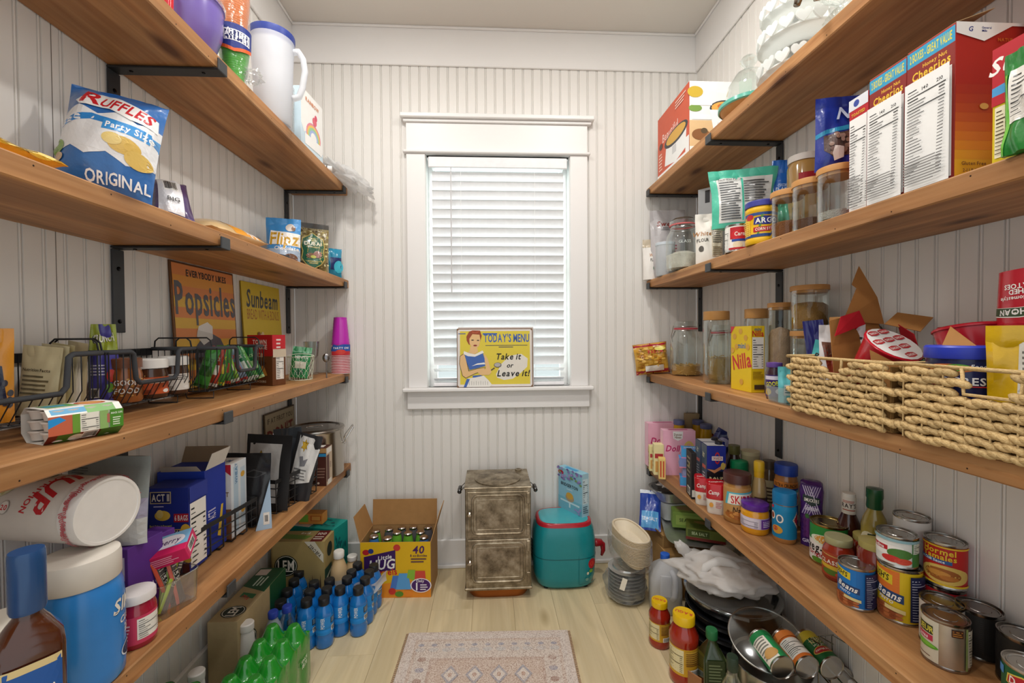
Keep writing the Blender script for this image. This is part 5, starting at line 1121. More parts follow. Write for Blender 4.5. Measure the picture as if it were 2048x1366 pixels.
# sports drinks
caps = [(592, 1142), (582, 1159), (568, 1179), (555, 1201), (628, 1163), (619, 1180), (613, 1198), (659, 1158), (653.5, 1175), (648, 1194), (694, 1154), (680, 1174), (705, 1137), (719, 1119), (730, 1155), (716.5, 1174), (740, 1137), (751, 1122)]
r, h = .0338, .188
pr = [(r*.8, 0), (r*.95, .004), (r, .012), (r, h*.2), (r*.93, h*.24), (r, h*.29), (r, h*.36), (r*.94, h*.4), (r, h*.44), (r, h*.66), (r*.93, h*.72), (r*.78, h*.79), (r*.6, h*.84), (r*.58, h*.87)]
base = None
for i, (px, py) in enumerate(caps):
    P = onz(px, py, h); P = Vector((P.x+(.012 if i < 4 else 0), P.y-(.03 if i in (13, 17) else .015 if i in (12, 16) else 0), .0004))
    side = 'left' if i < 10 else 'right'
    lb = 'blue sports drink bottle with black cap, %s' % ['rearmost of the left column', 'second of the left column', 'third of the left column', 'front of the left column', 'rear of the second column', 'middle of the second column', 'front of the second column', 'rear of the third column', 'middle of the third column', 'front of the third column', 'rear of the fourth column', 'front of the fourth column', 'beside the rearmost pair', 'rearmost of the right pack', 'middle of the last column', 'front of the last column', 'second from the back of the last column', 'rearmost against the yellow carton'][i]
    if base is None:
        base = turned('sports_drink_bottle', lb, 'bottle', P, [('bottle_body', pr, '1470bd', 'liquid'), ('cap', [(r*.58, h*.855), (r*.62, h*.865), (r*.62, h*.985), (r*.56, h), (0, h)], '1e1f22', 'plastic')], [(pr, h*.3, h*.66, [('r', 0, 0, 1, 1, '1f86d4'), ('t', 'POWER', .25, .68, .2, 'e8eef4', {'w': .34, 'rot': 90}), ('r', .5, .55, .8, .9, '1c2a3c'), ('l', .53, .6, .78, .88, 4, 'a8c0d8'), ('b', .52, .12, .72, .42)], 3.6)], 'blue sports drink bottles', random.uniform(-.4, .4))
    else: dup(base, P, face_yaw(P)+random.uniform(-1.4, 1.4), lb, 'blue sports drink bottles')
P = onz(757, 1180, .1)
t = thing('torn_wrap', 'torn strip of clear plastic wrap around the sports drink bottles', 'wrap', (P.x-.035, P.y-.02, .09), .5)
part(t, 'wrap_film', grid(lambda a, b: (.16*(a-.5), .02*math.sin(a*7)+.012*math.sin(b*4), .05*b+.03*a+.01*math.sin(a*9)), 24, 6), 'e8e4da', 'thinbag', True)
# boxes behind the bottles
A, B = onz(486, 1243, .25), onz(580, 1135, .25)
d_ = (B-A).normalized(); nrm = Vector((-d_.y, d_.x, 0))
A0, B0 = Vector((A.x-.018, A.y, 0)), Vector((B.x-.018, B.y, 0))
c, yaw, w = ab(A0, B0, .1)
t = thing('bag_carton', 'long tan and green carton with oval logo lying along the left wall', 'box', c, yaw)
part(t, 'carton_body', box(w, .1, .25, .001), 'b09b74', 'card', None)
oval = lambda x, y, rx, ry: [('e', x, y, rx, ry, '12241c'), ('e', x, y, rx*.92, ry*.92, 'd8d4c4'), ('e', x, y, rx*.87, ry*.86, '12241c'), ('t', 'LEM', x, y+ry*.05, ry*.9, 'f0ece0', {'w': rx*1.4}), ('r', x-rx*.6, y-ry*.55, x+rx*.6, y-ry*.45, 'f0ece0')]
m, W, H = bmap('T', w, .1, .25)
deco(t, m, W, H, [('p', [(.5, 0), (1, 0), (1, 1), (.62, 1)], '1d5232'), ('r', .84, .5, .97, .95, 'd8c8bc'), ('p', [(.38, .2), (.46, .2), (.5, .75), (.42, .75)], '2a6a40'), ('l', .62, .3, .82, .7, 3, 'cfe0d0')]+[('e', .16, .45, .1, .4, '12241c'), ('e', .16, .45, .092, .36, 'd8d4c4'), ('e', .16, .45, .086, .33, '12241c'), ('t', 'LEM', .16, .45, .3, 'f0ece0', {'w': .14}), ('t', 'Vac', .4, .5, .16, 'c83a30', {'rot': 60})])
m, W, H = bmap('F', w, .1, .25); deco(t, m, W, H, [('p', [(.62, 0), (1, 0), (1, 1), (.62, 1)], '1d5232')]+oval(.2, .5, .14, .18))
A, B = pY(524, 1.915, 0), pY(643, 1.905, 0); A.x = max(A.x, -.96); h = hz(B, 1083)
t = carton('bag_carton', 'tan upright carton with black oval logo and forest picture', 'box', A, B, h, .105, 'a8935e', {
    'F': oval(.27, .66, .22, .15)+[('p', [(.62, 1), (.82, 1), (.98, .82), (.98, .7)], 'd8d2c0'), ('t', 'ZERO BPA', .82, .87, .045, '3a3428', {'rot': -45, 'w': .3}), ('r', 0, 0, 1, .1, '8a9a5a'), ('r', 0, .2, 1, .34, '9a824c')]+[('p', [(.5+.05*k, .3), (.54+.05*k, .3), (.52+.05*k, .44+.05*((k*7) % 3))], '4a3a30') for k in range(9)]+[('r', .0, .0, .02, 1, '8f7a4a')],
    'R': [('r', 0, .0, .7, .6, '23483a')]+[('p', [(0, .1*k), (.7, .1*k+.1), (.7, .1*k+.14), (0, .1*k+.04)], 'd0ccb8') for k in range(5)]+[('e', .5, .82, .25, .1, '1d2c24')],
    'T': [('r', .72, 0, .95, 1, '6a1c1c'), ('t', '100', .83, .7, .2, 'f0e8dc', {'w': .16}), ('l', .74, .15, .92, .5, 2, 'e8dccc'), ('p', [(0, .3), (.6, .2), (.68, .5), (.1, .7)], '6a8a3a'), ('t', '8x12', .5, .75, .14, 'f0ecdc')]})
A, B = Vector((-.965, 2.09, 0)), pY(661, 2.025, 0); h = hz(B, 1060)
t = carton('gift_box', 'teal box with dark floral print behind the tan carton', 'box', A, B, h, .115, '14978c', {k: [('e', random.uniform(.1, .9), random.uniform(.1, .9), random.uniform(.02, .05), random.uniform(.02, .05), '0f5f66') for _ in range(26)]+[('p', [(x, y), (x+.1, y+.03), (x+.16, y+.12), (x+.14, y+.12), (x+.08, y+.05)], '0d4f5c') for x, y in ((.2, .3), (.5, .6), (.7, .2), (.4, .1), (.15, .7))] for k in 'FRT'})
part(t, 'lid_panel', xf(box(.12, .115, .003, .001), (-.07, 0, h)), 'd3c6bc', 'paper', None)
A, B = pY(592, 2.09, h+.004), pY(640, 2.08, h+.004)
carton('snack_carton', 'small orange and green carton on the teal box', 'box', A, B, .05, .05, 'd08a3c', {'F': [('r', 0, .2, .4, .9, '7ab03c'), ('r', .5, .3, .95, .8, 'b85a24'), ('r', .55, .36, .9, .74, 'd89a4a')]})
for i, (px, Y, tp) in enumerate([(672, 1.94, 1101), (699, 2.03, 1110)]):
    P = pY(px, Y, .0004); h = hz(P, tp)
    small_bottle('shake_bottle', ['tan protein shake bottle with grey label beside the tan carton', 'tan protein shake bottle in clear wrap behind the sports drinks'][i], P, .036, h, 'd2b487', 'e6e2da', 'plastic', [('r', .1, .1, .9, .98, 'b9b4ac'), ('t', 'CORE', .5, .7, .16, '2c2a2a', {'w': .6}), ('t', 'POWER', .5, .45, .13, '2c2a2a', {'w': .6})], capr=.55)
# ------------------------------------------------------------------ juice carton with little bottles
A, B = onz(722, 1196, 0), onz(862, 1194, 0); h = hz(A, 1085); dp = .185
c, yaw, w = ab(A, B, dp); t = thing('juice_carton', 'open yellow cardboard carton of little juice bottles by the window wall', 'carton', c, yaw); tk = .003
part(t, 'carton_body', join(xf(box(w, tk, h, .0005), (0, -dp/2, 0)), xf(box(w, tk, h, .0005), (0, dp/2, 0)), xf(box(tk, dp, h, .0005), (-w/2, 0, 0)), xf(box(tk, dp, h, .0005), (w/2, 0, 0)), xf(box(w, dp, .002, .0005), (0, 0, 0))), 'b0895a', 'card', None)
part(t, 'back_flap', quadsheet([(-w/2, dp/2, h), (w/2, dp/2, h), (w/2, dp/2+.012, h+.125), (-w/2, dp/2+.012, h+.125)], .003), 'a97f4f', 'card', None)
part(t, 'left_flap', quadsheet([(-w/2, dp/2, h), (-w/2, -dp/2, h), (-w/2-.035, -dp/2+.02, h+.11), (-w/2-.035, dp/2-.01, h+.11)], .003), 'a97f4f', 'card', None)
part(t, 'right_flap', quadsheet([(w/2, -dp/2, h), (w/2, dp/2, h), (w/2+.035, dp/2, h+.12), (w/2+.035, -dp/2+.05, h+.12)], .003), 'b48a58', 'card', None)
m, W, H = bmap('F', w, dp+tk, h)
deco(t, m, W, H, [('r', 0, 0, 1, 1, 'e0b41c'), ('p', [(0, 0), (1, 0), (1, .28), (.6, .3), (0, .2)], 'e8902c'), ('e', .08, .82, .05, .05, 'b8242c'), ('e', .15, .84, .04, .045, '2c3a7c'), ('e', .52, .9, .05, .06, 'c83a34'), ('p', [(.05, .45), (.05, .74), (.5, .86), (.5, .5)], '3c1c5c'), ('t', 'Little', .35, .73, .07, 'f2f0ec', {'rot': 8, 'shear': .2}), ('t', 'HUG', .31, .6, .17, 'f2f0ec', {'rot': 4, 'shear': .2, 'w': .36}), ('t', 'Barrels', .33, .46, .11, 'c8282c', {'w': .38, 'rot': 4}),
    ('t', '40', .83, .86, .13, '4a2060', {'shear': .15}), ('t', '8 oz-Bottles', .83, .755, .04, '3a1c4a', {'w': .24}), ('l', .72, .62, .94, .72, 2, '5a3a4a'), ('p', [(.42, .16), (.46, .4), (.55, .4), (.6, .16)], '4a7ac8'), ('p', [(.5, .15), (.55, .44), (.68, .44), (.72, .15)], '5aa0dc'), ('p', [(.66, .36), (.68, .5), (.78, .5), (.78, .3)], '8ab83c'), ('p', [(.76, .18), (.78, .48), (.92, .48), (.94, .18)], 'd04a3c'), ('e', .86, .22, .15, .13, 'efe9f2'), ('e', .86, .22, .135, .115, '4a2068'), ('t', 'Only', .85, .3, .045, 'f2eef6'), ('t', '1', .8, .2, .13, 'f2eef6'), ('l', .85, .13, .96, .25, 3, 'f2eef6'), ('e', .45, .12, .05, .06, 'c8342c'), ('e', .55, .07, .06, .05, '5a8a2c'), ('e', .68, .08, .06, .06, 'e88a2c')])
cols = {'g': '6fb43c', 'd': '5d5b60', 'b': '3c7cc0'}
b0 = {}
for i, (px, py, k) in enumerate([(751.7, 1059.5, 'g'), (748, 1070.5, 'b'), (778, 1056, 'd'), (775, 1074, 'g'), (793.8, 1063, 'g'), (803.5, 1053, 'd'), (816, 1064, 'g'), (827, 1051, 'd'), (841, 1062, 'g'), (847.5, 1072, 'b'), (856, 1052, 'd')]):
    P = onz(px, py, .262); P = Vector((min(max(P.x, c.x-w/2+.028), c.x+w/2-.028), min(P.y, c.y+dp/2-.028), .13)); r = .027
    nmk = {'g': 'green', 'd': 'grey', 'b': 'blue'}[k]
    lb = '%s juice barrel bottle with foil top, %s' % (nmk, ['left rear corner of the carton', 'left edge of the carton', 'left end of the back row', 'front middle of the carton', 'second of the middle row', 'second of the back row', 'third of the middle row', 'third of the back row', 'right end of the middle row', 'right front corner of the carton', 'right rear corner of the carton'][i])
    if k not in b0:
        b0[k] = turned('juice_bottle', lb, 'bottle', P, [('bottle_body', [(r*.85, 0), (r, .01), (r, .075), (r*.85, .1), (r*.68, .122)], cols[k], 'gloss'), ('foil_top', [(r*.72, .12), (r*.78, .123), (r*.78, .128), (r*.6, .132), (0, .131)], 'c9c4c4', 'steel')], (), 'little juice bottles in the carton')
    else: dup(b0[k], P, 0, lb, 'little juice bottles in the carton')
# ------------------------------------------------------------------ tin canner oven
A, B = onz(932, 1198, 0), onz(1063, 1197, 0); A.y = B.y = min(A.y, B.y)
P = Vector(((A.x+B.x)/2, 0, 0)); hb = .045; h = hz((A+B)/2, 976); w = B.x-A.x; dp = YB-.035-A.y-.01
c = ((A.x+B.x)/2, A.y+dp/2, .0004)
m_, n_, l_, b_ = newmat('agedtin'); b_.inputs['Metallic'].default_value = .75; b_.inputs['Roughness'].default_value = .42
tc = n_.new('ShaderNodeTexCoord'); nz = n_.new('ShaderNodeTexNoise'); nz.inputs['Scale'].default_value = 16; nz.inputs['Detail'].default_value = 9; nz.inputs['Roughness'].default_value = .7; l_.new(tc.outputs['Object'], nz.inputs[0])
cr = n_.new('ShaderNodeValToRGB'); e = cr.color_ramp.elements; e[0].position = .32; e[0].color = lin('5a4f3e'); e[1].position = .7; e[1].color = lin('c2b7a2'); k = e.new(.5); k.color = lin('938670'); l_.new(nz.outputs['Fac'], cr.inputs[0]); l_.new(cr.outputs[0], b_.inputs['Base Color'])
bp = n_.new('ShaderNodeBump'); bp.inputs['Strength'].default_value = .2; bp.inputs['Distance'].default_value = .002; l_.new(nz.outputs['Fac'], bp.inputs['Height']); l_.new(bp.outputs[0], b_.inputs['Normal'])
m_, n_, l_, b_ = newmat('copper'); b_.inputs['Metallic'].default_value = .85; b_.inputs['Roughness'].default_value = .38; b_.inputs['Base Color'].default_value = lin('a5622e'); noise_bump(n_, l_, b_, 50, .2)
ov = thing('canning_oven', 'antique tin canning oven with two embossed doors on a copper base', 'oven', c)
part(ov, 'copper_base', loft([(0, w*.44, dp*.42, 5), (.012, w*.465, dp*.45, 5), (hb, w*.47, dp*.46, 5)], 40), 'a5622e', 'copper')
part(ov, 'oven_body', xf(box(w, dp, h-hb, .004), (0, 0, hb)), '7a6d58', 'agedtin', None)
part(ov, 'bottom_lip', xf(box(w+.008, dp+.008, .012, .003), (0, 0, hb)), '7a6d58', 'agedtin', None); part(ov, 'top_plate', xf(box(w+.008, dp+.006, .006, .002), (0, 0, h-.003)), '9a8f7c', 'agedtin', None)
part(ov, 'burner_disc', xf(lathe([(dp*.43, 0), (dp*.43, .004), (dp*.41, .006), (dp*.2, .009), (0, .01)], 48), (0, -.005, h+.003)), '8f8676', 'agedtin'); part(ov, 'vent_cap', xf(lathe([(.017, 0), (.017, .008), (.008, .009), (.007, .005), (0, .005)], 24), (w*.36, dp*.4, h+.003)), '5a5346', 'agedtin')
def frame_ring(w_, h_, t_, rr, z0, y):
    """raised rounded rectangle bead"""
    pts = []
    for cx, cz, a0 in ((w_/2-rr, h_/2-rr, 0), (-w_/2+rr, h_/2-rr, 90), (-w_/2+rr, -h_/2+rr, 180), (w_/2-rr, -h_/2+rr, 270)):
        for k in range(5): a = math.radians(a0+22.5*k); pts.append((cx+rr*math.cos(a), y, z0+cz+rr*math.sin(a)))
    return tube(pts, t_, 8, True)
dh = (h-hb-.03)/2
for k in range(2):
    z0 = hb+.02+dh*(k+.5); d_ = part(ov, 'oven_door', xf(box(w*.93, .006, dh*.95, .002), (0, -dp/2-.003, z0-dh*.475)), '7a6d58', 'agedtin', None)
    part(d_, 'embossed_frame', frame_ring(w*.78, dh*.8, .006, .025, z0, -dp/2-.006), '8a7f6b', 'agedtin'); part(d_, 'embossed_panel', frame_ring(w*.66, dh*.62, .0022, .006, z0, -dp/2-.006), '9a8f7c', 'agedtin')
    part(d_, 'latch_knob', xf(lathe([(.004, 0), (.004, .012), (.011, .014), (.012, .02), (.007, .026), (0, .027)], 18), (-w*.43, -dp/2-.006, z0+.01), (math.pi/2, 0, 0)), 'c6beb0', 'steel'); part(d_, 'latch_bar', tube([(-w*.43, -dp/2-.01, z0), (-w*.425, -dp/2-.009, z0-.06), (-w*.42, -dp/2-.008, z0-.07)], .003, 6), '9a9080', 'agedtin')
    for s in (-.33, .33): part(d_, 'hinge', xf(box(.016, .007, .05, .002), (w*.455, -dp/2-.006, z0+s*dh-.025)), '8f8573', 'agedtin', None)
    L_ = ['TRI-PART', 'QUALITY', ] if k else ['HIGHEST AWARD', 'CONSERVO', 'OVEN']
    deco(ov, lambda u, v, q: (u, -dp/2-.0065-q, z0-dh*.31+v), w*.6, dh*.62, [('t', s_, .5, .7-.25*i, .1 if i != 1 else .15, '8d8270', {'w': .8, 'bold': 0}) for i, s_ in enumerate(L_)], name='embossed_lettering', mat='agedtin')
for s in (-1, 1):
    part(ov, 'bail_wire', join(tube([(s*w/2, -.03, h-.02), (s*(w/2+.032), -.03, h-.05)], .0016, 5), tube([(s*w/2, .03, h-.02), (s*(w/2+.032), .03, h-.05)], .0016, 5)), '4a4640', 'steel')
    part(ov, 'wooden_grip', xf(lathe([(.006, -.034), (.01, -.03), (.008, -.01), (.011, 0), (.008, .01), (.01, .03), (.006, .034)], 16), (s*(w/2+.032), 0, h-.05), (math.pi/2, 0, 0)), '1d1c1b', 'gloss')
# ------------------------------------------------------------------ teal air fryer
A, B = onz(1068, 1187, 0), onz(1203, 1187, 0); rx = (B.x-A.x)/2*.985; ry = .118; Yf = A.y+.002
C = Vector(((A.x+B.x)/2, Yf+ry, .0004)); h = .335
h = hz(Vector((C.x, Yf, 0)), 1052)
af = thing('air_fryer', 'teal air fryer with red rim and red basket handle', 'air fryer', C, 0)
SE = [(.008, rx*.82, ry*.85, 3.4), (.02, rx*.9, ry*.92, 3.4), (.06, rx*.97, ry*.98, 3.3), (h*.45, rx, ry, 3.2), (h*.72, rx*.985, ry*.985, 3.2), (h*.88, rx*.93, ry*.94, 3.3), (h*.955, rx*.86, ry*.88, 3.4)]
part(af, 'fryer_body', loft(SE, 56), '188890', 'gloss', 60); part(af, 'rim_band', loft([(h*.945, rx*.87, ry*.89, 3.4), (h*.985, rx*.86, ry*.87, 3.5), (h*1.005, rx*.8, ry*.82, 3.5), (h, rx*.76, ry*.77, 3.5)], 56, False), 'b0202e', 'gloss', 60)
part(af, 'top_panel', loft([(h*.985, rx*.77, ry*.78, 3.6), (h*1.004, rx*.765, ry*.775, 3.6), (h*1.01, rx*.72, ry*.73, 3.6)], 56), '48adb8', 'gloss', 60)
part(af, 'drawer_seam', loft([(h*.475, rx*1.0005, ry*1.0005, 3.2), (h*.482, rx*1.002, ry*1.002, 3.2), (h*.489, rx*1.0005, ry*1.0005, 3.2)], 56, False), '0e5f66', 'gloss', 60)
for sx in (-.6, .6):
    for sy_ in (-.6, .6): part(af, 'foot', xf(lathe([(.014, 0), (.014, .012)], 14), (sx*rx, sy_*ry, 0)), '1c1c1c', 'rubber')
part(af, 'side_vent', join(*[xf(box(.003, .07, .004, .001), (-rx*1.0, .0, h*(.35+.05*k))) for k in range(6)]), '14171a', 'plastic', None)
hx = rx
part(af, 'handle', xf(loft([(-.02, .015, .016, 2.5), (0, .018, .02, 2.5), (.03, .014, .018, 2.5), (.036, .004, .006, 2.2)], 20), (hx+.012, 0, h*.55), (0, math.pi/2, 0)), '9c1420', 'gloss', True); part(af, 'handle_grip', tube([(hx+.03, 0, h*.56), (hx+.045, 0, h*.52), (hx+.048, 0, h*.42), (hx+.04, 0, h*.34)], [.014, .014, .011, .006], 12), 'a01624', 'gloss', True)
def fm(u, v, q):
    x = rx*.62+u; z = .03+v; e_ = 3.2; y = -ry*(1-min(.999, abs(x/rx))**e_)**(1/e_)-q-.0006; return (x, y, z)
deco(af, fm, rx*.62, h*.44, [('r', .08, .0, .1, .98, '0f6a70'), ('r', .08, 0, 1, .02, '0f6a70'), ('e', .78, .66, .2, .17, 'b8242c'), ('e', .78, .66, .1, .08, 'd84a34'), ('e', .72, .42, .1, .06, '7aa83c'), ('e', .55, .36, .06, .05, 'd8d0b8'), ('e', .5, .16, .08, .05, '6a9a8c'), ('e', .7, .2, .05, .05, '4a8a7c')], .02)
A, B = onz(1117, 1013, h), onz(1164, 1037, h)
A = Vector((A.x, A.y, h+.002)); B = Vector((B.x, B.y, h+.002))
carton('cereal_box', 'pale blue cereal box with wisteria print standing on the air fryer', 'box', A, B, hz(B, 950), .045, '8ec3d8', {
    'F': [('r', 0, 0, 1, .3, '7ab8cc'), ('r', .1, .2, .9, .24, 'cfe6ee'), ('e', .5, .33, .18, .09, 'b89a7c'), ('e', .5, .38, .15, .08, 'd8a848'), ('r', .47, .1, .53, .22, 'd8eaf0'), ('t', 'BRIDGERTON', .48, .62, .07, '2a2c34', {'w': .72}), ('t', 'breakfast', .5, .53, .03, 'e8f2f6'), ('e', .12, .88, .12, .05, 'b8203c')]+[('e', random.uniform(0, 1), random.uniform(.72, 1), .05, .025, random.choice(['8a7ab8', 'a898cc', '7a9a5c', '6c5c9c'])) for _ in range(34)]+[('e', random.uniform(.75, 1), random.uniform(.05, .2), .04, .02, 'a898cc') for _ in range(8)],
    'R': [('r', 0, 0, 1, 1, 'a8d0e0'), ('n', .12, .3, .88, .88, 'cfe6ee', '2a3a44', 12), ('l', .12, .08, .88, .26, 4, '4a6a78')], 'T': [('r', .2, .2, .7, .7, '3a9ad0')]})
# ================================================================== floor, right
# stack of foil bowls and paper boat trays in clear wrap
P = pY(1252, 1.93, .0004)
t = thing('foil_bowl_stack', 'stack of clear lidded foil bowls on the floor under the paper trays', 'bowl stack', P, face_yaw(P))
part(t, 'foil_bowls', lathe([(.055, 0)]+[q for i in range(9) for q in ((.062+.001*i, .016*i+.004), (.082, .016*i+.012), (.084, .016*i+.0145), (.064, .016*i+.016))]+[(.06, .15)], 36), 'c9c9c6', 'foil')
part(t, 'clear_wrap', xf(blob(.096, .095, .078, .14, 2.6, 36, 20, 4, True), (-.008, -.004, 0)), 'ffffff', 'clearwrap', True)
A = pY(1240, 1.86, .18)
part(t, 'price_tag', xf(box(.022, .001, .05, .0003), (-.02, -.105, .09), (-.2, .3, 0)), 'e6dfcc', 'paper', None)
P = pY(1260, 1.945, .168)
t = thing('paper_tray_stack', 'stack of cream oval paper boat trays', 'tray stack', P, .12); ht = hz(pY(1285, 1.80, .165), 1092)
n_t = 16
S = [(0, .038, .095, 2.6), (.012, .045, .105, 2.6)]
for i in range(n_t): z = .03+(ht-.03)*i/n_t; d = (ht-.03)/n_t; S += [(z, .056, .12, 2.5), (z+d*.25, .065, .131, 2.5), (z+d*.65, .065, .131, 2.5), (z+d*.8, .056, .12, 2.5)]
part(t, 'nested_trays', loft(S, 40, False), 'ddcbab', 'paper', 30)
part(t, 'top_tray', loft([(ht, .064, .13, 2.5), (ht+.002, .062, .128, 2.5), (ht-.008, .056, .118, 2.5), (ht-.04, .042, .09, 2.5), (ht-.041, .001, .001, 2)], 40, False), 'e8dcc4', 'paper', 50)
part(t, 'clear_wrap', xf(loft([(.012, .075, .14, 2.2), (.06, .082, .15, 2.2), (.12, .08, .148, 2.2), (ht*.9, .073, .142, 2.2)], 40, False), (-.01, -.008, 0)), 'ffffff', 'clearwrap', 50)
# cardboard box with pans and packs on it, under the bottom right shelf
A, B = onz(1335, 1111, .2), pY(1470, 1.83, .262)
A = Vector((A.x, A.y, 0)); B = Vector((1.075, A.y, 0)); zt = .2
bxw = carton('cardboard_box', 'closed brown cardboard box on the floor under the bottom right shelf', 'box', A, B, zt, YB-.035-A.y, 'b58d58', {'F': [('r', .44, 0, .56, 1, 'a47c48')], 'T': [('r', 0, .47, 1, .53, 'a87f4c')]}, mat='card')
P = Vector((.80, 2.07, zt+.001))
t = thing('cardboard_sheet', 'flattened brown cardboard tray on top of the cardboard box', 'cardboard', (.93, 2.08, zt+.001), .1)
part(t, 'sheet', box(.26, .2, .06, .002), 'a5804f', 'card', None); part(t, 'turned_edge', xf(box(.004, .2, .03, .001), (-.135, 0, .05), (0, -.4, 0)), '8a673c', 'card', None)
zt = .262
P = ony(1292, 1028, 2.08)
pouch('chip_bag', 'blue and white snack bag lying against the window wall on the cardboard', 'bag', Vector((P.x-.06, 2.02, zt+.004)), Vector((P.x+.035, 1.98, zt+.004)), .2, .03, '1d3f9e', [('r', .1, .05, .9, .45, '5aa4dc'), ('t', 'SEA SALT', .5, .26, .08, 'eaf2fa', {'w': .7}), ('r', 0, .9, 1, 1, 'dfe6f0')], tilt=-.75, seed=91, pillow=True)
# serving tray with two green cartons, foil roasting pan behind
t = thing('serving_tray', 'white rimmed metal serving tray on the cardboard box', 'tray', (.94, 1.965, zt+.014), -.28)
part(t, 'tray_body', loft([(0, .10, .15, 5), (.012, .118, .172, 5), (.014, .122, .176, 5), (.012, .114, .168, 5), (.003, .1, .15, 5)], 40, True), 'd4d6d6', 'dullsteel')
A, B = onz(1368, 1062, zt+.03), onz(1395, 1078, zt+.03)
A = Vector((.875, 1.87, zt+.03)); B = Vector((1.02, 1.80, zt+.03))
carton('snack_carton', 'green and brown snack carton lying on the serving tray, the lower one', 'box', A, B, .05, .11, '6d7a34', {'F': [('r', 0, .0, 1, .25, '7a2a20'), ('r', .05, .3, .6, .9, '4a5a24'), ('t', 'SEA SALT', .35, .6, .25, 'cfe0b0', {'w': .4})], 'L': [('r', 0, 0, 1, 1, '5a5a30'), ('r', .2, .2, .8, .8, '8a6a4a')], 'T': [('r', .1, .1, .9, .5, '55662a'), ('e', .5, .7, .3, .15, '9a7a4a')]})
carton('snack_carton', 'green snack carton lying on the serving tray, the upper one', 'box', Vector((.86, 1.99, zt+.032)), Vector((1.0, 1.93, zt+.032)), .075, .1, '7c9a44', {'F': [('r', .1, .2, .9, .8, '93ac54'), ('t', 'SEA SALT', .5, .5, .2, '2c3c1c', {'w': .6})], 'T': [('r', .1, .1, .9, .9, '8aa04c'), ('e', .4, .5, .25, .25, 'a89060')]}, rot=(0, 0, .1))
t = thing('foil_roaster', 'crinkled aluminium foil roasting pan under the bottom right shelf', 'pan', (.925, 2.115, zt+.12), .1)
part(t, 'pan_body', loft([(0, .085, .07, 3), (.05, .105, .088, 3), (.053, .115, .096, 3), (.05, .103, .086, 3), (.006, .082, .066, 3)], 44, True), 'c8c6c4', 'foil')
t2 = thing('foil_bag', 'crumpled bag of foil lying in the roasting pan', 'bag', (.92, 2.11, zt+.175), 0); part(t2, 'bag_film', blob(.07, .06, .02, .4, 4, 30, 16, 12, True), 'd8cfcc', 'foil', True)
t3 = thing('storage_container', 'clear plastic container under the foil roasting pan', 'container', (.93, 2.115, zt+.03), .1); part(t3, 'container_body', loft([(0, .075, .055, 5), (.085, .085, .07, 5)], 32), 'dfe3e3', 'cloudy')
# vinegar jug
Q = onz(1343, 1233, 0); w = .068; C = Vector((Q.x, Q.y+w, .0004)); h = hz(Vector((C.x, C.y, 0)), 1107)
t = thing('plastic_jug', 'translucent gallon jug of pale yellow liquid with blue cap', 'jug', C, face_yaw(C)+.1)
hb = h*.88
part(t, 'jug_body', loft([(0, w*.9, w*.9, 5), (.008, w, w, 5), (hb*.55, w, w, 5), (hb*.7, w*.97, w*.97, 4.5), (hb*.85, w*.78, w*.75, 3.5), (hb*.95, w*.45, w*.45, 2.6), (hb*.985, .02, .02, 2), (h*.93, .018, .018, 2)], 40), 'e4e6ea', 'frost', 50)
part(t, 'liquid', loft([(.004, w*.93, w*.93, 5), (hb*.36, w*.96, w*.96, 5)], 32), 'cfc487', 'cloudy'); part(t, 'cap', xf(ribbed_cap(.02, .024, h*.9)), '2a62c8', 'plastic')
part(t, 'handle', tube([(w*.3, -w*.6, hb*.88), (w*.5, -w*.85, hb*.8), (w*.55, -w*.97, hb*.62), (w*.5, -w*.98, hb*.42), (w*.3, -w*.9, hb*.34)], .012, 10), 'eef0f2', 'frost', True)
part(t, 'grip_recess', xf(loft([(0, w*.33, .004, 3), (hb*.42, w*.33, .004, 3)], 20), (-w*.05, -w*.985, hb*.4)), 'c3c6cc', 'frost')
# black round trays with clear lids, grocery bag on top
C, r, Q = cylpos(1368, 1572, 1335, 0); C = Vector((.93, 1.60, .0004)); r = .168
h = .222
t = thing('party_tray_stack', 'stack of round black party trays with clear lids', 'tray stack', C, face_yaw(C))
n5 = 5
for i in range(n5):
    z = h*i/n5; d = h/n5
    tr_ = part(t, 'black_tray', lathe([(r*.86, z), (r*.93, z+.004), (r*.97, z+d*.5), (r, z+d*.62), (r, z+d*.7), (r*.95, z+d*.72), (r*.9, z+d*.5)], 56, True), '17181b', 'gloss')
part(t, 'clear_lid', lathe([(r*1.01, h-.012), (r*1.02, h-.004), (r*1.0, h), (r*.93, h+.003), (r*.6, h+.004), (0, h+.004)], 56, False), 'ffffff', 'clearplastic'); part(t, 'lid_rim', xf(tube([(r*1.01*math.cos(a), r*1.01*math.sin(a), h-.004) for a in [2*math.pi*k/56 for k in range(56)]], .003, 6, True)), 'c4c8c8', 'clearplastic')
part(t, 'lid_tab', xf(box(.05, .02, .002, .0005), (.03, -r*1.04, h-.004)), 'c9cccc', 'clearplastic', None)
bag = thing('grocery_bag', 'white plastic grocery bag knotted on top of the black party trays', 'bag', (C.x-.025, C.y+.02, h+.006), -.35)
part(bag, 'bag_film', blob(.165, .13, .058, .27, 2.7, 64, 36, 21, True), 'e6e2dc', 'thinbag', True)
part(bag, 'bag_contents', xf(blob(.12, .09, .038, .15, 2.5, 30, 16, 9, True), (.01, 0, .004)), 'c9a67c', 'paper', True)
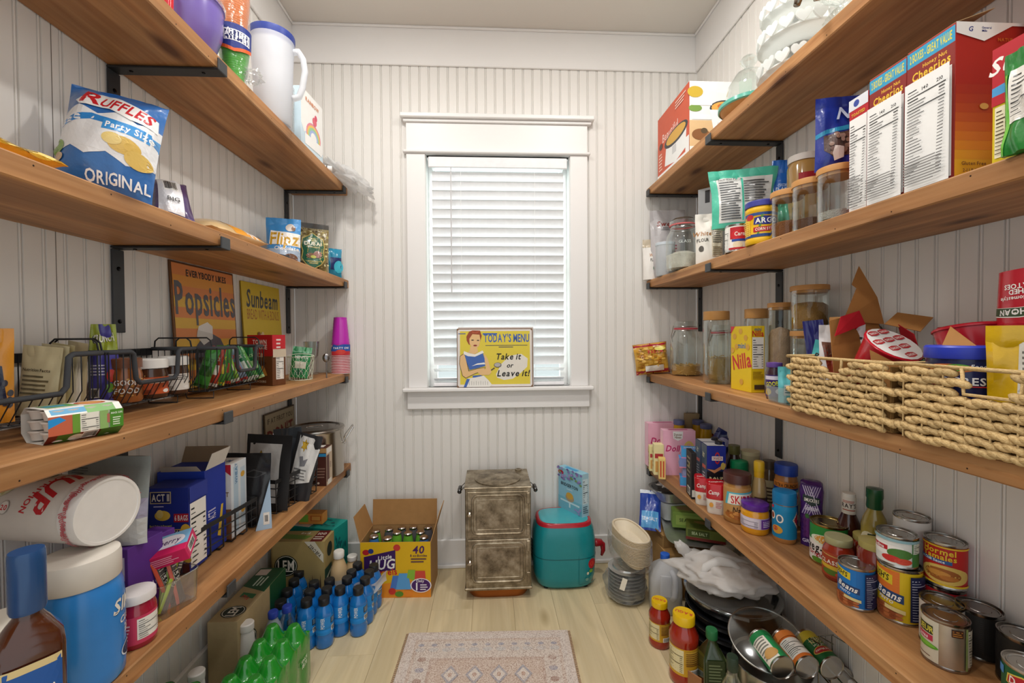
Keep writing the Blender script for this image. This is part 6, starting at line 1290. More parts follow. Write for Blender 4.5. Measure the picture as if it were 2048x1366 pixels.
for s, lb in ((0, 'handle_ear'), (1, 'knot')):
    if s == 0: part(bag, lb, xf(blob(.022, .016, .05, .25, 3, 20, 14, 6, False), (-.11, .05, .07), (.2, -.75, .3)), 'eeebe6', 'thinbag', True)
    else: part(bag, lb, tube([(-.09, -.09, .065), (-.07, -.075, .1), (-.02, -.05, .118), (.03, -.04, .108), (.06, -.05, .09)], [.008, .014, .017, .014, .006], 10), 'efece8', 'thinbag', True)
part(bag, 'bag_fold', tube([(-.13, .02, .075), (-.06, .01, .115), (0, -.02, .12), (.07, 0, .1), (.12, .03, .075)], [.004, .012, .016, .012, .004], 10), 'f0ede9', 'thinbag', True)
C = pY(1470, 1.86, .0004)
C = Vector((1.04, 1.83, .0004))
turned('jar', 'glass jar with white lid half hidden behind the grocery bag', 'jar', C, [('jar_body', [(.03, 0), (.032, .25), (.028, .265)], '8a8a5a', 'liquid'), ('lid', [(.031, .265), (.031, .29), (0, .291)], 'cfc8b8', 'plastic')])
# pasta sauce jars
for i, (xl, xr, yb, tp, lb) in enumerate([(1297, 1341, 1301, 1212, 'smaller pasta sauce jar with yellow lid beside the vinegar jug'), (1337, 1398, 1378, 1243, 'larger pasta sauce jar with yellow lid, nearest on the floor')]):
    C, r, Q = cylpos(xl, xr, yb, 0); h = hz(Q, tp)
    pr = [(r*.9, 0), (r, .008), (r*.99, h*.12), (r*.95, h*.16), (r*.95, h*.58), (r, h*.62), (r*.98, h*.7), (r*.72, h*.82), (r*.66, h*.86)]
    t = turned('sauce_jar', lb, 'jar', C, [('jar_body', pr, '9c2412', 'liquid'), ('lid', [(r*.7, h*.86), (r*.74, h*.87), (r*.74, h*.985), (r*.7, h), (0, h)], 'e2b80e', 'gloss')], [(pr, h*.17, h*.57, [('r', 0, 0, 1, 1, 'd8a52c'), ('n', .06, .1, .5, .95, 'e8dcae', '5a4a2a', 11), ('r', .52, .5, .95, .95, 'caa03a'), ('l', .55, .4, .92, .9, 7, '7a4a20'), ('b', .6, .04, .9, .28)])], 'pasta sauce jars')
    deco(t, lambda u, v, q: (u, v-r*.6, h+q), r*1.2, r*1.2, [('t', 'RAGU', .5, .5, .22, 'c8342c', {'rot': 170})], name='lid_print')
# oil bottles in a low carton at the bottom edge
P = pY(1424, 1.385, .0004); h = hz(P, 1258); w = .036
t = thing('oil_bottle', 'square dark green olive oil bottle with green cap', 'bottle', P, face_yaw(P)+.35)
part(t, 'bottle_body', loft([(0, w*.94, w*.94, 7), (.006, w, w, 7), (h*.6, w, w, 7), (h*.7, w*.75, w*.75, 4.5), (h*.82, w*.42, w*.42, 2.2), (h*.9, w*.4, w*.4, 2)], 40), '2c3a1c', 'liquid', 50); part(t, 'cap', lathe([(w*.5, h*.87), (w*.52, h*.88), (w*.52, h*.985), (w*.48, h), (0, h)], 24), '1e6a3c', 'plastic')
deco(t, lambda u, v, q: (w+q, u, v+.03), w*1.5, h*.5, [('r', 0, 0, 1, 1, '8a9a5a'), ('l', .1, .1, .9, .9, 10, '2c3a1c')])
deco(t, lambda u, v, q: (u, -w-q, v+.03), w*1.5, h*.5, [('r', 0, 0, 1, 1, '3a4426'), ('l', .1, .1, .9, .9, 9, '7a8460')])
P = pY(1466, 1.25, .0004); h = hz(P, 1312); w = .034
t = thing('vinegar_bottle', 'clear glass bottle with dark green cap beside the olive oil', 'bottle', P, face_yaw(P))
part(t, 'bottle_body', lathe(bottle_prof(.034, h*.9, .82, .014, .6), 32, False), 'ffffff', 'glass'); part(t, 'liquid', lathe([(0, .004), (.03, .004), (.0315, h*.35)], 28), '6a6640', 'cloudy'); part(t, 'cap', lathe([(.0155, h*.82), (.0165, h*.83), (.0165, h*.98), (.015, h), (0, h)], 24), '24382a', 'plastic')
A = pY(1376, 1.34, 0); B = pY(1402, 1.30, 0)
t = carton('cardboard_box', 'torn brown cardboard carton corner around the oil bottles', 'box', A, B, hz(A, 1340), .004, '9a6a44', mat='card', rot=(0, 0, .1))
# steamer pan with clear lid
P = pY(1530, 1.30, .0004); r = .108
P.x = .885; h = .17
t = thing('steamer_pot', 'steel pot with pierced steamer insert and clear lid near the rolled cans', 'pot', P, face_yaw(P))
part(t, 'pot_body', lathe([(0, .001), (r*.96, .001), (r, .008), (r, h), (r*1.04, h+.003), (r*1.03, h+.006), (r*.96, h), (r*.95, h*.6), (0, h*.6)], 48, False), 'a8a6a2', 'steel'); hl = []
for j in range(5):
    for i in range(6): hl.append(xf(lathe([(.0035, 0), (0, .0004)], 8, False), (-.045+.012*i+.006*(j % 2), -.06+.012*j, h*.6+.0006)))
o = part(t, 'drain_holes', join(*hl), '22221f', 'plastic', None); o['kind'] = 'stuff'
part(t, 'glass_lid', xf(lathe([(r*1.03, 0), (r*1.03, .004), (r*.8, .012), (0, .02)], 48, False), (-.012, .03, h+.05), (.35, .1, 0)), 'ffffff', 'clearplastic'); part(t, 'lid_rim', xf(tube([(r*1.03*math.cos(a), r*1.03*math.sin(a), 0) for a in [2*math.pi*k/48 for k in range(48)]], .0028, 6, True), (-.012, .03, h+.05), (.35, .1, 0)), 'c0bfbc', 'steel')
part(t, 'wire_handle', tube([(r*.3, -r*1.02, h-.02), (r*.32, -r*1.25, h+.0), (r*.62, -r*1.15, h+.0), (r*.6, -r*.85, h-.02)], .003, 7), 'c8c6c2', 'steel')
# cans lying in a wire rack
t = thing('wire_can_rack', 'chrome wire rack holding cans on their sides near the floor', 'rack', (.98, 1.2, .0004), 0)
S = []
for x in (.03, .07, .115): S += [tube([(x, .11, .001), (x, .11, .24), (x, .05, .255)], .0022, 6), tube([(x, .11, .17), (x, -.11, .15), (x, -.11, .001)], .0022, 6)]
S += [tube([(.025, .11, .17), (.12, .11, .17)], .0022, 6), tube([(.025, -.11, .15), (.12, -.11, .15)], .0022, 6), tube([(.025, .11, .24), (.12, .11, .24)], .0022, 6)]
part(t, 'wire_frame', join(*S), 'b0aeaa', 'steel')
for i, (px, lb, c, mk) in enumerate([(1556, 'green and white vegetable can lying on its side, leftmost in the rack', '1f8a4a', [('r', 0, .0, .5, 1, 'e6e0d2'), ('r', .45, 0, .6, 1, '2a9a58'), ('l', .05, .1, .4, .9, 8, '7a7a70'), ('r', 0, .8, 1, 1, '1a7a40'), ('e', .3, .2, .2, .15, 'c89a5a')]), (1610, 'orange and white can lying on its side, second in the rack', 'd8742c', [('n', .1, .1, .9, .7, 'ece8e0', '333333', 10), ('r', 0, .75, 1, .98, 'e0823a')]), (1655, 'green and yellow sweet corn can lying on its side, third in the rack', '1c6a34', [('r', 0, .72, 1, 1, 'd8c83a'), ('t', 'SWEET', .5, .66, .1, 'e8dca0', {'rot': 180}), ('t', 'CORN', .5, .55, .1, 'e8dca0', {'rot': 180}), ('t', 'Fresh Cut', .5, .43, .07, 'f0f0e0', {'rot': 180}), ('e', .45, .26, .28, .12, 'd8c050'), ('e', .45, .26, .25, .1, 'b8242c'), ('t', 'Del Monte', .45, .26, .07, 'f0e8d8', {'rot': 180, 'w': .4})]), (1700, 'dark brown can lying on its side under the shelf, last in the rack', '4a2c20', [('r', 0, .3, 1, .6, '2c6a3a'), ('n', .1, .62, .8, .95)])]):
    X = [.868, .945, 1.022, 1.075][i]; z = [.212, .21, .205, .15][i]
    y0 = 1.335 if i < 3 else 1.36
    can('can', lb, Vector((X, y0-.115, z)), .037, .115, c, mk, 'cans lying in the rack', rot=(math.radians(-86), 0, 0))
# ================================================================== right side, top shelf
Xf = FR_+.012
A = colx(1379, Xf, R1); Bx = colx(1316, Xf, R1); h = hz(A, 162)
mkF = [('r', 0, 0, 1, 1, 'efece8'), ('r', 0, 0, 1, .45, 'dcb98a'), ('e', .72, .86, .24, .03, 'f4f0ec'), ('e', .66, .62, .3, .12, '3a3c40'), ('e', .66, .63, .27, .09, 'e0a850'), ('e', .6, .65, .1, .04, 'c86a34'), ('e', .72, .64, .1, .04, 'e8c880'), ('p', [(.36, .6), (.96, .6), (.9, .22), (.45, .22)], 'f2f2f2'), ('r', .5, .3, .6, .42, 'd8d8d8'), ('e', .1, .85, .14, .08, 'c8a838'), ('e', .1, .62, .12, .05, '7a9a4a'), ('r', .04, .66, .4, .73, 'f6f4f0'), ('r', .04, .46, .4, .53, 'f6f4f0'), ('e', .2, .25, .16, .08, '8a5a34'), ('e', .26, .3, .06, .04, '5a4a34'), ('r', 0, 0, 1, .08, 'f0eeea')]
mkL = [('r', 0, 0, 1, 1, 'cf5a3c'), ('t', 'Beautiful', .42, .6, .13, 'f4e0d8', {'w': .5, 'bold': 0, 'rot': 0}), ('p', [(.25, .12), (.3, .42), (.92, .42), (.9, .12), (.6, .05)], 'f0f0ee'), ('e', .6, .45, .36, .12, '3a3c40'), ('e', .6, .46, .3, .09, 'd8a84a'), ('r', .5, .2, .62, .32, 'd0d0d0'), ('l', .05, .1, .18, .4, 6, 'f0c8b8'), ('e', .12, .5, .06, .05, '5a3a34'), ('l', .6, .82, .95, .95, 3, 'f0c8b8'), ('r', .9, 0, 1, .25, 'f2f0ee'), ('r', 0, 0, 1, .05, 'f2f0ee')]
carton('slow_cooker_box', 'orange and white slow cooker box with food picture on the top right shelf', 'box', A, Vector((1.085, A.y, R1)), h, Bx.y-A.y, 'e8e4de', {'F': mkF, 'L': mkL})
# cake stand with glass dome
C = colx(1497, .955, R1); C.z += .0004
r = .098; zp = .062
t = thing('cake_stand', 'glass dome cake stand with teal rim and wooden plate', 'cake stand', C, face_yaw(C))
part(t, 'wooden_plate', lathe([(.05, 0), (.052, .006), (.02, .012), (.018, zp-.022), (r*.8, zp-.014), (r, zp)], 44), 'c8a06c', 'bamboo'); part(t, 'teal_rim', lathe([(r*.99, zp-.004), (r*1.04, zp), (r*1.04, zp+.012), (r*.99, zp+.013), (r*.96, zp+.004), (0, zp+.003)], 44, False), '5fb09e', 'gloss')
hd = hz(colx(1480, .955, R1), 158)-zp
part(t, 'glass_dome', lathe([(r*.76, zp+.004), (r*.77, zp+.05), (r*.7, zp+hd*.6), (r*.45, zp+hd*.9), (.014, zp+hd)], 40, False), 'ffffff', 'glass'); part(t, 'dome_knob', lathe([(.012, zp+hd), (.013, zp+hd+.01), (.026, zp+hd+.022), (.03, zp+hd+.034), (.022, zp+hd+.046), (0, zp+hd+.05)], 28, False), 'ffffff', 'glass')
part(t, 'dome_tag', xf(box(.04, .001, .06, .0003), (-.01, -r*.5, zp+.02)), 'c9cfc4', 'paper', None)
# milk glass plates with heart borders
hp = [(0, -.5), (-.3, -.22), (-.48, .06), (-.46, .3), (-.3, .44), (-.12, .4), (0, .26), (.12, .4), (.3, .44), (.46, .3), (.48, .06), (.3, -.22)]
def heart_plate(t, r, z, nh, hs, foot=None):
    part(t, 'plate', lathe([(0, z), (r*.75, z), (r, z+.008), (r*.995, z+.012), (r*.74, z+.005), (0, z+.005)], 48, False), 'e6efec', 'milkglass')
    for i in range(nh):
        a = 2*math.pi*i/nh; me = plate([(x*hs, y*hs) for x, y in hp], .006)
        part(t, 'heart', xf(xf(me, (0, 0, 0), (0, 0, math.pi/2+0)), (0, 0, 0)) if 0 else xf(me, (r*1.0*math.cos(a), r*1.0*math.sin(a), z+.008+hs*.48), (0, 0, a+math.pi/2)), 'e3edea', 'milkglass', None)
    if foot: part(t, 'foot', lathe([(r*.45, z-foot), (r*.42, z-foot+.01), (r*.1, z-foot*.6), (r*.1, z-.01), (r*.3, z)], 32), 'e3edea', 'milkglass')
C = colx(1598, .945, R1)
t = thing('milk_glass_plate', 'milk glass cake plate with heart border, the lower one on the top right shelf', 'plate', Vector((C.x, C.y, R1+.0004)), 0); heart_plate(t, .11, .012, 17, .04, .012)
t = thing('milk_glass_plate', 'footed milk glass cake plate with heart border, the middle one', 'plate', Vector((C.x, C.y, R1+.02)), .1); heart_plate(t, .11, .085, 17, .04, .085)
t = thing('milk_glass_plate', 'small milk glass plate with heart border at the top edge', 'plate', Vector((C.x-.012, C.y+.02, R1+.113)), .05); heart_plate(t, .08, .085, 13, .038, .085)
# glass drink dispenser foot with spigot
C = colx(1716, .905, R1); C.z += .0004
t = thing('drink_dispenser', 'ribbed glass drink dispenser with metal spigot on the top right shelf', 'dispenser', C, face_yaw(C))
V, F = [], []; n = 72; pf = [(.07, 0), (.072, .01), (.055, .03), (.035, .045), (.034, .055), (.06, .075), (.085, .1), (.1, .14), (.105, .22)]
for r_, z in pf:
    for i in range(n): a = 2*math.pi*i/n; k = r_*(1+.025*math.cos(a*24)); V.append((k*math.sin(a), -k*math.cos(a), z))
for k in range(len(pf)-1):
    for i in range(n): j = (i+1) % n; F.append((k*n+i, k*n+j, (k+1)*n+j, (k+1)*n+i))
part(t, 'glass_body', (V, F), 'dfe6e4', 'glass', 60); part(t, 'spigot', join(tube([(-.075, -.03, .085), (-.1, -.045, .085), (-.115, -.055, .082), (-.12, -.058, .06)], [.012, .011, .011, .008], 14)), '8e867a', 'steel', True); part(t, 'spigot_collar', xf(lathe([(.016, 0), (.016, .012)], 18), (-.072, -.028, .085), (0, -math.pi/2, .4)), 'b0a89a', 'steel')
# ================================================================== right side, second shelf
def rbox(name, label, pxa, pxb, ytop, col, faces, X1=1.06, X0=Xf, cat='box', z=R2, **k):
    """carton whose long side faces the room: near corner in column pxa, far corner in column pxb"""
    A = colx(pxa, X0, z); F_ = colx(pxb, X0, z)
    return carton(name, label, cat, A, Vector((X1, A.y, z)), hz(A, ytop), F_.y-A.y, col, faces, **k)
nut = lambda y1=.74: ('n', .05, .02, .95, y1, 'f0efec', '3a3838', 30)
ch_side = [('r', 0, .88, 1, .985, '3a9cc4'), ('t', '2 BOXES - GREAT VALUE', .5, .935, .055, 'e8d83c', {'w': .88, 'fit': 1}), ('r', 0, 0, 1, .88, '8a2c26'), ('t', 'Honey Nut', .6, .845, .025, 'e8b83c', {'w': .5}), ('t', 'Cheerios', .52, .795, .055, 'f0c43c', {'w': .8}), nut(), ('r', .03, .0, .97, .755, 'f0efec'), nut(.745), ('t', '140', .55, .665, .022, '2a2828'), ('t', '210', .85, .665, .022, '2a2828'), ('l', .07, .03, .93, .2, 9, '8a8886')]
ch_front = [('r', 0, 0, 1, .12, 'd8a01c'), ('r', 0, .12, 1, .18, 'd6921c'), ('r', 0, .18, 1, .24, 'd2801c'), ('r', 0, .24, 1, .3, 'cc701c'), ('r', 0, .3, 1, .36, 'c4601c'), ('r', 0, .36, 1, .42, 'ba501c'), ('r', 0, .42, 1, .48, 'b2421c'), ('r', 0, .48, 1, .54, 'ac361c'), ('r', 0, .54, 1, .6, 'a82c1c'), ('p', [(0, 1), (1, 1), (1, .98), (.5, .98), (.25, .88), (0, .93)], 'e9e6e4'), ('t', 'G', .13, .955, .03, '23337c', {'shear': .2}), ('t', 'General', .27, .965, .013, '23337c'), ('t', 'Mills', .25, .945, .013, '23337c'), ('t', 'NATURALLY FLAVORED', .6, .89, .02, 'c86a24', {'w': .5}), ('t', 'Honey Nut', .85, .86, .05, 'c89430', {'w': .4}), ('t', 'Cheerios', .85, .78, .11, 'd8a42c', {'w': 1.0}), ('e', .4, .62, .04, .025, 'd8a85a'), ('e', .25, .46, .04, .02, 'd8a85a'), ('e', .4, .5, .04, .025, 'e0b468'), ('p', [(.4, .58), (.5, .6), (.58, .42), (.52, .4), (.5, .52)], 'efe4d2'), ('r', .42, .26, .72, .36, 'c8242c'), ('t', 'LOWER', .57, .31, .035, 'f4ece0', {'w': .26}), ('t', 'Gluten Free', .16, .09, .022, '6a3a10', {'w': .24}), ('t', '2-1 LB 11 OZ', .16, .045, .02, '6a3a10', {'w': .26})]
ch2 = rbox('cereal_box', 'red double pack cereal box with open top flap, the larger and nearer one', 1908, 1813, 44, 'a8241c', {'L': ch_side, 'F': ch_front})
d = ch2['dims']
part(ch2, 'open_flap', xf(quadsheet([(-d[0]/2, -d[1]/2, 0), (-d[0]/2, d[1]/2, 0), (-d[0]/2+.075, d[1]/2, .028), (-d[0]/2+.075, -d[1]/2, .028)], .001), (0, 0, d[2])), 'b59a74', 'card', None)
ch1 = rbox('cereal_box', 'red double pack cereal box, the middle one of three', 1811, 1738, 112, 'a8241c', {'L': ch_side, 'F': [(m if m[0] != 'x' else m) for m in ch_front]}, X1=1.05)
d = ch1['dims']
part(ch1, 'open_flap', xf(quadsheet([(-d[0]/2, -d[1]/2, 0), (-d[0]/2, d[1]/2, 0), (-d[0]/2+.07, d[1]/2, .02), (-d[0]/2+.07, -d[1]/2, .02)], .001), (0, 0, d[2])), 'b59a74', 'card', None)
rbox('cereal_box', 'slim red cereal box with white nutrition panel, the farthest of three', 1735, 1697, 180, 'b8202c', {'L': [('r', 0, .9, 1, 1, 'dfe0e6'), ('e', .4, .95, .15, .03, '3a4a9c'), ('t', 'TOASTED', .5, .855, .025, 'e8c03c', {'w': .7}), ('r', .05, .0, .95, .82, 'efeeea'), nut(.815), ('l', .1, .02, .9, .3, 12, '8a8886')]})
# raisins and a green bag at the right edge
rbox('raisin_box', 'yellow and red raisin box at the right edge of the second shelf', 2110, 1983, 30, 'd8c01c', {'L': [('r', 0, .58, 1, 1, 'b8202c'), ('p', [(0, .66), (1, .7), (1, .6), (0, .58)], '4a9ad0'), ('t', 'Sun', .3, .84, .13, 'f4f0ea', {'shear': .3}), ('t', 'sweet', .75, .86, .1, 'f4f0ea', {'shear': .3}), ('t', 'WHITE', .26, .54, .06, 'f4f0ea', {'w': .4}), ('r', 0, .5, 1, .585, 'b8202c'), ('n', .06, .04, .5, .48, 'ece4c4', '4a3a1c', 12)]}, X1=.90)
A, B = colx(2007, Xf-.008, R2), colx(2110, Xf-.02, R2)
pouch('snack_bag', 'green and lime snack bag at the right edge of the second shelf', 'bag', A+Vector((-.012, 0, 0)), B+Vector((-.012, 0, 0)), hz(A, 118), .02, '1c7a2c', [('p', [(0, .0), (.1, .3), (.06, .8), (.14, .8), (.2, .3), (.12, 0)], '6cb83c'), ('r', .18, .3, .95, .82, 'e6e2da'), ('n', .2, .32, .93, .8, 'e6e2da', '333333', 10)], seed=101, crk=.005)
A = pY(2046, .70, R2); A.x += .03
carton('orange_box', 'tall orange box cut off by the right edge of the picture', 'box', A, A+Vector((.06, -.01, 0)), .4, .03, 'd8782c', {'F': [('r', .1, .2, .9, .4, 'e89a4a')]})
# glass canisters with bamboo lids
def canister(label, C, r, h, fill=None, fillcol='9a6a3c', lidh=.016, band=True, z0=None, group='glass canisters with bamboo lids', tag_=None):
    t = thing('glass_canister', label, 'canister', C, face_yaw(C), group)
    part(t, 'glass_body', lathe([(r*.97, .0), (r, .003), (r, h-lidh)], 40, False), 'ffffff', 'glass'); part(t, 'glass_base', lathe([(0, .001), (r*.97, .001), (r*.97, .006), (0, .006)], 40, False), 'dfe8e6', 'clearplastic')
    if fill:
        S = [(0, .007), (r*.93, .007), (r*.94, fill*.9), (r*.7, fill), (0, fill*1.05)]
        part(t, 'dry_goods', lathe(S, 36, False), fillcol, 'grain', 60)
    part(t, 'bamboo_lid', lathe([(r*.93, h-lidh-.008), (r*.93, h-lidh), (r*1.04, h-lidh), (r*1.04, h-.002), (r*1.02, h), (0, h)], 40), 'c08a4e', 'bamboo')
    return t
col_mat('grain', .8, .2, bump=(320, 1.0, .004), var=.35)
cz = hz(colx(1600, .87, R2), 365)
for i, (Y, f, fc) in enumerate([(1.243, .05, '8a5630'), (1.151, .035, '6a4a38'), (1.059, .03, 'b8b4ac')]):
    canister(['glass canister with bamboo lid and a little brown granola, farthest of three', 'glass canister with bamboo lid and dark grains, middle of three', 'nearly empty glass canister with bamboo lid under the blue nut bag'][i], Vector((Xf+.047, Y, R2+.0004)), .043, cz, f, fc)
A = Vector((Xf+.005, 1.07, R2+cz+.001)); B = Vector((Xf+.11, 1.045, R2+cz+.001))
pouch('nut_bag', 'dark blue bag of chopped nuts standing on a glass canister', 'bag', A, B, hz(A, 192)+.0, .05, '182f8c', [('p', [(0, .5), (.2, .55), (1, .62), (1, .56), (.2, .49), (0, .44)], '2a8ab4'), ('p', [(.12, .46), (.95, .54), (.95, .2), (.3, .16), (.12, .26)], '5a4640')]+[('e', random.uniform(.18, .9), random.uniform(.2, .48), .05, .03, random.choice(['8a6a5a', 'a8887a', '6a4a40'])) for _ in range(30)]+[('p', [(.3, .1), (.5, .14), (.5, .28), (.3, .3), (.25, .2)], 'd8ccc4'), ('t', 'Nuts', .85, .75, .16, 'c8d4ec', {'shear': .3})], seed=103, tilt=.05)
C = colx(1608, 1.01, R2); C.z += .0004; h = hz(C, 312)
turned('nut_jar', 'tall glass jar of peanuts with white lid behind the canisters', 'jar', C, [('jar_body', [(.046, 0), (.048, .01), (.048, h*.86), (.042, h*.92)], 'b08a50', 'liquid'), ('lid', [(.046, h*.92), (.046, h*.99), (0, h)], 'd9d3cb', 'plastic')], [([(.048, 0), (.048, h)], h*.5, h*.84, [('r', .4, .2, .8, .8, 'a8242c'), ('t', 'PEANUTS', .6, .5, .16, 'f0e4d8', {'w': .3})])])
A, B = colx(1530, .96, R2), colx(1582, 1.03, R2)
pouch('baking_bag', 'tall bright blue baking mix pouch behind the teal nut bag', 'bag', A, B, hz(A, 318), .05, '1c62b8', [('t', 'COCONUT', .55, .72, .03, 'cfe0f4', {'w': .5}), ('t', 'FLAKES', .55, .68, .03, 'cfe0f4'), ('t', 's', .3, .52, .08, 'e4eefa', {'shear': .3})], seed=105, tilt=-.03, roll=.08)
A, B = colx(1552, .92, R2), colx(1586, .97, R2)
pouch('baking_bag', 'green foil pouch tucked behind the corn starch tub', 'bag', A, B, hz(A, 398), .03, '35a07c', [('e', .6, .3, .3, .15, '2a6ab0')], seed=107)
# corn starch tub
C, r, Q = cylX(1489, 1556, Xf, R2); h = hz(Q, 398)
pr = [(r*.93, 0), (r*.98, .004), (r*.98, h*.12), (r*.95, h*.14), (r*.95, h*.72), (r*.98, h*.74), (r*.98, h*.82), (r*.9, h*.86)]
turned('corn_starch_tub', 'yellow corn starch tub with blue lid', 'tub', C, [('tub_body', pr, 'e6b417', 'plastic'), ('lid', [(r*.96, h*.86), (r*1.0, h*.87), (r*1.0, h*.98), (r*.95, h), (0, h)], '3a3f94', 'plastic')], [(pr, h*.15, h*.71, [('r', 0, .88, 1, 1, '2c4a86'), ('e', .24, .84, .1, .12, 'b8242c'), ('p', [(.44, .0), (.55, .9), (.5, .9), (.4, 0)], '5a8a2c'), ('p', [(.34, .52), (.36, .8), (.55, .84), (.86, .8), (.88, .52), (.6, .48)], '2a2f7c'), ('t', 'ARGO', .61, .66, .2, 'f2efe8', {'w': .46}), ('p', [(.34, .2), (.34, .4), (.92, .42), (.92, .22)], 'b8242c'), ('t', 'CORN STARCH', .63, .31, .11, 'f4ece0', {'w': .5}), ('r', 0, 0, 1, .12, '2c4a86')]+[('e', .06+.05*(k % 5), .1+.08*(k//5), .018, .03, 'f0d060') for k in range(40)])])
C, r, Q = cylX(1449, 1502, Xf+.004, R2); h = hz(Q, 447)
can('milk_can', 'small red and white evaporated milk can under the teal bag', C, r, h, 'efe9e2', [('r', .3, .45, 1, .95, 'b8202c'), ('e', .68, .62, .36, .26, 'c8242c'), ('t', 'Carnation', .68, .66, .16, 'f6f0ea', {'w': .52}), ('r', .35, .34, .95, .44, '2a4a9c'), ('e', .5, .2, .12, .14, 'e8d8b8'), ('n', .0, .05, .26, .95), ('r', .28, 0, 1, .08, 'b8202c')])
A = Vector((Xf-.0, 1.66, R2+h+.002)); B = Vector((Xf+.2, 1.62, R2+h+.002))
A = colx(1432, Xf+.005, R2+h+.002); B = colx(1536, Xf+.19, R2+h+.002)
A = Vector((C.x-.075, C.y+.03, A.z)); B = Vector((C.x+.125, C.y-.03, A.z))
pouch('nut_bag', 'mint green nut bag with large nutrition panel on top of the milk can', 'bag', A, B, hz(A, 338), .07, '52c2a4', [('r', .1, .08, .93, .86, 'd8d8d4'), ('l', .13, .12, .45, .8, 16, '55585a'), ('l', .5, .4, .9, .8, 9, '55585a'), ('r', .46, .1, .49, .84, '4ab89c'), ('r', .5, .1, .9, .36, 'b8b4ac'), ('t', 'Nutrition Facts', .3, .83, .035, '2a2a2a', {'w': .34})], seed=109, tilt=.03, neck=-.25, crk=.007)
A, B = colx(1394, Xf, R2), colx(1454, Xf+.105, R2)
pouch('flour_bag', 'white paper flour bag with folded top beside the big glass jar', 'bag', A, Vector((B.x, A.y-.03, R2)), hz(A, 424), .085, 'ece7de', [('t', 'White', .22, .6, .08, 'b07a4a', {'shear': .2}), ('t', 'FLOUR', .22, .47, .06, '4a4640', {'w': .4}), ('e', .15, .3, .08, .06, '5a5650'), ('r', .52, .14, .95, .74, 'cfc4ae'), ('l', .55, .4, .92, .72, 8, '5a564e'), ('l', .55, .16, .92, .34, 5, '8a7a5c')], seed=111, mat='paper', crk=.006, gus=.95)
A, B = colx(1396, .95, R2), colx(1444, 1.02, R2)
carton('storage_container', 'tall clear plastic container with dark latch behind the flour bag', 'container', A, B, hz(A, 380), .1, 'd9dde0', {'F': [('r', .3, .82, .5, .97, '2a2c30'), ('r', .0, .0, 1, .4, 'c8b8c0')]}, mat='cloudy')
C, r, Q = cylX(1331, 1400, Xf, R2); h = hz(Q, 428)
pr = [(r*.9, 0), (r*.97, .01), (r, .03), (r, h*.55), (r*.94, h*.66), (r*.74, h*.77), (r*.72, h*.84)]
t = turned('glass_jar', 'large round glass clamp jar half full of flour', 'jar', C, [('glass_body', pr, 'ffffff', 'glass', False), ('flour', [(0, .004), (r*.92, .012), (r*.95, .03), (r*.95, h*.3), (r*.5, h*.36), (0, h*.38)], 'd9d2c4', 'grain', False), ('glass_lid', [(r*.74, h*.86), (r*.78, h*.87), (r*.78, h*.93), (r*.6, h*.98), (0, h)], 'dfe6e4', 'clearplastic', False), ('rubber_seal', [(r*.76, h*.84), (r*.8, h*.845), (r*.8, h*.865), (r*.76, h*.87)], 'c86a6a', 'rubber', False)])
part(t, 'wire_clamp', join(tube([(r*.7, -r*.3, h*.8), (r*.95, -r*.1, h*.78), (r*.9, r*.1, h*.9), (r*.6, 0, h*.96)], .0018, 6), tube([(r*.74*math.cos(a), r*.74*math.sin(a), h*.8) for a in [2*math.pi*k/32 for k in range(32)]], .0016, 5, True)), 'b8b6b2', 'steel')
deco(t, lambda u, v, q: ((r+q)*math.sin(u/r), -(r+q)*math.cos(u/r), v+h*.46), r*1.2, h*.1, [('t', 'GLASS', .6, .5, .5, 'cfd8d4', {'bold': 0})], name='embossed_lettering')
A, B = Vector((.80, 2.17, R2)), Vector((.95, 2.15, R2))
A, B = pY(1303, 2.16, R2), pY(1374, 2.14, R2)
pouch('sugar_pouch', 'silver grey stand up pouch with red script behind the large glass jar', 'bag', A, B, hz(A, 418), .05, 'b9b5b6', [('t', 'Swerve', .55, .8, .07, '8a3a34', {'shear': .2}), ('l', .3, .7, .8, .75, 2, '6a6668'), ('r', .35, .3, .85, .55, 'cfc8ca'), ('l', .4, .32, .8, .5, 4, 'b04a5c')], seed=113, tilt=-.02)
C, r, Q = cylX(1311, 1350, Xf+.0, R2); C.y = min(C.y, 2.12); h = hz(C, 485)
turned('storage_container', 'small cloudy plastic canister between the flour bag and the glass jar', 'container', C, [('container_body', [(r*.9, 0), (r, .006), (r, h*.9)], 'dfe4e8', 'cloudy'), ('lid', [(r*1.03, h*.9), (r*1.03, h*.98), (0, h)], 'c9d2da', 'plastic')])
A, B = pY(1286, 2.185, R2), pY(1324, 2.16, R2)
pouch('flour_bag', 'white paper flour bag with brown folded top at the far end of the second shelf', 'bag', A, B, hz(A, 478), .05, 'ece8e2', [('r', 0, .8, 1, 1, 'c4b59c'), ('t', 'White', .6, .6, .08, 'b07a4a', {'shear': .2, 'w': .5}), ('t', 'FLOUR', .65, .48, .07, '4a4640', {'w': .5}), ('e', .75, .28, .2, .1, '2a6a4c'), ('e', .75, .28, .15, .075, 'dfe8e0')], seed=115, mat='paper', crk=.003, gus=.95)
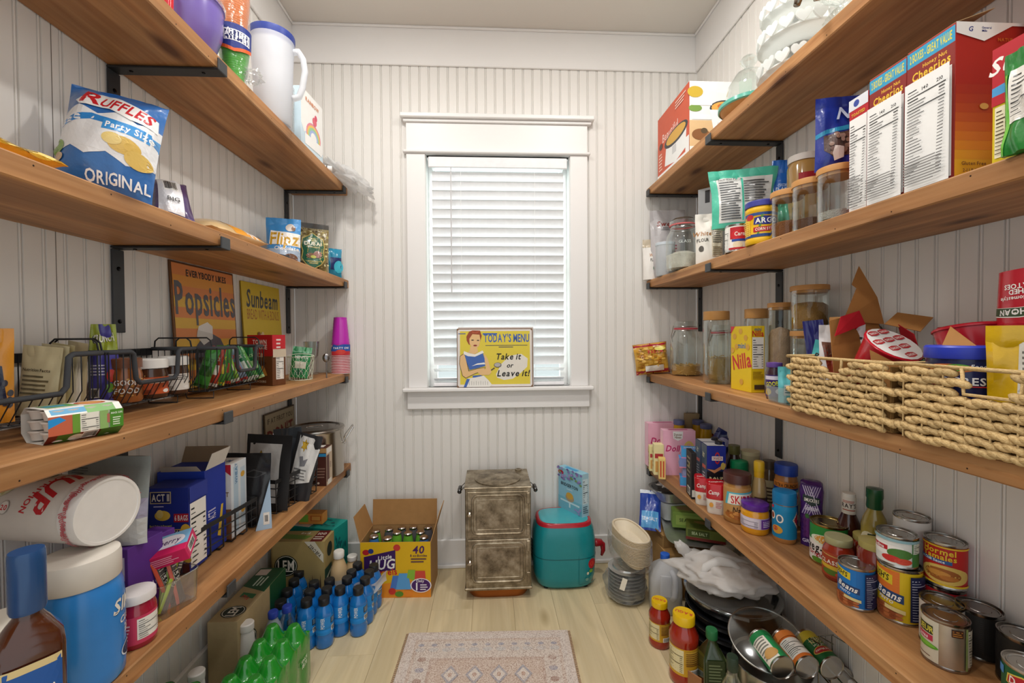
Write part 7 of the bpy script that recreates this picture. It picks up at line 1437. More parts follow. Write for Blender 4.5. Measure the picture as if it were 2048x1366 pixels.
# ================================================================== right side, third shelf
A, B = pY(1275, 2.17, R3), pY(1345, 2.14, R3)
mk = [('r', 0, 0, 1, .14, 'a8202c'), ('r', 0, .9, 1, 1, 'a8202c')]+[('e', random.uniform(.05, .95), random.uniform(.15, .88), .06, .035, random.choice(['d8a43c', 'e2b654', 'c08a2c', 'b87a24'])) for _ in range(70)]+[('r', .25, .1, .8, .28, 'e8e4dc'), ('t', 'PASTA', .6, .72, .1, 'c8283c', {'w': .5}), ('e', .75, .8, .16, .06, 'e8dc6a')]
pouch('pasta_bag', 'slumped bag of shell pasta with red bands at the far end of the third shelf', 'bag', A, B, .16, .085, 'd2a03a', mk, seed=121, pillow=True, crk=.012, tilt=-.05, roll=-.12)
col_mat('pasta', .5, .4, var=.12)
def pasta_bits(r, h, n, seed, ln=.016, rad_=.0024, col='cfa860'):
    """short pasta tubes filling a jar, joined into one mass"""
    rr = random.Random(seed); S = []
    for i in range(n):
        a = rr.uniform(0, 6.283); q = r*(rr.random()**.35)*.93; z = rr.uniform(.005, h)
        d = Vector((rr.uniform(-1, 1), rr.uniform(-1, 1), rr.uniform(-.4, .4))).normalized()*ln/2; c = Vector((q*math.cos(a), q*math.sin(a), z))
        e1, e2 = c-d, c+d
        for e in (e1, e2):
            m = math.hypot(e.x, e.y)
            if m > r*.95: e.x *= r*.95/m; e.y *= r*.95/m
            e.z = max(e.z, .004)
        S.append(tube([tuple(e1), tuple(e2)], rad_, 5))
    return join(*S)
def clamp_jar(label, C, r, h, fill, seed, n=260):
    pr = [(r*.86, 0), (r*.96, .008), (r, .03), (r, h*.5), (r*.94, h*.64), (r*.7, h*.78), (r*.66, h*.84)]
    t = turned('glass_jar', label, 'jar', C, [('glass_body', pr, 'ffffff', 'glass', False), ('glass_lid', [(r*.7, h*.87), (r*.73, h*.88), (r*.73, h*.95), (r*.66, h), (0, h)], 'dfe6e4', 'glass', False), ('rubber_seal', [(r*.68, h*.845), (r*.74, h*.85), (r*.74, h*.875), (r*.68, h*.88)], 'c8525c', 'rubber', False)])
    o = part(t, 'dry_pasta', pasta_bits(r*.95, fill, n, seed), 'cda55c', 'pasta'); o['kind'] = 'stuff'
    part(t, 'pasta_fill', lathe([(0, .004), (r*.86, .006), (r*.9, fill*.9), (0, fill*.95)], 28, False), 'b98f48', 'pasta')
    part(t, 'wire_clamp', join(tube([(-r*.66, -r*.2, h*.82), (-r*.85, -r*.1, h*.7), (-r*.82, -r*.05, h*.62), (-r*.9, 0, h*.72), (-r*.76, 0, h*.92)], .0018, 6), tube([(r*.68*math.cos(a), r*.68*math.sin(a), h*.825) for a in [2*math.pi*k/32 for k in range(32)]], .0016, 5, True), tube([(r*.7*math.cos(a), r*.7*math.sin(a), h*.9) for a in [2*math.pi*k/32 for k in range(32)]], .0016, 5, True)), 'b8b6b2', 'steel')
    return t
C, r, Q = cylpos(1339, 1404, 753, R3); clamp_jar('glass clamp jar a third full of pasta, nearest the pasta bag', C, r, hz(Q, 642), .055, 3)
C = colx(1446, 1.03, R3); C.z += .0004; clamp_jar('glass clamp jar of pasta behind the tall empty jar', C, .066, hz(C, 650), .11, 5)
C, r, Q = cylpos(1406, 1459, 769, R3); h = hz(Q, 622)
def tall_jar(label, C, r, h, fill=None, fc=None):
    t = thing('glass_canister', label, 'canister', C, face_yaw(C)+.2, 'glass canisters with bamboo lids')
    part(t, 'glass_body', loft([(.0, r*.92, r*.92, 3), (.006, r, r, 3), (h*.84, r, r, 3), (h*.88, r*.92, r*.92, 2.4)], 40, False), 'ffffff', 'glass'); part(t, 'glass_base', loft([(.0005, r*.9, r*.9, 3), (.008, r*.93, r*.93, 3)], 32), 'e6ebea', 'clearplastic')
    if fill: part(t, 'dry_goods', loft([(.008, r*.93, r*.93, 3), (fill, r*.93, r*.93, 3)], 32), fc, 'grain', 50)
    part(t, 'bamboo_lid', lathe([(r*.98, h*.88), (r*1.0, h*.885), (r*1.0, h*.995), (r*.97, h), (0, h)], 36), 'c39054', 'bamboo')
tall_jar('tall empty glass jar with bamboo lid on the third right shelf', C, r, h)
C = colx(1513, 1.03, R3); C.z += .0004; tall_jar('tall glass jar with bamboo lid behind the yellow cookie box', C, .042, hz(C, 618))
C = colx(1560, 1.02, R3); C.z += .0004; canister('tall glass canister of rolled oats behind the yellow cookie box', C, .038, hz(C, 606), .22, 'c2a488')
C = colx(1618, 1.035, R3); C.z += .0004; hl = hz(C, 662)
canister('squat glass canister with bamboo lid under the grain canister', C, .052, hl, .1, 'a8824c'); canister('squat glass canister of golden grain stacked on another canister', Vector((C.x, C.y, R3+hl+.0008)), .052, hz(C, 572)-hl, .09, 'a8804a')
C = colx(1694, 1.05, R3); C.z += .0004; canister('low glass canister with bamboo lid beside the stacked canisters', C, .042, hz(C, 634), .05, '9a8a6c')
t = thing('round_tin', 'dark oval tin standing on edge against the right wall', 'tin', (1.088, colx(1705, 1.088, R3).y-.0, R3+.135), 0, None, (0, math.pi/2, 0))
part(t, 'tin_body', lathe([(.12, -.008), (.125, -.006), (.125, .006), (.12, .008)], 40), '3a3428', 'gloss'); part(t, 'tin_rim', xf(tube([(.125*math.cos(a), .125*math.sin(a), -.007) for a in [2*math.pi*k/44 for k in range(44)]], .0025, 6, True)), 'b8a04a', 'steel')
# yellow cookie box
A = colx(1502, .912, R3); Fp = colx(1466, .912, R3)
n_ = Vector((.049, 0, 0))
carton('cookie_box', 'yellow mini wafer cookie box with red lettering', 'box', A, A+n_, hz(A, 652), .125, 'e8c61c', {
    'L': [('t', 'mini', .55, .7, .08, '3a6ab0', {'w': .4}), ('t', 'Nilla', .55, .46, .22, 'c8282c', {'w': .9, 'rot': 10}), ('p', [(0, 1), (.22, 1), (0, .88)], 'c8283c')]+[('e', x, y, .09, .045, 'd8a23c') for x, y in ((.2, .84), (.5, .92), (.75, .82), (.3, .68), (.85, .68), (.55, .14), (.1, .62))],
    'F': [('t', 'mini', .5, .95, .05, '3a5a8c', {'w': .5}), ('t', 'Nilla', .5, .885, .085, 'c8282c', {'w': .84}), ('n', .08, .36, .92, .83), ('l', .1, .2, .9, .32, 6, '8a6a1c'), ('r', .2, .05, .95, .12, '4a3a2a')]})
C, r, Q = cylpos(1531, 1566, 800, R3); h = hz(Q, 725)
pr = [(r*.92, 0), (r, .005), (r, h*.72), (r*.86, h*.82), (r*.84, h*.86)]
turned('jelly_jar', 'dark grape and peanut butter jar with purple lid', 'jar', C, [('jar_body', pr, '3a2430', 'liquid'), ('lid', [(r*.92, h*.86), (r*.95, h*.87), (r*.95, h*.98), (0, h)], '6a4a9c', 'plastic')], [(pr, h*.08, h*.66, [('r', 0, 0, 1, 1, '3c2468'), ('r', .0, .78, 1, .95, 'd8d0e0'), ('t', 'GOOBER', .5, .6, .2, 'e0dc3c', {'w': .7, 'rot': 8}), ('e', .72, .25, .18, .14, 'f0eef4'), ('e', .25, .22, .14, .16, 'd8b84a')])])
P = colx(1578, .885, R3)
t = thing('clear_bin', 'small clear plastic bin with teal snack pouches beside the woven basket', 'bin', (P.x, P.y, R3+.0004), 0)
part(t, 'bin_walls', loft([(.001, .036, .05, 7), (.05, .042, .057, 7)], 32, False), 'ffffff', 'clearplastic'); part(t, 'bin_base', loft([(.001, .036, .05, 7), (.003, .036, .05, 7)], 32), 'e8eaea', 'clearplastic')
for i, (dx, dy, c, lb) in enumerate([(-.012, -.02, '6ac4cc', 'teal snack pouch standing in the small clear bin'), (.012, .012, '5ab0c0', 'second teal snack pouch at the back of the small clear bin')]):
    q = Vector((P.x+dx, P.y+dy, R3+.005)); pouch('snack_pouch', lb, 'bag', q+Vector((-.028, .006, 0)), q+Vector((.028, -.006, 0)), .105-.01*i, .02, c, [('r', .2, .2, .8, .5, 'dff0f0'), ('l', .25, .25, .75, .46, 3, '3a7a84')], seed=130+i)
# ------------------------------------------------------------------ woven water hyacinth baskets
m_, n_, l_, b_ = newmat('wicker'); b_.inputs['Roughness'].default_value = .75; b_.inputs['Specular IOR Level'].default_value = .25
tc = n_.new('ShaderNodeTexCoord'); inf = n_.new('ShaderNodeObjectInfo'); wv = n_.new('ShaderNodeTexNoise'); mp = n_.new('ShaderNodeMapping'); mp.inputs['Scale'].default_value = (40, 200, 200); l_.new(tc.outputs['Object'], mp.inputs[0]); l_.new(mp.outputs[0], wv.inputs['Vector'])
cr = n_.new('ShaderNodeValToRGB'); e = cr.color_ramp.elements; e[0].position = .25; e[0].color = lin('a98550'); e[1].position = .7; e[1].color = lin('dcc08c'); l_.new(wv.outputs['Fac'], cr.inputs[0])
hs = n_.new('ShaderNodeHueSaturation'); mr = n_.new('ShaderNodeMapRange'); mr.inputs[3].default_value = .8; mr.inputs[4].default_value = 1.12; l_.new(inf.outputs['Random'], mr.inputs[0]); l_.new(mr.outputs[0], hs.inputs['Value']); l_.new(cr.outputs[0], hs.inputs['Color']); l_.new(hs.outputs[0], b_.inputs['Base Color'])
bp = n_.new('ShaderNodeBump'); bp.inputs['Strength'].default_value = .4; bp.inputs['Distance'].default_value = .002; l_.new(wv.outputs['Fac'], bp.inputs['Height']); l_.new(bp.outputs[0], b_.inputs['Normal'])
def strand_mesh(L_, R):
    """one plaited bulge: a flattened twisted lump, three overlapping leaves"""
    S = []
    for k, (x, z, ry) in enumerate(((-L_*.27, -R*.12, .32), (0, R*.1, .28), (L_*.27, -R*.08, .32))):
        V, F = blob(L_*.3, R*.95, R*.72, 0, 1, 9, 6, 0, False); S.append(xf((V, F), (x, 0, z-R*.72), (0, ry, 0)))
    return join(*S)
sm_ = None
def woven_basket(label, Ya, Yb, X0, X1, h, notch):
    """Ya nearest the viewer, Yb farthest; front at X0 faces the room"""
    w = Yb-Ya; d = X1-X0
    t = thing('woven_basket', label, 'basket', ((X0+X1)/2, (Ya+Yb)/2, R3+.0004), -math.pi/2, 'woven water hyacinth baskets')
    # local: x = -(world y), -y = towards the room
    global sm_
    rows = 9; rh = h/rows; L_ = .042
    part(t, 'inner_wall', join(xf(box(w-.016, .004, h*.6, .001), (0, -d/2+.012, .002)), xf(box(w-.016, .004, h-.008, .001), (0, d/2-.012, .002)), xf(box(.004, d-.016, h-.008, .001), (-w/2+.012, 0, .002)), xf(box(.004, d-.016, h-.008, .001), (w/2-.012, 0, .002)), xf(box(w-.016, d-.016, .004, .001), (0, 0, .001))), '7a5c34', 'card', None)
    for j in range(rows):
        z = rh*(j+.5)
        for face in range(3):
            ln = w if face == 0 else d; n = int(round(ln/L_))
            for i in range(n+1):
                u = -ln/2+ln*(i+(.5 if j % 2 else 0))/n
                if abs(u) > ln/2-.004: continue
                if face == 0:
                    if notch[0] < u < notch[1] and z > h-notch[2]: continue
                    loc, rz = (u, -d/2+.004, z), 0
                elif face == 1: loc, rz = (-w/2+.004, u, z), math.pi/2
                else:
                    if u > 0: continue
                    loc, rz = (w/2-.004, u, z), math.pi/2
                if sm_ is None: o = raw('woven_strand', strand_mesh(L_*1.12, rh*.62), 'wicker', t, True, 'd0b07c')
                else: o = raw('woven_strand', None, None, t, mesh=sm_)
                sm_ = o.data; o.location = loc; o.rotation_euler = (random.uniform(-.1, .1), random.uniform(-.12, .12), rz+random.uniform(-.05, .05)); s_ = random.uniform(.92, 1.1); o.scale = (s_, s_, s_)
    zt = h+.002
    part(t, 'rim_cord', tube([(-w/2, -d/2+.003, zt), (w/2, -d/2+.003, zt), (w/2, d/2-.003, zt), (-w/2, d/2-.003, zt)], .0042, 8, True), 'c8a468', 'wicker', True)
    part(t, 'notch_cord', tube([(notch[0], -d/2+.002, zt), (notch[0]+.003, -d/2+.002, h-notch[2]+.002), (notch[1]-.003, -d/2+.002, h-notch[2]+.002), (notch[1], -d/2+.002, zt)], .0032, 7), 'cba86c', 'wicker', True)
    for i in range(8):
        x = -w/2+w*(i+.5)/8
        part(t, 'warp_cord', tube([(x, -d/2-.001, .003), (x, -d/2-.001, h-(notch[2] if notch[0] < x < notch[1] else .0)-.002)], .0016, 5), 'd8bc84', 'wicker')
    return t
Y1, Y2 = onz(1573, 818, R3).y, onz(1787, 872, R3).y
X0 = FR_-.012
bh = hz(Vector((X0, Y2, R3)), 730)
def ln_(px, Y): return Y
bm = (Y1+Y2)/2; Y1 = colx(1573, X0, R3+.08).y; Y2 = colx(1787, X0, R3+.08).y; bm = (Y1+Y2)/2
na, nb = colx(1637, X0, 1.15).y, colx(1683, X0, 1.15).y
woven_basket('woven seagrass basket on the third right shelf, the farther of two', Y2+.003, Y1, X0, 1.085, bh, (-(na-bm), -(nb-bm), .035))
Y3 = Y2-.30; bm2 = (Y2+Y3)/2-.0015; na, nb = colx(1922, X0, 1.15).y, colx(2046, X0, 1.15).y
woven_basket('woven seagrass basket on the third right shelf, the nearer of two', Y3, Y2-.003, X0, 1.085, bh, (-(na-bm2), -(nb-bm2), .045))
# ------------------------------------------------------------------ contents of the farther basket
zb = R3+.008
A, B = colx(1640, .865, zb), colx(1712, .95, zb)
pouch('jerky_bag', 'white and red brown bag of jerky with black script in the farther basket', 'bag', A, Vector((B.x, A.y-.05, zb)), hz(A, 650), .05, 'dedada', [('p', [(.05, .78), (.3, .72), (1, .62), (1, .25), (.2, .35)], '8a3422'), ('p', [(.05, .8), (.5, .78), (.45, .62), (.1, .6)], '6e4a3c'), ('e', .6, .5, .2, .1, 'b05a3a'), ('t', 'Herb', .72, .82, .12, '1e1c1c', {'shear': .2, 'rot': 8}), ('p', [(.6, 1), (.75, .92), (.9, 1)], 'b8242c'), ('r', .2, .05, .9, .2, 'c4c0be')], seed=141, crk=.008)
A, B = colx(1596, .87, zb), colx(1640, .9, zb)
pouch('snack_pouch', 'teal and white dried fruit pouch in the farther basket', 'bag', A, B, hz(A, 680), .03, '4ab0b4', [('e', .6, .75, .3, .12, 'eef0ee'), ('t', 'Parm', .6, .76, .08, '2a2a2a', {'shear': .2}), ('r', .2, .3, .8, .5, 'd8e8e8')], seed=143, roll=.2)
A, B = colx(1622, .98, zb), colx(1665, 1.02, zb)
pouch('snack_pouch', 'dark blue snack bag behind the jerky bag', 'bag', A, B, hz(A, 640), .03, '2a2f7c', seed=145, roll=-.1)
A, B = colx(1748, .86, zb+.05), colx(1868, .93, zb+.05)
pouch('snack_pouch', 'dark green snack bag with nutrition panel lying in the farther basket', 'bag', A, Vector((B.x, A.y-.1, A.z)), .105, .05, '1f5a24', [('n', .1, .35, .65, .85, 'd8dcc8', '2a3a24', 7), ('e', .85, .5, .12, .3, '6a9a2c')], seed=147, tilt=-.55, pillow=True)
def cup(t_or, C, r, h, rot=None, label='x', marks=None, group='instant potato cups'):
    t = thing('potato_cup', label, 'cup', C, 0, group, rot)
    pr = [(r*.74, 0), (r*.95, h*.92), (r*1.0, h*.93), (r*1.0, h*.97), (r*.95, h)]
    part(t, 'cup_body', lathe(pr, 36), 'b81c2c', 'gloss')
    if marks: cyl_deco(t, pr, h*.1, h*.9, marks, 3.4)
    def lid(u, v, q): return (u, v-r*.95, h+q)
    mk = [('e', .5, .5, .5, .5, 'e9e6e2')]
    for i in range(4):
        for j in range(3):
            x, y = .2+.3*j+.15*(i % 2), .14+.24*i
            if math.hypot(x-.5, y-.5) < .42: mk += [('p', [(x-.13, y-.05), (x, y-.075), (x+.13, y-.05), (x+.13, y+.05), (x, y+.075), (x-.13, y+.05)], 'b8242c'), ('t', 'IDAHOAN', x, y, .06, 'f2ece6', {'w': .2})]
    deco(t, lid, r*1.9, r*1.9, mk, name='foil_lid')
    return t
cm = [('p', [(.3, .68), (.35, .88), (.65, .92), (.95, .86), (.95, .66), (.65, .7)], 'efe6da'), ('p', [(.32, .69), (.37, .86), (.65, .9), (.93, .84), (.93, .67), (.65, .71)], '3a4a2c'), ('t', 'IDAHOAN', .64, .79, .12, 'f2ece6', {'w': .5}), ('t', 'Buttery Homestyle', .6, .5, .08, 'f4e8e0', {'w': .6}), ('t', 'MASHED', .6, .36, .1, 'f4f0ea', {'w': .5}), ('t', 'POTATOES', .6, .24, .1, 'f4f0ea', {'w': .55}), ('e', .2, .3, .1, .2, 'e8c884')]
# cardboard sleeve with a potato cup, farther basket
P = ony(1785, 640, .93)
C0 = Vector((P.x-.02, .93, R3+.12))
C0 = Vector((.925, .985, R3+.125))
cup(None, C0+Vector((0, 0, .0)), .058, .075, (math.radians(38), math.radians(-8), .25), 'red instant potato cup tipped so its patterned foil lid shows', cm)
t = thing('potato_sleeve', 'torn red cardboard sleeve with brown inside sticking up from the farther basket', 'carton', (.945, .99, R3+.11), .2)
part(t, 'sleeve_panel', quadsheet([(.045, -.075, -.02), (.105, .0, .0), (.10, .03, .12), (.03, -.05, .095)], .0015), 'a81a24', 'card', None); part(t, 'left_panel', quadsheet([(-.09, -.05, -.02), (-.05, -.09, -.06), (-.045, -.085, .02), (-.09, -.04, .06)], .0015), 'b07c46', 'card', None)
part(t, 'back_panel', quadsheet([(-.07, .06, 0), (.09, .04, .0), (.08, .07, .16), (-.06, .08, .13)], .0015), 'a9753f', 'card', None); part(t, 'torn_flap', (lambda p: (p, [(0, 1, 2, 3), (3, 2, 4), (3, 4, 5)]))([(-.02, .075, .13), (.085, .05, .12), (.075, .06, .19), (.03, .08, .215), (.045, .085, .275), (.02, .085, .225)]), 'a06c3a', 'card', None)
part(t, 'right_flap', quadsheet([(.085, .05, .12), (.10, -.02, .1), (.16, -.01, .135), (.13, .05, .15)], .0015), 'b07c46', 'card', None)
part(t, 'red_top', quadsheet([(-.07, .058, .09), (.02, .05, .12), (.01, .058, .155), (-.04, .066, .14)], .0012), 'b01c28', 'card', None)
# nearer basket
C = colx(1915, .89, R3+.01); C = Vector((.90, C.y, R3+.008)); r = .052; h = hz(Vector((C.x-.03, C.y-.04, C.z)), 692)
t = turned('bread_crumb_can', 'blue bread crumb canister with bright blue lid in the nearer basket', 'can', C, [('can_body', [(r, 0), (r, h*.86)], '16204e', 'gloss'), ('lid', [(r*1.04, h*.86), (r*1.06, h*.87), (r*1.06, h*.98), (r*1.0, h), (0, h)], '2a3cb4', 'plastic')], [([(r, 0), (r, h)], h*.1, h*.84, [('e', .4, .9, .2, .06, 'c86a2c'), ('e', .46, .91, .1, .05, '5a9a3c'), ('t', 'Foods', .62, .93, .05, 'e8e8f0', {'shear': .2}), ('t', 'PROGRESSO', .5, .72, .1, 'f2f2f4', {'w': .62}), ('r', .25, .64, .85, .655, 'c8343c'), ('t', 'BREAD', .5, .4, .13, 'f0f0f2', {'w': .5}), ('t', 'CRUMBS', .5, .22, .12, 'f0f0f2', {'w': .5})], 3.6)])
A, B = colx(1968, .85, zb+.01), colx(2120, .93, zb+.01)
pouch('snack_bag', 'yellow snack bag with white nutrition panel in the nearer basket', 'bag', A, Vector((B.x, A.y-.1, A.z)), hz(A, 640)-.01, .05, 'd2a80e', [('p', [(.25, .02), (.95, .02), (.95, .8), (.3, .9)], 'd0ccc0'), ('l', .32, .1, .9, .8, 16, '6a665c')], seed=151, tilt=.05, crk=.008)
cup(None, Vector((.965, .80, R3+.135)), .056, .085, (math.radians(-8), math.radians(10), .7), 'red instant potato cup inside a cardboard sleeve in the nearer basket', cm)
t = thing('potato_sleeve', 'red cardboard sleeve with barcode and brown inside in the nearer basket', 'carton', (.95, .79, R3+.15), -.35)
part(t, 'sleeve_panel', quadsheet([(.0, -.075, -.05), (.12, -.06, -.06), (.13, -.05, .06), (.02, -.065, .075)], .0015), '9c1420', 'card', None); part(t, 'left_panel', quadsheet([(-.095, -.02, -.06), (-.06, -.075, -.07), (-.03, -.08, .02), (-.05, -.02, .07)], .0015), 'b8844c', 'card', None); part(t, 'bottom_panel', quadsheet([(-.07, -.08, -.065), (.1, -.07, -.065), (.1, .03, -.065), (-.07, .03, -.065)], .0015), '9c1420', 'card', None)
deco(t, lambda u, v, q: (.065+u, -.0705-q+.012*(u/.06)-.0025, v), .1, .06, [('r', .1, .3, .75, .95, 'd8d0c0'), ('b', .16, .36, .7, .9), ('l', .1, .05, .8, .22, 2, 'd8a8a0')])
cup(None, Vector((1.0, .735, R3+.325)), .062, .105, (math.radians(180), math.radians(6), 2.2), 'red instant potato cup lying upside down on top of the nearer basket', cm)
t = thing('potato_cup', 'red instant potato cup lying under the upside down one', 'cup', (1.02, .72, R3+.19), 0, 'instant potato cups', (.3, .2, 0)); part(t, 'cup_body', lathe([(.045, -.03), (.06, .05), (.062, .052), (0, .053)], 32), 'b01a28', 'gloss')
# ================================================================== right side, bottom shelf
z4 = R4
def dolly(label, A, B, h, extra):
    return carton('baking_mix_box', label, 'box', A, B, h, .05, 'eeb9cc', {'F': [('r', 0, 0, 1, 1, 'f0b4ca'), ('t', 'Dolly', .38, .6, .13, 'c8286c', {'shear': .25, 'w': .56})]+extra, 'T': [('r', .2, .3, .8, .7, 'd05a8c')], 'L': [('r', 0, 0, 1, 1, 'f2c4d4')]}, group='pink baking mix boxes')
A, B = pY(1296, 2.195, z4), pY(1345, 2.19, z4)
dolly('pink baking mix box with gold band standing against the window wall', A, Vector((B.x+.04, B.y, z4)), hz(A, 847), [('r', .0, .33, 1, .47, 'd8b45c'), ('t', 'BUTTERMILK', .5, .4, .06, '5a3a20', {'w': .7}), ('t', 'COMPLETE', .4, .26, .05, '3a2a2a'), ('r', .1, .16, .9, .2, 'e08aa8')])
A, B = pY(1326, 2.055, z4), pY(1391, 2.035, z4); hd = hz(A, 861)
dolly('pink baking mix box with blond portrait, in front of the other pink box', A, B, hd, [('e', .8, .55, .18, .22, 'e8c870'), ('e', .8, .6, .1, .12, 'e6b090'), ('p', [(.62, .2), (.98, .2), (.9, .4), (.7, .4)], 'd0306c'), ('p', [(.3, .98), (.62, .98), (.6, .82), (.46, .77), (.32, .82)], 'f4f2f0'), ('t', 'Duncan', .46, .91, .05, '7a5a34', {'w': .24}), ('t', 'Hines', .46, .85, .05, '7a5a34', {'w': .2})])
for i, (a, b, Y, tp, lb, c) in enumerate([(1297, 1314, 2.12, 893, 'pale yellow muffin mix box standing at the far shelf end', 'e6dca0'), (1306, 1328, 2.06, 889, 'pale yellow muffin mix box stacked beside the pink boxes', 'eadfa8'), (1312, 1326, 2.0, 918, 'yellow and orange mix box standing in front of the muffin mix', 'e8c878')]):
    A, B = pY(a, Y, z4), pY(b, Y-.01, z4)
    A.x, B.x = max(A.x, FR_-.03), max(B.x, FR_+.0)
    if B.x-A.x < .03: B.x = A.x+.035
    carton('mix_box', lb, 'box', A, B, hz(A, tp), .045, c, {'F': [('r', .1, .55, .9, .7, 'b8383c'), ('r', .15, .1, .85, .45, 'd8a45c')] if i < 2 else [('r', .2, .1, .4, .9, 'c84a2c'), ('r', .6, .1, .8, .9, 'c84a2c')], 'L': [('l', .2, .2, .8, .8, 4, 'c8a85c')]})
for i in range(4):
    P = onz(1352, 960, z4); z = z4+.0004+i*.043; dx = [.0, .012, -.004, .006][i]
    A = Vector((.885+dx-.025, 1.895, z)); B = Vector((.885+dx+.055, 1.865, z))
    carton('mix_box', 'small blue and pink mix box, %s of the stack of four' % ['bottom one', 'second from the bottom', 'third from the bottom', 'top one'][i], 'box', A, B, .0425, .06, ['4aa0dc', '9aa0cc', '7a8cc4', '4aa4e0'][i], {'F': [('b', .5, .15, .95, .85) if i == 1 else ('r', .45, .2, .95, .8, 'd8d0d4'), ('r', 0, .0, 1, .12, 'e08aac')], 'L': [('r', 0, 0, 1, 1, 'e0a8c8'), ('r', .1, .2, .9, .6, '7aa8dc')], 'T': [('r', 0, 0, 1, 1, '3a98d8'), ('t', 'muffin', .5, .55, .3, 'f4f4f8', {'w': .7}), ('r', .1, .1, .9, .2, 'e890b0')]}, group='stack of small mix boxes')
# mustard bottles and misc at the back
for i, (px, Y, tp) in enumerate([(1358, 2.17, 838), (1396, 2.17, 838), (1412, 2.09, 846)]):
    P = pY(px, Y, z4+.0004); h = hz(P, tp); r = .034
    t = thing('mustard_bottle', ['yellow mustard bottle with grey blue lid, left of three at the back', 'yellow mustard bottle with grey blue lid, middle of three at the back', 'yellow mustard bottle with grey blue lid, right of three at the back'][i], 'bottle', P, face_yaw(P), 'mustard bottles at the back')
    part(t, 'bottle_body', lathe([(r*.9, 0), (r, .008), (r, h*.6), (r*.75, h*.85), (r*.72, h*.9)], 26), 'b98f14', 'gloss'); part(t, 'lid', lathe([(r*.8, h*.89), (r*.82, h*.9), (r*.8, h*.98), (0, h)], 26), '5c6288', 'plastic')
P = pY(1378, 2.2, z4+.0004)
carton('kraft_box', 'plain kraft paper box at the back corner of the bottom right shelf', 'box', pY(1372, 2.205, z4), pY(1402, 2.2, z4), hz(P, 828), .03, 'a8926c', {'F': [('r', .2, .2, .9, .4, 'c8b48c')]})
A, B = pY(1398, 1.99, z4+.09), pY(1440, 1.94, z4+.09)
pouch('candy_bag', 'navy blue candy bag propped up behind the broth cartons', 'bag', A, B, .16, .03, '232a6c', [('e', .6, .7, .3, .12, 'a8a8d0'), ('t', 'EGGS', .45, .45, .12, 'dfe0f0', {'w': .6}), ('e', .2, .35, .1, .08, '7ac83c'), ('r', 0, .05, 1, .2, 'd8d4cc')], seed=161, roll=.5, tilt=-.1)
P = pY(1436, 2.08, z4+.0004)
turned('jug', 'dark amber jug behind the candy bag', 'bottle', P, [('bottle_body', [(.05, 0), (.055, .01), (.055, .14), (.03, .19), (.018, .2)], '7a2a10', 'liquid'), ('cap', [(.02, .2), (.02, .225), (0, .226)], '3a2a20', 'plastic')])
A, B = pY(1368, 1.96, z4+.075), pY(1396, 1.93, z4+.075)
# black box and broth cartons
A, B = onz(1369, 978, z4), onz(1382, 1002, z4)
A = pY(1383, 1.745, z4)
carton('black_box', 'slim black box with barcode beside the broth cartons', 'box', A, A+Vector((.02, -.004, 0)), hz(A, 907), .085, '1c1b1c', {'L': [('l', .2, .4, .8, .9, 5, '8a8270'), ('e', .6, .7, .06, .04, 'd8c050'), ('b', .3, .05, .8, .22)], 'F': [('r', .1, .05, .9, .2, 'd8d4cc')]})
for i, (a, b, Y, tp, lb) in enumerate([(1402, 1450, 1.80, 884, 'navy bone broth carton, the rear one'), (1414, 1452, 1.67, 892, 'navy bone broth carton with red logo, the front one')]):
    A = pY(a, Y, z4); B = pY(b, Y-.01, z4)
    t = carton('broth_carton', lb, 'carton', A, B, hz(A, tp), .062, '23305c', {'F': [('r', 0, .62, 1, 1, '1c2a8c'), ('r', 0, .0, 1, .58, '14161c'), ('p', [(0, .62), (.4, .55), (1, .66), (1, .72), (.4, .6)], 'c88a5c'), ('e', .55, .8, .14, .1, 'b8242c'), ('e', .55, .8, .1, .07, '1c2a8c'), ('r', .26, .76, .84, .83, 'e8dcd8'), ('t', 'SWANSON', .55, .795, .05, '8a2a34', {'w': .5}), ('e', .85, .67, .12, .06, 'c8b45c'), ('t', 'BONE', .5, .42, .13, 'e6d8a8', {'w': .74}), ('t', 'Broth', .55, .24, .16, 'f0ece0', {'shear': .3, 'w': .7})], 'L': [('r', 0, 0, 1, 1, '4a5868'), ('t', 'BONE', .4, .82, .08, 'e0d8b8', {'rot': 75, 'w': .3}), ('r', .2, .6, .8, .66, 'c86a5c'), ('l', .25, .1, .8, .55, 9, 'b8bcc0')], 'T': [('r', .05, .05, .95, .95, 'dcdce0')]}, group='bone broth cartons')
    part(t, 'spout_cap', xf(lathe([(.014, 0), (.014, .012), (0, .013)], 20), (.02, 0, hz(A, tp))), '1c1c28', 'plastic')
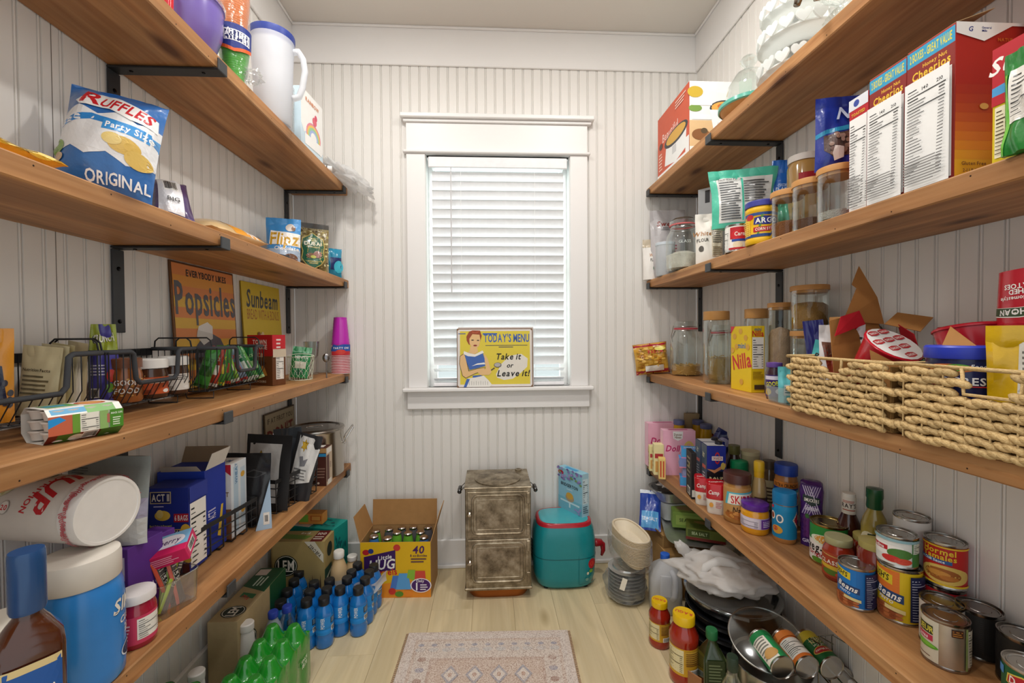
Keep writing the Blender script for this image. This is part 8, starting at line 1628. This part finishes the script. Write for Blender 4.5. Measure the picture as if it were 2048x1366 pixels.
# soup twin packs
for i, (xl, xr, yb, tp) in enumerate([(1389, 1424, 1012, 958), (1412, 1451, 1030, 970)]):
    C, r, Q = cylpos(xl, xr, yb, z4); h = hz(Q, tp)
    t = thing('soup_cup_pack', ['red and white soup cup pack, the farther of two', 'red and white soup cup pack with script top, the nearer of two'][i], 'package', C, face_yaw(C), 'red and white soup cup packs')
    part(t, 'cups', loft([(0, r*.85, r*.85, 4), (.004, r*.9, r*.9, 4), (h*.55, r, r, 4), (h, r*1.04, r*1.04, 4)], 36), 'e4dcd2', 'plastic'); part(t, 'red_wrap', loft([(h*.5, r*1.012, r*1.012, 4), (h*.995, r*1.055, r*1.055, 4), (h*1.005, r*1.03, r*1.03, 4)], 36), 'b81822', 'gloss')
    deco(t, lambda u, v, q: (u, -r*1.055-q, v+h*.02), r*1.8, h, [('t', 'Camp', .4, .72, .13, 'f2e8e4', {'shear': .2, 'w': .6}), ('l', .5, .2, .85, .42, 4, 'b8787c'), ('e', .25, .3, .12, .08, 'd8983c')]); deco(t, lambda u, v, q: (u, v-r*.8, h*1.005+q), r*1.8, r*1.7, [('t', 'Campbells', .5, .5, .18, 'f4ece8', {'shear': .2, 'w': .9, 'rot': 25})], name='lid_print')
# jars and bottles
def jar2(name, label, xl, xr, yb, tp, col, lidcol, marks, neck=.9, lidf=.16, cat='jar', mat='liquid', ribs=True, lidr=1., lz=(.1, .74), X=None):
    C, r, Q = cylX(xl, xr, X, z4) if X else cylpos(xl, xr, yb, z4)
    h = hz(Q, tp); r *= .985; zl = h*(1-lidf)
    pr = [(r*.9, 0), (r*.98, .005), (r, .014), (r, zl*.86), (r*.95, zl*.94), (r*neck, zl*.985), (r*neck, zl)]
    t = turned(name, label, cat, C, [('jar_body', pr, col, mat)], [(pr, h*lz[0], h*lz[1], marks)] if marks else [])
    part(t, 'lid', xf(ribbed_cap(r*lidr, h*lidf, zl)) if ribs else lathe([(r*lidr*.97, zl), (r*lidr, zl+.002), (r*lidr, h*.985), (r*lidr*.94, h), (0, h)], 36), lidcol, 'plastic' if ribs else 'gloss')
    return t
skip = lambda y=.66: [('p', [(.2, y-.18), (.26, y+.22), (.98, y+.28), (.98, y-.1)], '5ab4c4'), ('p', [(.27, y-.16), (.32, y+.18), (1, y+.22), (1, y-.08)], 'efe8d8'), ('t', 'SKIPPY', .66, y+.02, .24, 'c8202c', {'w': .6, 'rot': 3})]
jar2('peanut_butter_jar', 'large peanut butter jar with brown lid', 1445, 1503, 1050, 952, 'a8763c', '4e2a24', [('r', .1, 0, 1, 1, 'b88a50')]+skip(.62)+[('t', 'Natural', .66, .3, .18, '3a2418', {'w': .5, 'shear': .2}), ('e', .5, .12, .3, .12, 'a8642c')]+[('e', random.uniform(.3, .75), random.uniform(.05, .24), .04, .04, random.choice(['c88a44', '8a5424'])) for _ in range(14)], lidf=.19)
jar2('spice_jar', 'jar with green ribbed lid behind the large peanut butter jar', 1459, 1497, 985, 925, '8a7a4a', '0f7a4c', None, lidf=.3, X=.985)
C, r, Q = cylX(1502, 1534, .965, z4); h = hz(Q, 926)
pr = [(r*.9, 0), (r, .008), (r, h*.5), (r*.85, h*.66), (r*.55, h*.8), (r*.55, h*.84)]
turned('dressing_bottle', 'creamy dressing bottle with yellow cap and neck band', 'bottle', C, [('bottle_body', pr, 'a58a5a', 'liquid'), ('neck_band', [(r*.62, h*.72), (r*.66, h*.74), (r*.66, h*.84)], 'c89a14', 'plastic'), ('cap', [(r*.68, h*.84), (r*.7, h*.85), (r*.7, h*.98), (r*.6, h), (0, h)], 'c9a118', 'plastic')], [(pr, h*.1, h*.45, [('r', .3, 0, 1, 1, '4a3020'), ('e', .6, .7, .2, .2, 'c8a45c')])])
C = pY(1520, 1.66, z4+.0004); h = hz(C, 915); turned('oil_bottle', 'dark bottle with olive green cap at the back', 'bottle', colx(1468, 1.0, z4+.0004), [('bottle_body', [(.03, 0), (.033, .01), (.033, .15), (.02, .19), (.019, .2)], '2a1a14', 'liquid'), ('cap', [(.021, .2), (.022, .202), (.022, .235), (0, .236)], '55522a', 'plastic')])
turned('cheese_shaker', 'tall kraft shaker with pale label behind the dressing bottle', 'canister', colx(1500, 1.06, z4+.0004), [('canister_body', [(.034, 0), (.034, .2)], 'b9ac88', 'paper'), ('lid', [(.035, .2), (.035, .215), (0, .216)], 'cfc49c', 'plastic')])
turned('spice_bottle', 'brown spice bottle behind the yellow capped dressing', 'bottle', colx(1538, 1.06, z4+.0004), [('bottle_body', [(.026, 0), (.026, .16), (.02, .18)], '5a4630', 'liquid'), ('cap', [(.022, .18), (.022, .21), (0, .211)], '4a4034', 'plastic')], [([(.026, 0), (.026, .16)], .03, .14, [('r', 0, 0, 1, 1, 'a89a78'), ('l', .3, .2, .9, .8, 5, '4a3a2a')])])
jar2('peanut_butter_jar', 'tall peanut butter jar with dark blue lid against the wall', 1547, 1596, 1004, 932, 'a8703c', '1c3f9c', [('r', 0, 0, 1, 1, '1c3c8c'), ('r', 0, .86, 1, 1, 'c87a2c'), ('t', 'EXTRA CRUNCHY', .5, .92, .08, '2a1c14', {'w': .7})]+skip(.55)+[('t', 'Peanut', .6, .18, .16, 'e8e4dc', {'shear': .2})], lidf=.17, X=1.035)
jar2('peanut_butter_jar', 'smaller peanut butter jar with bright blue lid and toy pictures', 1543, 1594, 1070, 988, 'b07a44', '1278b0', [('r', 0, 0, 1, 1, '1a86b8'), ('p', [(.72, .6), (.9, .85), (1, .6), (.92, .3)], 'ecdcc4'), ('p', [(.76, .6), (.9, .78), (1, .6), (.92, .38)], 'b8242c'), ('e', .15, .65, .09, .13, 'efe6dc'), ('e', .15, .65, .06, .09, '8a3a24'), ('e', .38, .6, .1, .13, 'efe6dc'), ('e', .38, .6, .06, .09, '3a6a8c'), ('e', .3, .25, .16, .13, 'd8a03c'), ('e', .26, .28, .07, .07, 'c84a34'), ('r', .08, .88, .18, .96, 'c8242c')], lidf=.24, X=.962)
t = jar2('queso_jar', 'yellow cheese dip jar with purple lid, at the shelf front', 1480, 1539, 1072, 1013, 'd8971c', '5c2a94', [('r', 0, 0, 1, 1, 'c8b8d8'), ('n', .04, .06, .6, .94, 'd8d0dc', '3a2a4a', 8), ('r', .64, .06, 1, .94, '6a3a9c'), ('l', .68, .2, .96, .8, 4, 'e8dcf0')], lidf=.2, ribs=False, lidr=.98, lz=(.22, .58))
# grape jelly squeeze
A = colx(1596, 1.02, z4); B = colx(1640, 1.05, z4)
B.y = A.y-.02; B.x = A.x+.06
A, B = Vector((1.025, 1.365, z4)), Vector((1.085, 1.335, z4))
C = (A+B)/2+Vector((0, .0, .0004)); w = (B-A).length/2; h = hz(A, 958)
t = thing('jelly_squeeze', 'purple gingham grape jelly squeeze bottle', 'bottle', C, face_yaw(C))
SQ = [(0, w*.8, .024, 3), (.006, w*.88, .027, 3), (h*.4, w*.95, .03, 3), (h*.6, w*.9, .028, 3), (h*.85, w*1.0, .03, 3), (h*.97, w*.9, .022, 3), (h, w*.7, .012, 2.5)]
part(t, 'bottle_body', loft(SQ, 36), '4a2468', 'gloss', 50)
mk = [('r', 0, .0, 1, 1, '43206a')]
for i in range(9): mk += [('p', [(i/9-.3, .52), (i/9-.25, .52), (i/9+.28, .98), (i/9+.23, .98)], 'b8a8cc')]
for i in range(9): mk += [('p', [(i/9+.3, .52), (i/9+.25, .52), (i/9-.28, .98), (i/9-.23, .98)], 'cfc4dc')]
mk = [m for m in mk if m[0] != 'p' or all(-.02 < x < 1.02 for x, y in m[1])]
mk += [('p', [(.08, .74), (.1, .84), (.9, .8), (.9, .7), (.5, .66)], '2c3a3a'), ('t', 'SMUCKERS', .5, .755, .05, 'f0ece4', {'w': .7, 'rot': -3}), ('t', 'Squeeze', .5, .63, .07, 'e8e0f0', {'shear': .2, 'w': .6})]+[('e', .2+.12*(k % 6), .2+.09*(k//6), .08, .055, '6a2a7c' if k % 2 else '541f66') for k in range(24)]+[('e', .3, .5, .1, .04, '3a6a34'), ('t', 'GRAPE', .5, .1, .05, 'e0d4ec')]
def sq(u, v, q):
    x = u; e_ = 3.; hw = w*.93; y = -.0285*(1-min(.98, abs(x/hw))**e_)**(1/e_)-q-.0012; return (x, y, v)
deco(t, sq, w*1.7, h*.96, mk, .015)
# barbecue sauce and balsamic dressing
C, r, Q = cylpos(1673, 1722, 1105, z4); C = colx(1697, 1.072, z4+.0004); r = .033; h = hz(C, 984)
pr = [(r*.9, 0), (r, .008), (r, h*.45), (r*.9, h*.55), (r*.5, h*.72), (r*.45, h*.76)]
turned('barbecue_bottle', 'brown barbecue sauce bottle with white neck band', 'bottle', C, [('bottle_body', pr, '3c140c', 'liquid'), ('neck_band', [(r*.5, h*.7), (r*.53, h*.72), (r*.53, h*.93), (r*.48, h*.95)], 'e0dad0', 'paper'), ('cap', [(r*.5, h*.93), (r*.5, h*.99), (0, h)], 'e4e0d8', 'plastic')], [([(r*.53, 0), (r*.53, h)], h*.74, h*.92, [('t', "RAY'S", .5, .5, .3, '2a1c18', {'w': .7}), ('l', .2, .7, .8, .9, 2, 'b04a34'), ('l', .2, .1, .8, .25, 1, 'b04a34')]), (pr, h*.1, h*.44, [('r', .1, 0, .95, 1, '5a3a2a'), ('l', .2, .2, .8, .8, 5, 'b8a080')])])
C = colx(1748, 1.07, z4+.0004); r = .03; h = hz(C, 975)
pr = [(r*.9, 0), (r, .008), (r, h*.6), (r*.85, h*.68), (r*.52, h*.76), (r*.5, h*.8)]
turned('dressing_bottle', 'golden vinaigrette bottle with dark green cap', 'bottle', C, [('bottle_body', pr, '9c8a3c', 'liquid'), ('cap', [(r*.6, h*.78), (r*.64, h*.8), (r*.6, h*.88), (r*.66, h*.9), (r*.64, h*.99), (0, h)], '0f4a26', 'gloss')], [(pr, h*.12, h*.55, [('e', .35, .6, .3, .4, 'd8d0b0'), ('r', .05, 0, .65, .6, 'd8d0b0'), ('t', 'PASTA', .35, .5, .22, '2a3a24', {'rot': 75})])])
# ------------------------------------------------------------------ cans
def scan(label, xl, xr, yb, tp, col, marks, group=None, zz=None, C=None, h=None, lidcol='b4b2ae', rr=None, mat='print'):
    if C is None:
        C, r, Q = cylpos(xl, xr, yb, z4); h = hz(Q, tp)
    else: r = rr
    return can('can', label, C, r, h, col, marks, group, lidcol=lidcol, mat=mat), C, r, h
scan('green and white mixed vegetable can with gold lid', 1617, 1698, 1137, 1055, '2c8a3c', [('r', 0, 0, 1, .58, 'ece8e2'), ('e', .55, .64, .4, .16, 'dfe8d0'), ('e', .5, .66, .26, .12, 'd8983c'), ('e', .62, .66, .12, .08, '5a9a34'), ('t', 'veg-all', .32, .4, .24, '2a2424', {'w': .5}), ('t', 'Original', .3, .22, .11, 'b02a34', {'w': .42}), ('e', .3, .06, .12, .07, '5a8a2c'), ('e', .5, .05, .12, .06, 'd8742c'), ('e', .7, .06, .12, .06, 'e0c83c')], lidcol='a8935c')
C, r, Q = cylpos(1643, 1710, 1168, z4); h = hz(Q, 1083)
pr = [(r*.88, 0), (r, .006), (r, h*.6), (r*.95, h*.72), (r*.82, h*.8), (r*.8, h*.84)]
turned('sauce_jar', 'red pasta sauce jar with pale gold lid between the cans', 'jar', C, [('jar_body', pr, '9c3018', 'liquid'), ('lid', [(r*.86, h*.84), (r*.88, h*.85), (r*.88, h*.97), (r*.84, h), (0, h)], 'a8a478', 'gloss')], [(pr, h*.1, h*.66, [('r', 0, 0, 1, 1, 'a84428'), ('p', [(0, .9), (1, .8), (1, .84), (0, .94)], 'c8a85c'), ('t', 'CLASSICO', .42, .62, .16, 'f0ead8', {'w': .7}), ('p', [(.05, .35), (.8, .28), (.8, .46), (.05, .5)], 'd8b438'), ('e', .35, .2, .2, .12, '5a7a2c'), ('e', .6, .16, .16, .12, 'c8522c')])])
for i, (px, Y, tp) in enumerate([(1752, 1.055, 1078), (1738, 1.15, 1068)]):
    C = pY(px, Y, z4+.0004); h = hz(C, tp)
    turned('sauce_jar', ['red sauce jar with olive gold lid behind the bean cans, the nearer one', 'red sauce jar with olive gold lid behind the bean cans, the farther one'][i], 'jar', C, [('jar_body', [(.032, 0), (.036, .006), (.036, h*.8), (.031, h*.86)], '7a2414', 'liquid'), ('lid', [(.033, h*.86), (.0335, h*.87), (.0335, h*.97), (0, h)], 'a89a58', 'gloss')], (), 'gold lidded sauce jars')
bush = lambda c1, c2: [('r', .0, .0, .5, 1, c1), ('p', [(.0, .78), (.0, .98), (.4, .9), (.4, .7)], 'd8c02c'), ('t', "BUSH'S", .18, .84, .12, '1c1c18', {'w': .34, 'rot': -6}), ('p', [(.1, .44), (.08, .62), (.56, .54), (.56, .36)], '23406e'), ('t', 'Beans', .34, .5, .14, 'f4f0e8', {'rot': -8, 'shear': .2, 'w': .38}), ('t', 'PINTO', .3, .36, .06, 'dfe6f0', {'rot': -8}), ('e', .25, .12, .26, .17, '9a5a34')]+[('e', .05+.09*(k % 6), .05+.08*(k//6), .05, .035, 'b0683c' if k % 2 else '8a4626') for k in range(18)]+[('p', [(.3, .2), (.58, .16), (.58, .24), (.3, .28)], 'd8c88c'), ('n', .64, .04, .98, .96, '20264c', 'c0c4d8', 16)]
scan('blue pinto beans can, the smaller of two bean cans', 1673, 1751, 1222, 1138, '1c6cb4', bush('1c72bc', 0))
_, Cb, rb_, hb_ = scan('large yellow and orange beans can', 1751, 1846, 1250, 1140, 'd8b81c', [('r', 0, .55, .5, 1, 'd8742c')]+bush('d8a41c', 0)[1:])
scan('small tomato sauce can stacked on the large beans can', 0, 0, 0, 0, 'dfe0da', [('p', [(.0, .35), (.6, .28), (.6, .7), (0, .8)], 'f0ece6'), ('r', .0, .5, .36, .68, 'b8202c'), ('t', 'tadina', .18, .59, .12, 'f4f0ea', {'w': .3}), ('e', .55, .45, .2, .2, '4a7a34'), ('e', .42, .22, .16, .13, 'c8342c'), ('e', .6, .18, .14, .12, 'd04a34'), ('r', .74, 0, 1, 1, '3a7a3c'), ('n', .76, .5, .98, .95, 'd8e0d0', '2a3a2a', 6), ('r', 0, .9, 1, 1, '8ab0b8')], C=Vector((Cb.x-.004, Cb.y+.004, z4+hb_+.001)), h=.074, rr=rb_*.93)
C = Vector((1.035, .995, z4+.0004)); h = .108
C = pY(1893, .945, z4+.0004)
scan('red soup can under the tamales can', 0, 0, 0, 0, 'b01c24', [('t', 'Campbells', .35, .5, .24, 'f0ece6', {'shear': .2, 'w': .7}), ('e', .12, .75, .05, .04, 'd8b8a8')], C=C, h=.104, rr=.038)
scan('red and yellow tamales can stacked on the soup can', 0, 0, 0, 0, 'b8201c', [('t', 'Hormel', .4, .86, .14, 'e8c42c', {'w': .56}), ('t', 'Tamales', .4, .72, .13, 'e8c42c', {'w': .56}), ('r', 0, .56, .6, .65, '2c5a94'), ('t', 'in Chili Sauce', .3, .605, .06, 'f0f0f0', {'w': .5}), ('e', .5, .28, .4, .24, 'd8b45c'), ('e', .46, .28, .28, .16, '9c5a24'), ('e', .4, .3, .18, .07, 'c88a3c'), ('e', .56, .22, .14, .06, 'b8702c'), ('r', 0, 0, 1, .05, 'e0b82c'), ('r', 0, .96, 1, 1, 'e0b82c')], C=Vector((C.x+.002, C.y, z4+.1055)), h=.104, rr=.0385)
C = colx(1822, 1.063, z4+.0004); scan('plain silver can behind the tomato sauce can', 0, 0, 0, 0, 'cfcac4', [('r', 0, .2, 1, .8, 'd8d4cc')], C=C, h=hz(C, 1030), rr=.037)
for i, (px, Y, c) in enumerate([(1886, .945, 'c8c2ba'), (1962, .885, '22201e'), (1995, .80, '23211f')]):
    C = pY(px, Y-.045, z4+.0004); C.x = [C.x, min(C.x, 1.03), min(C.x, 1.03)][i]
    C = [Vector((1.0, .893, z4+.0004)), Vector((1.055, .865, z4+.0004)), Vector((1.045, .78, z4+.0004))][i]
    scan(['silver topped can just behind the pea can', 'dark can beside the wall behind the pea can, the farther one', 'dark can beside the wall behind the pea can, the nearer one'][i], 0, 0, 0, 0, c, [('r', 0, .1, 1, .9, c)] if i else [('r', .2, .2, .9, .85, 'd8d2c8')], C=C, h=.1, rr=.0375, lidcol='8e8a86')
scan('tall silver and cream pea can with black and red label', 1838, 1941, 1342, 1246, 'bcb1a0', [('r', .0, .0, .42, 1, 'ccc4ae'), ('r', 0, .64, .34, .86, '3a3a20'), ('t', 'LE SUEUR', .1, .75, .13, 'd8cc4a', {'w': .5}), ('r', 0, .48, .34, .62, 'b8344c'), ('t', 'peas', .18, .55, .08, 'f0e0e4', {'w': .2}), ('e', .18, .36, .24, .07, '5a9a2c'), ('e', .18, .37, .2, .045, '7ab83c'), ('l', .05, .08, .4, .12, 1, '6a3a2c'), ('r', .58, .78, .74, .96, '4a2c1c'), ('l', .59, .8, .73, .94, 3, 'b87a34'), ('r', .78, 0, .82, 1, '8a9a5a'), ('n', .82, .08, 1, .94, 'd0cab8', '3a3628', 12)], lidcol='9a9490', mat='dullsteel')
C = Vector((.995, .675, z4+.0004)); C = Vector((.955, .70, z4+.0004))
scan('green vegetable can with red fruit brand shield at the right edge', 0, 0, 0, 0, '1c5a34', [('p', [(.2, .7), (.22, .88), (.4, .95), (.6, .9), (.85, .84), (.85, .62), (.5, .6)], 'd8c050'), ('p', [(.22, .71), (.24, .86), (.4, .92), (.6, .88), (.83, .82), (.83, .64), (.5, .62)], 'b8242c'), ('t', 'Del Monte', .52, .76, .14, 'f2ece0', {'w': .54, 'rot': -5}), ('t', 'Fresh Cut', .5, .5, .1, 'e6ecd8', {'shear': .2, 'w': .4}), ('t', 'CUT', .5, .34, .13, 'd8c85c'), ('t', 'GREEN', .42, .18, .12, 'd8c85c', {'w': .4}), ('r', 0, .8, .16, .96, '4a8ac8'), ('p', [(.88, 0), (.92, 0), (.98, .95), (.94, .95)], 'd8c83c')], C=C, h=.105, rr=.0375, lidcol='c0beba')
